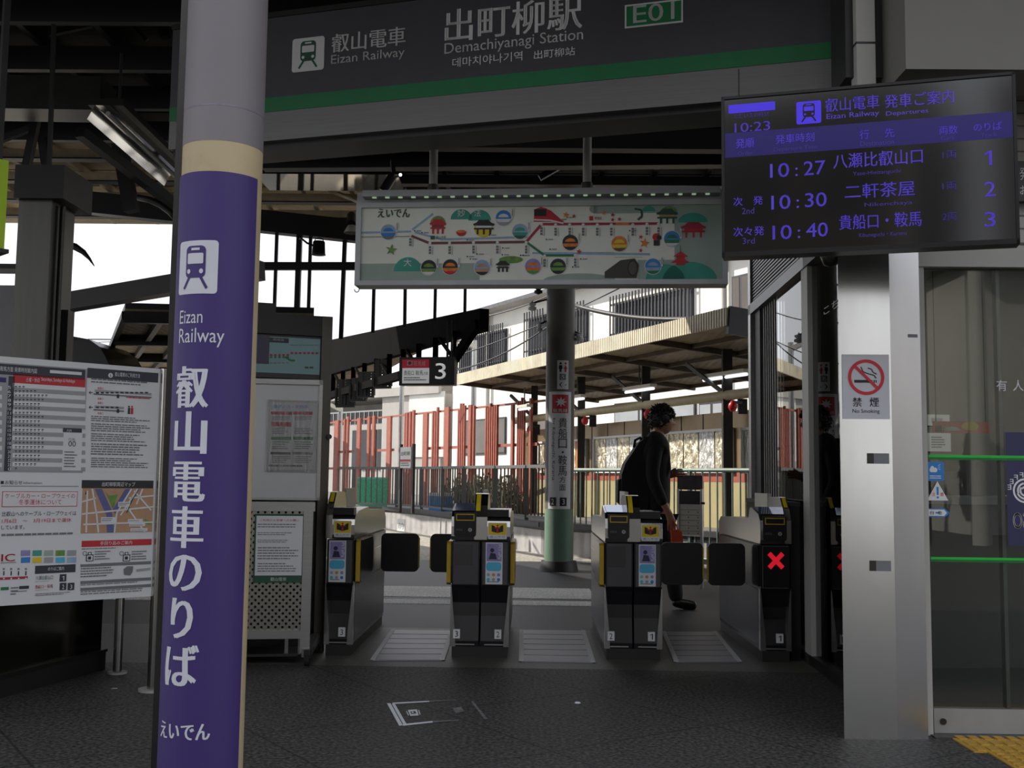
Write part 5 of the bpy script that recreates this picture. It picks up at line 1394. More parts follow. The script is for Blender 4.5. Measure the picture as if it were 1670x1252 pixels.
for k in range(3): b.line(dr, [(u0 + .048, v1 - .03 + k * .006), (u0 + .058, v1 - .034 + k * .012)], .002, -.011, WHITE)
b.dashes(dr, u0 + .01, v0 + .006, u1 - .01, v0 + .024, 2, -.011, WHITE); b.build('push_hand_sticker', t)
b = MB(); u, v = dr.uv(1531, 816)
b.poly(dr, [(u - 17 * s_, v), (u + 17 * s_, v), (u, v + 31 * s_)], -.012, WHITE); b.rect(dr, u - 1.6 * s_, v + 9 * s_, u + 1.6 * s_, v + 22 * s_, -.011, BLUEP); b.disc(dr, u, v + 5 * s_, 1.8 * s_, -.011, BLUEP)
b.text(dr, '注', u - 10 * s_, v + 7 * s_, u - 4 * s_, v + 13 * s_, -.011, REDP); b.text(dr, '意', u + 4 * s_, v + 7 * s_, u + 10 * s_, v + 13 * s_, -.011, REDP); b.build('warning_triangle_sticker', t)
b = MB(); u0, v0, u1, v1 = dr.r(1514, 843, 1548, 829); w_ = u1 - u0
b.poly(dr, [(u0, v0), (u1 - .014, v0), (u1 + .006, (v0 + v1) / 2), (u1 - .014, v1), (u0, v1)], -.012, BLUEP); b.poly(dr, [(u0 + .006, v0 + .005), (u1 - .018, v0 + .005), (u1 - .006, (v0 + v1) / 2), (u1 - .018, v1 - .005), (u0 + .006, v1 - .005)], -.011, WHITE)
b.text(dr, '自', u0 + .012, v0 + .011, u0 + .028, v1 - .011, -.010, NAVY); b.text(dr, '動', u1 - .045, v0 + .011, u1 - .029, v1 - .011, -.010, NAVY); b.rect(dr, u0 + .036, v0 + .016, u0 + .054, v1 - .016, -.010, BLUEP); b.build('automatic_door_sticker', t)

# office behind the glass
OB = 8.9
GW = [(G(1376, 1128).x, PY + .22), (G(1322, 1083).x + .01, G(1322, 1083).y), (wp(1228, 8.7), 8.7)]
b = MB().box((GW[2][0] + .04, OB, 0), (7, OB + .15, 3), OFFW); b.build('wall_office_back', kind='structure')
b = MB().box((6.0, PY + .2, 0), (6.15, OB, 3), OFFW); b.build('wall_office_right', kind='structure')
b = MB().slab([(GW[0][0] + .3, PY - .08), (7, PY - .08), (7, OB + .15), GW[2], GW[1]], 2.92, 3.05, OFFW); b.build('ceiling_office', kind='structure')
b = MB().slab([(wp(1520), PY + .02), (6, PY + .02), (6, OB), (GW[2][0] + .1, OB), (GW[1][0] + .05, GW[1][1])], 0, .006, OFFF); b.build('floor_office', kind='structure')
# inner counter, banner, poster and equipment
q = Pan(Vector((wp(1516, 6.6), 6.6, 0)), Vector((wp(1516, 6.6) + 2.6, 6.9, 0)))
t = T('office_counter', 'dark service counter with a grey ledge inside the glass door', 'counter', q.at(.8, 0))
zc = q.uv(1580, 822)[1]
MB().pbox(q, -.1, .006, 2.4, zc, -.6, 0, mat('counter_front', (64, 62, 56), .5, var=.08)).build('counter_body', t)
MB().pbox(q, -.1, zc, 2.4, zc + .05, -.65, .05, GREYP).build('counter_ledge', t)
for x0, x1 in ((1500, 1590), (1592, 1650)):
    u0, v0, u1, v1 = q.r(x0, 818, x1, 705)
b = MB(); u0, v0, u1, v1 = q.r(1590, 820, 1640, 742); b.pbox(q, u0, zc + .052, u1, v1, -.45, -.1, BLK); 
t = T('office_monitor', 'black office equipment standing on the counter behind the glass', 'equipment', q.at((u0 + u1) / 2, zc + .05, -.3)); b.build('equipment_case', t)
MB().pbox(q, u0 - .12, zc + .052, u0 - .02, v1 - .1, -.4, -.15, DSTEEL).build('side_unit', t)
b = MB(); u0, v0, u1, v1 = q.r(1508, 707, 1598, 689)
t = T('orange_banner', 'small orange printed banner hung above the counter inside the office', 'banner', q.at((u0 + u1) / 2, v0, .1))
b.pbox(q, u0, v0, u1, v1, .1, .106, mat('orange_red_banner', (226, 104, 62), .5, var=.12)); b.rect(q, u0 + .01, v0, u0 + .05, v0 + .04, .108, BLACK); b.text(q, '限', u0 + .055, v0 + .004, u0 + .09, v0 + .04, .108, WHITE)
b.disc(q, u0 + .12, v0 + .012, .05, .108, WHITE, .025, 20, 0, 180); b.disc(q, u1 - .12, (v0 + v1) / 2 + .008, .055, .108, YELL, .026); b.build('banner_sheet', t)
b = MB()
for u in (u0 + .02, u1 - .02): b.pbox(q, u - .002, v1, u + .002, 2.92, .1, .104, DSTEEL)
b.build('hanging_wire', t)
t = T('wall_notice', 'pale notice sheets on the office wall seen through the door', 'notice', Vector((2.9, OB - .02, 1.4)))
q2 = Pan(Vector((wp(1510, OB), OB, 0)), Vector((wp(1510, OB) + 3, OB, 0)))
for x0, y0, x1, y1 in ((1512, 676, 1548, 694), (1512, 706, 1550, 736), (1500, 760, 1552, 800)):
    u0, v0, u1, v1 = q2.r(x0, y1, x1, y0); b = MB().pbox(q2, u0, v0, u1, v1, .0, .01, PAPER); b.dashes(q2, u0 + .03, v0 + .02, u1 - .03, v1 - .03, 5, .012, GREYP); b.build('notice_sheet', t)
# navy coffee poster just inside the door leaf, printed side away so it reads mirrored
q3 = Pan(Vector((wp(1640, DY), DY + .0135, 0)), Vector((wp(1640, DY) + .6, DY + .0135, 0)))
t = T('coffee_poster', 'navy poster with a round white emblem and mirrored letters stuck on the door glass', 'poster', q3.at(.25, q3.uv(1660, 890)[1]))
u0, v0, u1, v1 = q3.r(1642, 890, 1720, 705); b = MB().pbox(q3, u0, v0, u1, v1, -.0004, 0, mat('navy_poster', (48, 48, 86), .5, var=.12, scale=3)); b.build('poster_sheet', t)
b = MB(); cu, cvv = q3.uv(1672, 800); k = DY / 1764
b.ring(q3, cu, cvv, 17 * k, 20 * k, .0012, WHITE)
for i, ch in enumerate('COFFEE'):
    a = math.radians(58 + 22 * i); b.text(q3, ch, cu + 26 * k * math.cos(a) - 3 * k, cvv + 26 * k * math.sin(a) - 4 * k, cu + 26 * k * math.cos(a) + 3 * k, cvv + 26 * k * math.sin(a) + 4 * k, .0012, WHITE, flip=True)
for a0, a1, rr0 in ((100, 200, 12), (140, 260, 8), (60, 150, 6), (200, 290, 13)): b.line(q3, [(cu + rr0 * k * math.cos(math.radians(a0 + (a1 - a0) * j / 8)), cvv + rr0 * k * math.sin(math.radians(a0 + (a1 - a0) * j / 8))) for j in range(9)], 3 * k, .0012, WHITE)
u0, v0, u1, v1 = q3.r(1652, 862, 1702, 836); b.text(q3, 'OSSO', u0, v0, u1, v1, .0012, WHITE, .01, flip=True)
b.build('emblem_lettering', t)
t = T('office_light', 'square ceiling light of the office behind the glass door', 'light', (3.0, 7.6, 2.9))
MB().box((2.6, 7.2, 2.86), (3.4, 8.0, 2.915), mat('office_diffuser', (240, 242, 236), .5, emit=1.2, var=.01)).build('diffuser', t)
al = bpy.data.lights.new('office_lamp', 'AREA'); al.energy = 13; al.size = .8; al.color = (1, .97, .9)
ao = bpy.data.objects.new('office_lamp', al); COL.objects.link(ao); ao.location = (3.0, 7.6, 2.84)
# tactile paving at the door
g = [G(1553, 1200), G(1850, 1200), G(1850, 1258), G(1618, 1252)]
t = T('tactile_paving', 'ochre tactile paving strip on the ground in front of the glass door', 'paving', g[0].lerp(g[2], .5))
t['kind'] = 'thing'
gx0, gx1, gy1 = G(1545, 1200).x, 3.6, G(1560, 1200).y; gyc, hx = G(1580, 1227).y, G(1612, 1228).x; gyb = gyc - .30
b = MB().box((gx0, gyc, 0), (gx1, gy1, .005), TACT); b.box((hx, gyb, 0), (gx1, gyc, .005), TACT)
for i in range(30):
    for k2 in range(3): b.box((gx0 + .02 + i * .055, gyc + .012 + k2 * (gy1 - gyc) / 3, .005), (gx0 + .055 + i * .055, gyc + .004 + (k2 + .7) * (gy1 - gyc) / 3, .009), TACT)
    for k2 in range(6): b.box((hx + .02 + i * .055, gyb + .01 + k2 * .05, .005), (hx + .05 + i * .055, gyb + .04 + k2 * .05, .009), TACT)
b.build('paving_blocks', t)

# glass partition running back from the pillar along the office
def glaz(pa, pb2, name):
    return Pan(Vector((pa[0], pa[1], 0)), Vector((pb2[0], pb2[1], 0)))
g1 = glaz(GW[1], GW[0], 'a'); g2 = glaz(GW[2], GW[1], 'b')
b = MB()
zlv = (P(1330, 435, GW[1][1]).z + P(1236, 485, 8.7).z) / 2
b.pbox(g1, 0, .06, .07, 2.95, -.06, .02, HEADR); b.pbox(g2, g2.L - .10, .0, g2.L + .0, 2.95, -.06, .02, HEADR); b.pbox(g2, g2.L - .13, .0, g2.L - .10, 2.95, -.03, .01, DARK)
b.pbox(g1, 0, 0, g1.L, .06, -.05, .02, DSTEEL); b.pbox(g2, 0, 0, g2.L, .06, -.05, .02, DSTEEL)
b.pbox(g2, 0, .0, .10, 2.95, -.08, .03, ALU); b.pbox(g2, .10, .0, .35, 2.95, -.08, -.0, DARK)
b.pbox(g2, 0, zlv - .08, g2.L, zlv, -.05, .03, DSTEEL); b.pbox(g1, 0, zlv - .08, g1.L, zlv, -.05, .03, DARK)
b.pbox(g2, .35, 0.06, .95, zlv, -.04, -.02, HEADR)
for k in range(7): b.pbox(g2, .36 + k * .085, .06, .375 + k * .085, zlv, -.02, -.012, DARK)
b.build('window_frame_partition', kind='structure')
MB().pbox(g1, .07, .06, g1.L, zlv - .08, -.02, -.01, GLASS).build('window_1', kind='structure')
MB().pbox(g2, .95, .06, g2.L - .13, zlv - .08, -.02, -.01, GLASS).build('window_2', kind='structure')
b = MB()
b.pbox(g2, 0, zlv, g2.L, 2.95, -.08, -.03, DARK)
n = 22
for k in range(n):
    z_ = zlv + .02 + k * .026; b.pbox(g2, .1, z_, g2.L - .1, z_ + .013, -.03, .015, DSTEEL)
b.pbox(g1, 0, zlv, g1.L, 2.95, -.06, .0, DARK)
b.build('window_louvre', kind='structure')
t = T('white_label', 'tiny white letters faintly visible high on the dark partition glass', 'lettering', g1.at(.9, 1.9)); 
b = MB(); u0, v0, u1, v1 = g1.r(1342, 507, 1366, 494); b.text(g1, 'こち', u0, v0, u1, v1, -.004, LGREYP); b.build('letters', t)

# grey fascia box at the top right
fx = Pan(Vector((wp(1491, 4.28), 4.28, 0)), Vector((4.6, 4.28, 0)))
zf = fx.uv(1580, 113)[1]
b = MB().pbox(fx, 0, zf, fx.L, 4.6, -.30, 0, mat('grey_fascia_panel', (126, 124, 118), .6, var=.05, scale=2)); b.build('wall_fascia', kind='structure')
b = MB().pbox(fx, -.16, zf + .07, 0, 4.6, -.5, -.28, DARK); b.build('wall_fascia_return', kind='structure')
q = Pan(Vector((wp(1650, PY + .05), PY + .05, 0)), Vector((wp(1650, PY + .05) + .6, PY + .05, 0)))
u0, v0, u1, v1 = q.r(1656, 330, 1790, 265)
t = T('ticket_hall_sign', 'black sign with white characters behind the right edge of the display', 'sign', q.at((u0 + u1) / 2, v0))
MB().pbox(q, u0, v0, u1, v1, 0, .02, BLK).build('sign_plate', t)
b = MB(); b.text(q, '発券', u0 + .01, v1 - .09, u0 + .1, v1 - .03, .022, WHITE); b.text(q, 'お', u0 + .01, v0 + .03, u0 + .05, v0 + .07, .022, WHITE); b.build('lettering', t)
# ================================================================== PURPLE COLUMN
CD = 3.5; cb = XY(344.5, CD); RC = 65.2 / 1764 * CD
t = T('sign_column', 'thick round column with a purple wrap and white vertical lettering', 'column', cb)
ps = CD / 1764
def Zc(py): return P(347, py, CD - RC).z
kz = lambda y: Zc(y)
MB().cyl(cb, low(cb, kz(228)), RC, CREAM, 48).build('column_shaft', t)
MB().cyl(low(cb, kz(228)), low(cb, RZ + .1), RC * 1.004, PLILAC, 48).build('column_upper', t)
MB().cyl(low(cb, kz(171)), low(cb, kz(168)), RC * 1.008, mat('tape_line', (128, 120, 132), .6, var=.3, scale=20), 48).build('tape_seam', t)
cy = Cyl(cb, RC + .004, Vector((0, 0, 0)))
u_r = math.asin(.86) * RC
cyw = cy
b = MB()
b.rect(cy, -math.pi * RC * .62, 0.02, u_r, kz(279), 0, PURPLE); b.build('purple_wrap', t)
b = MB()
A = lambda dx: math.asin(max(-1, min(1, dx / 69.0))) * RC
for ch, y0, y1 in (('叡', 597, 665), ('山', 671, 740), ('電', 753, 818), ('車', 826, 894), ('の', 905, 964), ('り', 976, 1042), ('ば', 1052, 1120)):
    c_px = 357 - (y0 + y1) / 2 * .0165
    ul, ur = -.125 - (.0 if ch != 'り' else -.02), -.0215 + (0 if ch not in 'り' else -.022)
    b.text(cy, ch, ul - .012, kz(y1), ur, kz(y0), .0012, LETTER, .03)
b.build('vertical_lettering', t)
b = MB(); train_icon(b, cy, -.150, kz(479), -.003, kz(392), .0012, LETTER, PURPLE); b.build('train_pictogram', t)
b = MB(); b.text(cy, 'Eizan', -.135, kz(527), -.045, kz(505), .0012, LETTER); b.text(cy, 'Railway', -.135, kz(566), .024, kz(535), .0012, LETTER); b.build('roman_lettering', t)
b = MB(); b.text(cy, 'えいでん', -.155, kz(1207), .022, kz(1180), .0012, LETTER, .03); b.build('operator_wordmark', t)
sp_ = P(272, 783, 3.75)
t = T('square_post', 'thin dark square post standing close behind the left of the purple column', 'post', Vector((sp_.x, sp_.y, 0)))
MB().box((sp_.x - .012, sp_.y - .012, 0), (sp_.x + .012, sp_.y + .012, RZ), DSTEEL).build('post_shaft', t)

# ================================================================== NOTICE BOARD, LEFT
nbp = Pan(XY(-60, 4.96), XY(262, 5.6))
R = nbp.r
zb0_ = (nbp.uv(0, 988)[1] + nbp.uv(245, 972)[1]) / 2; zb1_ = (nbp.uv(0, 582)[1] + nbp.uv(262, 600)[1]) / 2
uE = nbp.uv(263, 800)[0]
t = T('notice_board', 'large white information board with timetable and map on steel legs', 'notice board', nbp.at(nbp.L / 2, 0))
MB().pbox(nbp, -.3, zb0_, uE - .01, zb1_, -.03, 0, PAPER).build('board_panel', t)
for px, h in ((252, zb1_ + .0), (195, zb0_ + .02)):
    gpt = G(px - 4, 1115 if px == 252 else 1098)
    u = nbp.uv(px, 900)[0] if px == 252 else None
    p = nbp.at(uE + .005, 0, .0) if px == 252 else gpt
    r_ = .036 if px == 252 else .024
    MB().cyl(p + Vector((0, 0, .0)), low(p, zb1_ if px == 252 else zb0_ + .3), r_, STEEL, 20).build('leg', t)
    MB().cyl(p, low(p, .012), r_ * 2.2, WALLG, 20).build('foot_plate', t)
b = MB(); u = uE + .01; z_ = nbp.uv(256, 968)[1]
b.tube([nbp.at(u + .01 * math.cos(a), z_ + .026 * math.sin(a), .045) for a in [math.radians(30 * k) for k in range(13)]], .004, CHROME, 6); b.ball(nbp.at(u + .03, z_ + .03, .04), .009, CHROME, 10); b.build('latch_ring', t)
def face(x0, y0, x1, y1, m, k=0): b.rect(nbp, *R(x0, y1, x1, y0), .001 + k * .001, m)
def ftx(s, x0, y0, x1, y1, m, k=2, bold=0): b.text(nbp, s, *R(x0, y1, x1, y0), .001 + k * .001, m, bold)
def fda(x0, y0, x1, y1, rows, m=GREYP, k=2, fill=.45, rag=.35): b.dashes(nbp, *R(x0, y1, x1, y0), rows, .001 + k * .001, m, fill, rag)
# timetable
b = MB()
face(-60, 594, 139, 770, LGREYP, 0); face(-60, 596, 139, 613, NAVY, 1); ftx('鞍馬方面 発車時刻案内図', 0, 599, 60, 607, WHITE); face(-40, 614, 10, 622, PURPLE, 1); face(81, 605, 133, 610, WHITE, 2)
face(21, 613, 139, 628, REDP, 1); ftx('土曜・休日', 42, 616, 64, 623, WHITE); ftx('Saturdays, Sundays & Holidays', 67, 617, 122, 624, WHITE)
face(10, 613, 20, 768, NAVY, 1)
for i in range(20):
    y = 628 + i * 7.0; face(20, y, 139, y + 7, (WHITE if i % 2 == 0 else LGREYP), 1)
    b.text(nbp, str(5 + i if i < 19 else 0), *R(12.5, y + 6, 17.5, y + 1.2), .003, WHITE)
    n = (3, 6, 9, 8, 7, 7, 7, 8, 7, 7, 8, 7, 8, 8, 8, 7, 7, 7, 6, 1)[i]
    for j in range(n): face(24 + j * 6.2, y + 1.4, 27.4 + j * 6.2, y + 3, BLACK, 2); face(24.3 + j * 6.2, y + 3.9, 26.4 + j * 6.2, y + 5.2, GREYP, 2)
    face(-60, y, 3, y + 7, (WHITE if i % 2 == 0 else LGREYP), 1)
face(102, 698, 133, 767, WHITE, 3); face(102, 698, 133, 705, NAVY, 4); ftx('凡例', 108, 700, 116, 704, WHITE, 5); ftx('行先', 111, 714, 122, 719, BLACK, 4); ftx('00', 111, 719, 123, 728, BLACK, 4); fda(104, 736, 128, 764, 6, GREYP, 4)
b.build('timetable_print', t)
# guide panel
b = MB(); face(141, 598, 259, 770, WHITE, 0); face(142, 604, 258, 620, NAVY, 1); ci_u, ci_v = nbp.uv(180, 612); b.disc(nbp, ci_u, ci_v, .012, .003, WHITE); b.text(nbp, 'i', ci_u - .002, ci_v - .007, ci_u + .002, ci_v + .007, .004, NAVY)
ftx('叡山電車のご利用方法', 187, 608, 228, 615, WHITE); fda(148, 620, 246, 629, 2, GREYP)
for y, x1, gp in ((640, 247, GREYP), (664, 202, GREYP)):
    face(154, y - 2, x1, y + 2, LGREYP, 1); face(152, y + 4, x1, y + 6.5, GREYP, 1)
    for k in range(int((x1 - 156) / 8)): face(156 + k * 8, y - 1, 161 + k * 8, y + 1.5, NAVY, 2)
    b.line(nbp, [nbp.uv(145, y), nbp.uv(151, y)], .004, .003, BLACK); b.line(nbp, [nbp.uv(147.5, y - 2.5), nbp.uv(145, y), nbp.uv(147.5, y + 2.5)], .003, .003, BLACK)
    ftx('乗車口', 159, y - 9, 168, y - 5, REDP); ftx('降車口', 159, y + 8, 168, y + 12, REDP); face(190, y + 3, 194, y + 9, BLACK, 3)
fda(205, 648, 250, 652, 1, REDP)
for x, m in ((210, NAVY), (215, REDP)): u, v = nbp.uv(x, 663); b.disc(nbp, u, v, .005, .003, m); face(x - 2, 665, x + 2, 675, m, 2)
for y0, y1, r_ in ((680, 690, 3), (692, 706, 4), (708, 722, 4), (724, 744, 5), (747, 764, 5)): fda(148, y0, 246, y1, r_, GREYP, 2, .5)
b.build('guide_print', t)
# notice and small items
b = MB(); face(1, 784, 6, 789, BLACK, 1); ftx('お知らせ', 8, 783, 36, 790, BLACK); ftx('Information', 38, 785, 68, 789, GREYP); face(1, 792, 128, 793, GREYP, 1)
face(3, 801, 126, 826, REDP, 1); face(4, 802, 125, 825, PAPER, 2); ftx('ケーブルカー・ロープウェイの', 8, 804, 122, 812, REDP, 3); ftx('冬季運休について', 30, 814, 100, 823, REDP, 3)
ftx('比叡山へのケーブル・ロープウェイは', 3, 833, 124, 841, BLACK); ftx('1月6日　～　3月19日まで運休', 3, 845, 116, 852, REDP); ftx('しています。', 2, 856, 40, 863, BLACK); fda(2, 869, 120, 873, 1, GREYP, 2, .8, .05)
b.build('notice_print', t)
b = MB(); ftx('IC', 2, 903, 24, 915, REDP, 2, .02); face(1, 916, 26, 918, LGREYP, 1)
for i in range(10): face(34 + (i % 5) * 18.8, 897 + (i // 5) * 11.4, 49 + (i % 5) * 18.8, 906 + (i // 5) * 11.4, (LILAC, TEAL, SAGE, LEAFG, LGREYP, BLUEP, YELL, LGREYP, CYAN, PBLUE)[i], 1)
face(-30, 941, 45, 945, CRIM, 1); 
for x in (6, 18, 30, 42): face(x - 1.6, 926, x + 1.6, 929, GREYP, 1); face(x - 1, 931, x + 1, 938, BLACK, 1); u, v = nbp.uv(x, 943); b.disc(nbp, u, v, .004, .003, WHITE)
face(57, 921, 123, 934, NAVY, 1); ftx('のりばご案内', 78, 924, 104, 930, WHITE); ftx('八瀬比叡山口', 58, 938, 86, 945, DGREEN); ftx('貴船口・鞍馬', 57, 953, 86, 959, CRIM)
for x, y, s_ in ((97, 936, '1'), (97, 950, '2'), (110, 950, '3')): face(x, y, x + 11, y + 12, NAVY, 1); ftx(s_, x + 4, y + 3, x + 7.4, y + 10, WHITE)
fda(57, 947, 84, 949, 1, LGREYP); fda(57, 961, 84, 963, 1, LGREYP); fda(57, 966, 115, 971, 2, GREYP)
face(1, 957, 14, 962, GREENP, 1); face(31, 955, 47, 960, NAVY, 1); fda(17, 957, 30, 972, 3, GREYP); fda(18, 963, 46, 966, 1, GREYP)
b.build('boarding_guide_print', t)
# area map
b = MB(); face(133, 783, 250, 796, BLACK, 1); ftx('出町柳駅周辺マップ', 166, 786, 220, 793, WHITE); face(133, 796, 249, 868, TAN, 1)
def mpoly(pts, m, k=2): b.poly(nbp, [nbp.uv(*p) for p in pts], .001 + k * .001, m)
RIV = mat('river_print', (92, 96, 150), .5, var=.05)
mpoly([(154, 797), (166, 797), (182, 832), (186, 868), (174, 868), (173, 840)], RIV); mpoly([(204, 797), (216, 797), (196, 830), (188, 838), (183, 832)], RIV); mpoly([(172, 802), (178, 808), (192, 806), (184, 830)], LEAFG, 2.5); mpoly([(236, 846), (246, 850), (246, 856), (234, 853)], LEAFG)
for pts in (((133, 838), (250, 826)), ((135, 855), (250, 851)), ((160, 868), (157, 840), (150, 797)), ((186, 868), (190, 836), (214, 797)), ((140, 868), (142, 800)), ((133, 818), (156, 812)), ((218, 800), (246, 832)), ((204, 822), (236, 868)), ((224, 797), (196, 840)), ((210, 812), (250, 808)), ((232, 797), (222, 822))): b.line(nbp, [nbp.uv(*p) for p in pts], .008, .0045, PAPER)
b.line(nbp, [nbp.uv(*p) for p in ((226, 797), (215, 815), (206, 836))], .004, .005, BLACK)
for x0, y0, x1, y1 in ((164, 843, 190, 852), (192, 818, 212, 826), (208, 846, 232, 851), (210, 853, 236, 858), (212, 861, 240, 866)): face(x0, y0, x1, y1, PAPER, 4); fda(x0 + 1, y0 + 2, x1 - 1, y1 - 1, 2, GREYP, 5)
mpoly([(138, 806), (140, 800), (142, 806)], BLACK, 3)
face(133, 880, 247, 890, REDP, 1); ftx('手回り品のご案内', 163, 882, 215, 888, WHITE); fda(133, 893, 205, 896, 1, GREYP)
for x in (134, 194):
    b.ring(nbp, *nbp.uv(x + 4, 902), .008, .011, .003, GREYP, 16); face(x + 6, 904, x + 18, 915, NAVY, 2); face(x + 7.4, 905.4, x + 16.6, 913.8, PAPER, 3); face(x + 9, 907, x + 14, 912, BLACK, 4); face(x + 9, 900, x + 15, 904, NAVY, 2); face(x + 10.4, 901, x + 13.6, 904, PAPER, 3); fda(x + 20, 898, x + 46, 914, 4)
for y in (917, 944, 955): face(131, y, 246, y + 5, GREYP, 1); fda(132, y + 1, 170, y + 4, 1, WHITE)
fda(131, 925, 185, 942, 4); fda(131, 950, 240, 953, 1); fda(131, 961, 240, 968, 2); mpoly([(201, 928), (207, 923), (217, 923), (216, 932), (212, 938), (202, 937)], GREYP); mpoly([(222, 928), (245, 925), (245, 929), (222, 932)], LGREYP)
b.build('map_print', t)

# stainless cabinet and clad pillar behind the board
a0, a1 = G(-120, 1170), G(163, 1092)
cbn = Pan(low(a0, 0), low(a1, 0))
t = T('steel_cabinet', 'low reflective stainless cabinet with a dark kick plate behind the notice board', 'cabinet', cbn.at(cbn.L / 2, 0))
MB().pbox(cbn, -.3, .10, cbn.L, 1.35, -.7, 0, mat('dull_mirror_steel', (120, 118, 112), .16, 1, var=.1, scale=3, stretch=(5, 5, .4))).build('cabinet_body', t)
MB().pbox(cbn, -.3, 0, cbn.L + .02, .10, -.68, .02, DARK).build('kick_plate', t)
MB().pbox(cbn, -.3, .10, cbn.L + .02, .115, -.02, .03, DSTEEL).build('edge_strip', t)
d_ = 6.75
MB().box((XY(7, d_).x, d_, 0), (XY(62, d_).x, d_ + .35, P(50, 322, d_).z), mat('pillar_dull_steel', (96, 95, 90), .4, .9, var=.08, scale=3, stretch=(10, 10, .4))).build('column_steel_clad', kind='structure')
MB().box((XY(4, d_).x, d_ - .05, P(50, 326, d_).z), (XY(86, d_).x, d_ + .4, P(50, 272, d_).z), DARK).build('column_head_box', kind='structure')
b = MB()
for px, r_ in ((67, .012), (74, .018), (82, .014)): p = XY(px, d_ + .1); b.cyl(p, low(p, P(50, 330, d_).z), r_, DSTEEL, 10)
t = T('conduit_pipes', 'slim grey conduit pipes along the right side of the clad pillar', 'pipe', XY(90, d_ + .1)); b.build('pipes', t)
b = MB(); d2 = 6.95
b.box((XY(84, d2).x, d2, 0), (XY(98, d2).x, d2 + .1, P(110, 505, d2).z), DSTEEL); b.build('column_door_jamb', kind='structure')
q = Pan(XY(-60, 5.2), XY(11, 5.35)); u0, v0, u1, v1 = q.r(-50, 402, 11, 255)
t = T('lime_sign', 'lime green lit sign at the left edge of the view', 'sign', q.at((u0 + u1) / 2, v0))
MB().pbox(q, u0, v0, u1, v1, -.1, 0, LIMES).build('sign_face', t); MB().pbox(q, u0, v0 - .02, u1 + .02, v0, -.12, .01, DARK).build('sign_frame', t)
MB().pbox(q, u1 - .05, v1, u1 - .02, RZ - .1, -.06, -.03, DARK).build('hanger', t)
b = MB().box((-6, 7.4, 0), (XY(20, 7.4).x, 7.5, P(10, 465, 7.4).z), mat('pale_side_wall', (150, 150, 152), .6, var=.05)); b.build('wall_left', kind='structure')
b = MB().box((-6, 7.35, P(10, 440, 7.4).z), (XY(24, 7.35).x, 7.55, P(10, 432, 7.4).z), DARK); b.build('wall_left_transom', kind='structure')

# curved street lamp, dark hood, steel mast beyond the left opening
p0 = P(104, 520, 9.0)
p0 = P(104, 486, 10.1); t = T('curved_lamp', 'curved swan neck lamp arm silhouetted against the sky beside the clad pillar', 'lamp', p0)
pts = [P(x, y, 10.1) for x, y in ((92, 402), (108, 399), (122, 402), (136, 411), (146, 422), (154, 434))]
MB().tube(pts, [.035, .04, .035, .026, .014, .004], DARK, 10).build('curved_arm', t)
MB().tube([P(x, y, 10.1) for x, y in ((107, 492), (103, 450), (100, 425), (104, 408))], [.006, .008, .02, .03], DARK, 8).build('lamp_stem', t)
hd = XY(110, 12.5)
t = T('equipment_hood', 'black rounded hood shape silhouetted above the notice board', 'hood', low(hd, 0))
pts = [(60, 545), (112, 547), (145, 553), (162, 565), (172, 582), (180, 600), (186, 640), (186, 800), (60, 800)]
b = MB().prism([P(x, y, 12.5) for x, y in pts], (0, 1.2, 0), BLK); b.build('hood_shell', t)
MB().tube([P(x, y, 12.4) for x, y in ((109, 552), (111, 545), (116, 543), (118, 548))], .012, DARK, 6).build('lifting_eye', t)
MB().box((hd.x - .6, 12.6, 0), (hd.x + .4, 13.6, P(60, 790, 12.5).z), DARK).build('hood_base', t)
for (a, c, lb) in (((60, 558, 30), (250, 552, 24), 'upper overhead wire in the left sky gap'), ((150, 556, 30), (252, 590, 24), 'slanting overhead wire in the left sky gap'), ((60, 588, 30), (262, 590, 24), 'lowest overhead wire in the left sky gap')):
    pa, pc2 = P(*a), P(*c); wire(sag(pa, pc2, .05), .012, 'overhead_wire', lb)
p = P(196, 545, 40); t = T('catenary_mast', 'thin distant catenary mast in the left sky gap', 'mast', low(p, 0)); MB().beam(low(p, 0), p, .07, .07, GREYP).build('mast_shaft', t); MB().beam(p + Vector((-1.2, 0, -.2)), p + Vector((1.2, 0, -.2)), .05, .05, GREYP).build('cross_arm', t)

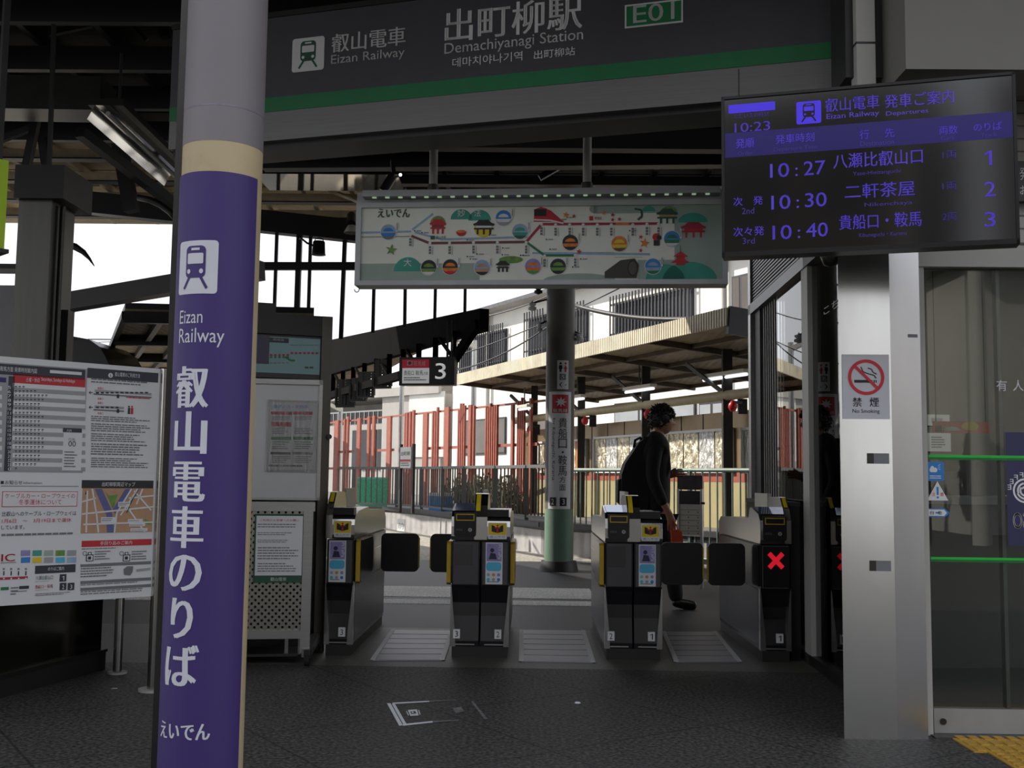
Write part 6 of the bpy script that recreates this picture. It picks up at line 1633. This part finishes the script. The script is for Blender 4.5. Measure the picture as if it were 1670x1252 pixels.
# reflective light trough and mirror-like duct above
for a, c, w in (((172, 178, 7.6), (292, 292, 9.4), .26),):
    p, r_ = P(*a), P(*c)
    t = T('light_trough', 'shiny reflector lamp trough hanging slanted left of the purple column', 'lamp', (p + r_) / 2)
    zz = (p.z + r_.z) / 2; p, r_ = low(p, zz), low(r_, zz)
    b = MB().beam(p + Vector((0, 0, .06)), r_ + Vector((0, 0, .06)), w, .05, DSTEEL); dd = (r_ - p).normalized(); sx = Vector((dd.y, -dd.x, 0))
    for s_ in (-1, 1):
        e0, e1 = sx * s_ * w * .5, sx * s_ * w * .28
        b.add([p + e0 + Vector((0, 0, -.07)), r_ + e0 + Vector((0, 0, -.07)), r_ + e1 + Vector((0, 0, .04)), p + e1 + Vector((0, 0, .04))], [(0, 1, 2, 3)], CHROME)
    b.add([p - sx * w * .28 + Vector((0, 0, .034)), r_ - sx * w * .28 + Vector((0, 0, .034)), r_ + sx * w * .28 + Vector((0, 0, .034)), p + sx * w * .28 + Vector((0, 0, .034))], [(0, 1, 2, 3)], CHROME)
    b.build('reflector', t)
    MB().cyl(p + dd * .05 + Vector((0, 0, -.01)), r_ - dd * .05 + Vector((0, 0, -.01)), .018, mat('unlit_tube', (220, 222, 220), .3, var=.03), 10).build('tube', t)
    for k in (.15, .85): MB().cyl(p.lerp(r_, k) + Vector((0, 0, .08)), low(p.lerp(r_, k), RZ - .16), .012, DARK, 8).build('hanger_rod', t)
dz = P(540, 284, 9.5).z; dx0, dx1 = P(428, 300, 9.8).x, P(655, 300, 9.8).x; dy1 = (dz - EYE) / ((P(540, 311, 10).z - EYE) / 10)
t = T('polished_duct', 'mirror polished duct underside reflecting warm daylight above the left end of the map sign', 'duct', ((dx0 + dx1) / 2, 9.8, dz))
MB().box((dx0, 9.5, dz), (dx1, dy1, dz + .28), mat('mirror_steel', (232, 222, 202), .05, 1, var=.03, bump=.05, scale=2)).build('duct_shell', t)
for x in (dx0 + .15, dx1 - .15): MB().cyl((x, 9.8, dz + .28), (x, 9.8, RZ + .03), .012, DARK, 8).build('hanger_rod', t)
# gable underside boards seen above the back beam
b = MB()
for k in range(6): b.beam(P(540 + k * 14, 312 + k * 3, 12.6), P(640 + k * 10, 352 + k * 5, 11.9), .07, .03, RAFT)
b.build('ceiling_gable_boards', kind='structure')
# security camera
c = P(640, 296, 8.0)
t = T('security_camera', 'black security camera on an angled bracket with a small white light above the map sign', 'camera', c)
MB().cyl(P(625, 312, 8.0), P(642, 284, 8.0), .035, BLK, 14).build('camera_body', t); MB().beam(P(642, 286, 8), P(640, 262, 8.1), .03, .03, DARK).build('bracket', t)
MB().ball(P(653, 285, 7.95), .012, mat('camera_light', (245, 245, 255), .3, emit=3, var=.01), 10).build('indicator_light', t)
MB().beam(P(640, 290, 8), P(655, 285, 7.97), .014, .014, DARK).build('light_arm', t)
# flood lamp hanging under the back beam
c = P(520, 404, 11.85); k = 11.85 / 1764
t = T('flood_lamp', 'small black bucket shaped lamp hanging under the dark back beam', 'lamp', c)
b = MB().lathe(c, [(0, 11 * k), (9 * k, 11 * k), (10 * k, 9 * k), (11 * k, -10 * k), (12 * k, -12 * k), (0, -12 * k)], BLK, 20); b.build('lamp_body', t)
MB().tube([c + Vector((-8 * k, 0, 9 * k)), c + Vector((-6 * k, 0, 15 * k)), c + Vector((0, 0, 17 * k)), c + Vector((6 * k, 0, 15 * k)), c + Vector((8 * k, 0, 9 * k))], .006, DARK, 6).build('bail_handle', t)
MB().tube([c + Vector((-10 * k, 0, 4 * k)), c + Vector((-20 * k, 0, 8 * k)), c + Vector((-30 * k, 0, 16 * k)), P(489, 390, 11.95)], .012, DARK, 6).build('arm', t)
c = P(574, 372, 11.7); t = T('spot_lamp', 'small spot lamp with a pale reflector at the left end of the map sign', 'lamp', c)
MB().cyl(P(573, 352, 11.95), P(573, 366, 11.7), .05, BLK, 14).build('lamp_body', t); MB().lathe(c - Vector((0, 0, .02)), [(.045, .05), (.09, -.03), (.085, -.035), (.04, .045)], ENAM, 18).build('reflector', t)

# ================================================================== TALL DISPLAY CABINET AND STAND
kd = 6.85
kb = Pan(XY(398, 6.75), XY(548, 6.95)); R = kb.r
uA, uB, uC = kb.uv(418, 700)[0], kb.uv(521, 700)[0], kb.uv(538, 700)[0]
zk = (kb.uv(430, 507)[1] + kb.uv(545, 519)[1]) / 2
t = T('display_cabinet', 'tall dark cabinet with a wall screen behind the white board', 'cabinet', kb.at((uA + uC) / 2, 0))
b = MB().pbox(kb, uA - .25, 0, uC, zk, -.35, -.06, GATEB); b.build('cabinet_body', t)
MB().pbox(kb, uB, 0, uC, zk, -.06, .0, mat('bronze_dark_steel', (84, 80, 74), .4, .7, var=.06)).build('side_upright', t)
MB().pbox(kb, uA - .25, kb.uv(470, 545)[1], uB, zk, -.06, -.005, DARK).build('header_panel', t)
MB().pbox(kb, uA - .25, zk, kb.uv(452, 490)[0], kb.uv(440, 492)[1], -.3, -.05, DARK).build('top_box', t)
MB().cyl(kb.at(uB + .06, kb.uv(530, 712)[1], 0), kb.at(uB + .06, kb.uv(530, 712)[1], .03), .016, BLK, 12).build('lock', t)
u0, v0, u1, v1 = R(415, 616, 525, 545)
m = MB().pbox(kb, u0 - .15, v0, u1, v1, -.06, -.03, BLK); mo = m.build('monitor', t)
b = MB(); b.rect(kb, *R(405, 608, 523, 549), -.028, mat('screen_pale_teal', (110, 146, 150), .2, emit=.05, var=.03))
sq = lambda x0, y0, x1, y1, mm, k=1: b.rect(kb, *R(x0, y1, x1, y0), -.028 + .0008 * k, mm)
sq(405, 549, 472, 557, NAVY); sq(405, 545, 440, 592, mat('screen_navy', (34, 34, 70), .2, emit=.03, var=.05), 2); b.text(kb, '路線図', *R(446, 555, 464, 551), -.026, LGREYP)
for k in range(12):
    x = 441 + k * 6.8; up = x > 470; y = 578 - (3 if up else 0); sq(x, y - 1.6, x + 4, y + 1.6, CRIM, 3)
    sq(x, 561 if up else 590, x + 3, 562.5 if up else 592, GREYP, 3)
for k in range(5): sq(441 + k * 6.8, 580, 445 + k * 6.8, 583, GREENP, 3)
b.line(kb, [kb.uv(466, 581), kb.uv(475, 587), kb.uv(482, 587)], .012, -.0256, GREENP)
sq(498, 597, 504, 600, DGREEN, 3); sq(506, 597, 512, 600, DGREEN, 3)
b.build('screen_map', mo)
# white board and perforated stand in front
wbp = Pan(XY(390, 6.4), XY(520, 6.48)); R = wbp.r
u0, v0, u1, v1 = R(380, 815, 524, 618)
t = T('white_board', 'white board in an aluminium frame with a creased plastic covered notice', 'board', wbp.at((u0 + u1) / 2, v0))
MB().pbox(wbp, u0, v0, u1 - .012, v1 - .02, -.02, 0, mat('gloss_white_board', (200, 200, 200), .16, var=.02)).build('board_sheet', t)
b = MB()
for a in ((u0, v1 - .03, u1, v1), (u1 - .02, v0, u1, v1), (u0, v0, u1, v0 + .014)): b.pbox(wbp, *a, -.025, .012, ALU)
b.build('board_frame', t)
b = MB(); a0_, b0_, a1_, b1_ = R(438, 766, 516, 656)
b.add([wbp.at(a0_, b0_, .003), wbp.at(a1_, b0_, .003), wbp.at(a1_, b1_, .003), wbp.at(a0_, b1_, .003)], [(0, 1, 2, 3)], PAPER)
wr = lambda x0, y0, x1, y1, mm, k=1: b.rect(wbp, *R(x0, y1, x1, y0), .004 + .0006 * k, mm)
b.text(wbp, '敬老パス・定期券', *R(446, 666, 502, 660), .005, BLUEP); wr(442, 671, 476, 676, REDP); wr(478, 671, 510, 676, REDP); wr(442, 688, 475, 695, REDP); wr(442, 712, 475, 717, GREENP); wr(478, 712, 511, 717, GREENP); wr(441, 737, 474, 741, NAVY); wr(477, 737, 510, 741, GREYP)
for x0, x1 in ((444, 474), (480, 510)):
    for y0, y1 in ((679, 686), (698, 709), (720, 734), (744, 756)): b.dashes(wbp, *R(x0, y1, x1, y0), 4, .005, GREYP, .4)
b.dashes(wbp, *R(438, 764, 500, 758), 1, .005, GREYP)
no = b.build('notice_sheet', t)
film = bpy.data.materials.new('crinkled_film'); film.use_nodes = True; nt = film.node_tree; nt.nodes.clear()
o_ = nt.nodes.new('ShaderNodeOutputMaterial'); tr = nt.nodes.new('ShaderNodeBsdfTransparent'); gl = nt.nodes.new('ShaderNodeBsdfGlossy'); fr = nt.nodes.new('ShaderNodeFresnel'); mxx = nt.nodes.new('ShaderNodeMixShader')
nz = nt.nodes.new('ShaderNodeTexNoise'); nz.inputs['Scale'].default_value = 14; nz.inputs['Detail'].default_value = 3; bp = nt.nodes.new('ShaderNodeBump'); bp.inputs['Strength'].default_value = .5; bp.inputs['Distance'].default_value = .02
tcx = nt.nodes.new('ShaderNodeTexCoord'); mp_ = nt.nodes.new('ShaderNodeMapping'); mp_.inputs['Scale'].default_value = (2.5, 2.5, .5)
nt.links.new(tcx.outputs['Object'], mp_.inputs[0]); nt.links.new(mp_.outputs[0], nz.inputs['Vector'])
nt.links.new(nz.outputs['Fac'], bp.inputs['Height']); nt.links.new(bp.outputs[0], gl.inputs['Normal']); nt.links.new(bp.outputs[0], fr.inputs['Normal']); gl.inputs['Roughness'].default_value = .12; fr.inputs['IOR'].default_value = 1.7
nt.links.new(fr.outputs[0], mxx.inputs[0]); nt.links.new(tr.outputs[0], mxx.inputs[1]); nt.links.new(gl.outputs[0], mxx.inputs[2]); nt.links.new(mxx.outputs[0], o_.inputs[0])
MB().pbox(wbp, a0_ - .015, b0_ - .012, a1_ + .012, b1_ + .015, .007, .009, film).build('plastic_sleeve', no)
# perforated steel stand on casters, carrying the white board
sd = Pan(XY(388, 6.36), XY(512, 6.44)); R = sd.r
PS = bpy.data.materials.new('perforated_stainless'); PS.use_nodes = True; nt = PS.node_tree
pb = nt.nodes['Principled BSDF']; pb.inputs['Metallic'].default_value = 1; pb.inputs['Roughness'].default_value = .25; pb.inputs['Base Color'].default_value = (.46, .45, .41, 1)
tcx = nt.nodes.new('ShaderNodeTexCoord'); mp_ = nt.nodes.new('ShaderNodeMapping'); mp_.inputs['Rotation'].default_value = (0, math.radians(45), 0)
vo = nt.nodes.new('ShaderNodeTexVoronoi'); vo.voronoi_dimensions = '2D'; vo.inputs['Scale'].default_value = 36; vo.inputs['Randomness'].default_value = 0
sx_ = nt.nodes.new('ShaderNodeSeparateXYZ'); cx2 = nt.nodes.new('ShaderNodeCombineXYZ')
nt.links.new(tcx.outputs['Object'], mp_.inputs[0]); nt.links.new(mp_.outputs[0], sx_.inputs[0]); nt.links.new(sx_.outputs['X'], cx2.inputs['X']); nt.links.new(sx_.outputs['Z'], cx2.inputs['Y']); nt.links.new(cx2.outputs[0], vo.inputs['Vector'])
gt = nt.nodes.new('ShaderNodeMath'); gt.operation = 'LESS_THAN'; gt.inputs[1].default_value = .26; nt.links.new(vo.outputs['Distance'], gt.inputs[0])
tr = nt.nodes.new('ShaderNodeBsdfTransparent'); mxs = nt.nodes.new('ShaderNodeMixShader'); nt.links.new(gt.outputs[0], mxs.inputs[0]); nt.links.new(pb.outputs[0], mxs.inputs[1]); nt.links.new(tr.outputs[0], mxs.inputs[2]); nt.links.new(mxs.outputs[0], nt.nodes['Material Output'].inputs[0])
t = T('steel_stand', 'perforated stainless stand on casters with a framed poster under the white board', 'stand', sd.at(sd.L / 2, 0))
zt_, zb_ = sd.uv(450, 818)[1], sd.uv(450, 1030)[1]
uR_ = sd.uv(512, 900)[0]; uL_ = -.25
MB().pbox(sd, uL_, zb_, uR_ - .05, zt_ - .05, -.012, -.008, PS).build('perforated_panel', t)
MB().pbox(sd, uL_, zb_, uR_ - .04, zt_ - .04, -.10, -.09, DARK).build('backing_panel', t)
MB().pbox(sd, uL_, zt_ - .055, uR_, zt_, -.05, .01, ALU).build('cross_rail', t); MB().pbox(sd, uL_, zb_ - .04, uR_ - .02, zb_ + .01, -.05, .005, ALU).build('cross_rail', t)
MB().pbox(sd, uR_ - .065, .07, uR_ - .01, zt_, -.055, .012, ALU).build('upright', t)
MB().beam(sd.at(uR_ - .03, .07, .02), sd.at(uR_ + .02, .09, -.45), .05, .05, ALU).build('base_arm', t)
for u, w in ((uR_ - .02, .05), (uR_ + .03, -.42), (-.02, .02)):
    p = sd.at(u, .034, w); b = MB().cyl(p + Vector((-.014, 0, 0)), p + Vector((.014, 0, 0)), .032, RUBBER, 18); b.box(p + Vector((-.02, -.012, .01)), p + Vector((.02, .012, .06)), DSTEEL); b.build('caster', t)
for px in (464, 486): u = sd.uv(px, 1040)[0]; MB().pbox(sd, u, .05, u + .02, zb_, -.08, -.06, STEEL).build('inner_leg', t)
MB().pbox(sd, uL_, .045, uR_ - .08, .06, -.30, -.02, DSTEEL).build('base_tray', t)
b = MB(); a0_, b0_, a1_, b1_ = R(414, 950, 496, 838); b.pbox(sd, a0_, b0_, a1_, b1_, -.006, .004, DGREEN); b.rect(sd, *R(417, 938, 493, 841), .0055, PAPER)
b.text(sd, '叡山電車', *R(441, 947, 467, 941), .0055, WHITE, .01); b.text(sd, 'ご利用のお客様へのお願い', *R(424, 850, 488, 846), .0065, REDP)
for y0, y1, r_ in ((854, 862, 2), (868, 874, 2), (880, 886, 2), (892, 914, 5), (918, 934, 4)): b.dashes(sd, *R(420, y1, 488, y0), r_, .0065, GREYP, .4)
b.build('poster', t)

# ================================================================== MARKS ON THE FLOOR
fz = Flr(.0015)
t = T('floor_marking', 'worn white outlined train marking on the dark paving', 'marking', G(705, 1165))
b = MB(); WL = mat('white_floor_paint', (226, 232, 236), .5, var=.06); WF = mat('worn_floor_paint', (120, 122, 122), .6, var=.4, scale=30)
def fq(pts, m, w=0): b.add([G(*p) + Vector((0, 0, .002 + w)) for p in pts], [(0, 1, 2, 3)], m)
fq([(631, 1147), (637, 1147), (657, 1183), (651, 1184)], WL); fq([(639, 1148), (644, 1148), (663, 1181), (658, 1182)], WL)
fq([(640, 1146), (700, 1143), (700, 1145), (640, 1148.5)], WL); fq([(700, 1143), (744, 1141), (744, 1142), (700, 1145)], WF)
fq([(657, 1181), (705, 1176), (706, 1178.5), (657, 1184)], WL); fq([(705, 1176), (748, 1174), (748, 1175), (706, 1178.5)], WF)
fq([(665, 1158), (680, 1157), (683, 1167), (669, 1168)], WL); fq([(662, 1160), (663.5, 1160), (667, 1167), (665.5, 1167)], WL); fq([(682, 1158), (683.5, 1158), (686, 1165), (684.5, 1166)], WL)
fq([(669, 1161), (677, 1160), (679, 1164), (671, 1165)], SETT, .001); fq([(671, 1161.7), (674, 1161.4), (675, 1163.4), (672, 1163.8)], WL, .002)
fq([(738, 1155), (752, 1153), (757, 1160), (743, 1163)], WF); fq([(768, 1144), (772, 1144), (795, 1172), (790, 1173)], WF)
b.build('paint', t)
c = G(942, 1146); o = MB().lathe(c, [(0, .006), (.012, .005), (.016, .0)], WL, 14).build('floor_stud'); o['label'] = 'tiny bright stud on the paving in front of the middle lane'; o['category'] = 'stud'
c = G(186, 1123); o = MB().add([c + Vector(v) for v in ((-.015, -.01, .002), (.018, -.006, .002), (.014, .01, .003), (-.01, .012, .002))], [(0, 1, 2, 3)], PAPER).build('paper_scrap'); o['label'] = 'tiny scrap of paper on the paving near the board leg'; o['category'] = 'scrap'

# ================================================================== ACROSS THE STREET (mirrored in the door glass, display and steel)
DFAC = mat('dark_brick_facade', (84, 78, 72), .8, var=.2, scale=3)
t = T('office_block', 'dark brick block across the street mirrored in the departure display', 'building', (-8, -16, 0))
MB().box((-15, -22, 0), (-2.5, -16, 10.5), DFAC).build('building_walls', t)
for i in range(5):
    for j in range(3): MB().box((-14 + i * 2.3, -16.0, 1.4 + j * 3), (-12.7 + i * 2.3, -15.96, 3.0 + j * 3), WINDK).build('window', t)
t = T('corner_block', 'second dark block across the street, right of the bright gap in the display', 'building', (2, -16, 0))
MB().box((-1.0, -22, 0), (5.2, -16, 10.0), DFAC).build('building_walls', t)
for i in range(2):
    for j in range(3): MB().box((0 + i * 2.5, -16.0, 1.4 + j * 3), (1.4 + i * 2.5, -15.96, 3.0 + j * 3), WINDK).build('window', t)
t = T('shop_house', 'grey house across the street mirrored at the right of the door glass', 'building', (13, -14, 0))
MB().box((9.6, -22, 0), (18, -14, 6.0), WALLG).build('building_walls', t)
MB().prism([(9.2, -22.5, 6.0), (9.2, -13.5, 6.0), (9.2, -18, 8.0)], (9, 0, 0), ROOFG).build('building_roof', t)
MB().box((11, -14.02, 0), (14, -13.96, 2.6), WINDK).build('window', t)
for x, y, r_, m, lb in ((8.2, -10, .17, POLEC, 'concrete utility pole mirrored in the glass door'), (7.35, -10.4, .09, DARK, 'slim dark pole mirrored in the glass door'), (-1.75, -11, .14, POLEC, 'concrete utility pole mirrored in the departure display')):
    t = T('utility_pole', lb, 'pole', (x, y, 0)); MB().cyl((x, y, 0), (x, y, 9), r_, m, 18, r_ * .7).build('pole_shaft', t)
    MB().beam((x - .8, y, 8.2), (x + .8, y, 8.2), .08, .08, DARK).build('cross_arm', t)
def tree(x, y, h, r_, lb):
    t = T('street_tree', lb, 'tree', (x, y, 0))
    b = MB().tube([(x, y, 0), (x + .1, y, h * .3), (x - .05, y + .1, h * .55), (x, y, h * .8)], [.2, .16, .12, .05], BARKT, 10)
    for k in range(7):
        a = k * .9; b.tube([(x, y, h * (.35 + .06 * k)), (x + math.cos(a) * r_ * .4, y + math.sin(a) * r_ * .4, h * (.5 + .06 * k)), (x + math.cos(a) * r_ * .8, y + math.sin(a) * r_ * .8, h * (.6 + .05 * k))], [.07, .04, .015], BARKT, 6)
    b.build('trunk', t)
    b = MB()
    for k in range(1500):
        a, e_, rr0 = random.uniform(0, 6.28), random.uniform(-1, 1), r_ * random.random() ** .4
        p = Vector((x + rr0 * math.cos(a) * math.sqrt(1 - e_ * e_), y + rr0 * math.sin(a) * math.sqrt(1 - e_ * e_), h * .72 + rr0 * e_ * .9))
        d1 = Vector((random.uniform(-1, 1), random.uniform(-1, 1), random.uniform(-.6, .6))).normalized() * .16; d2 = d1.orthogonal().normalized() * .09
        b.add([p - d1, p + d2, p + d1, p - d2], [(0, 1, 2, 3)], LEAVES)
    b.build('foliage', t)
tree(7.0, -12.5, 4.4, 1.0, 'small leafy street tree mirrored in the glass door')
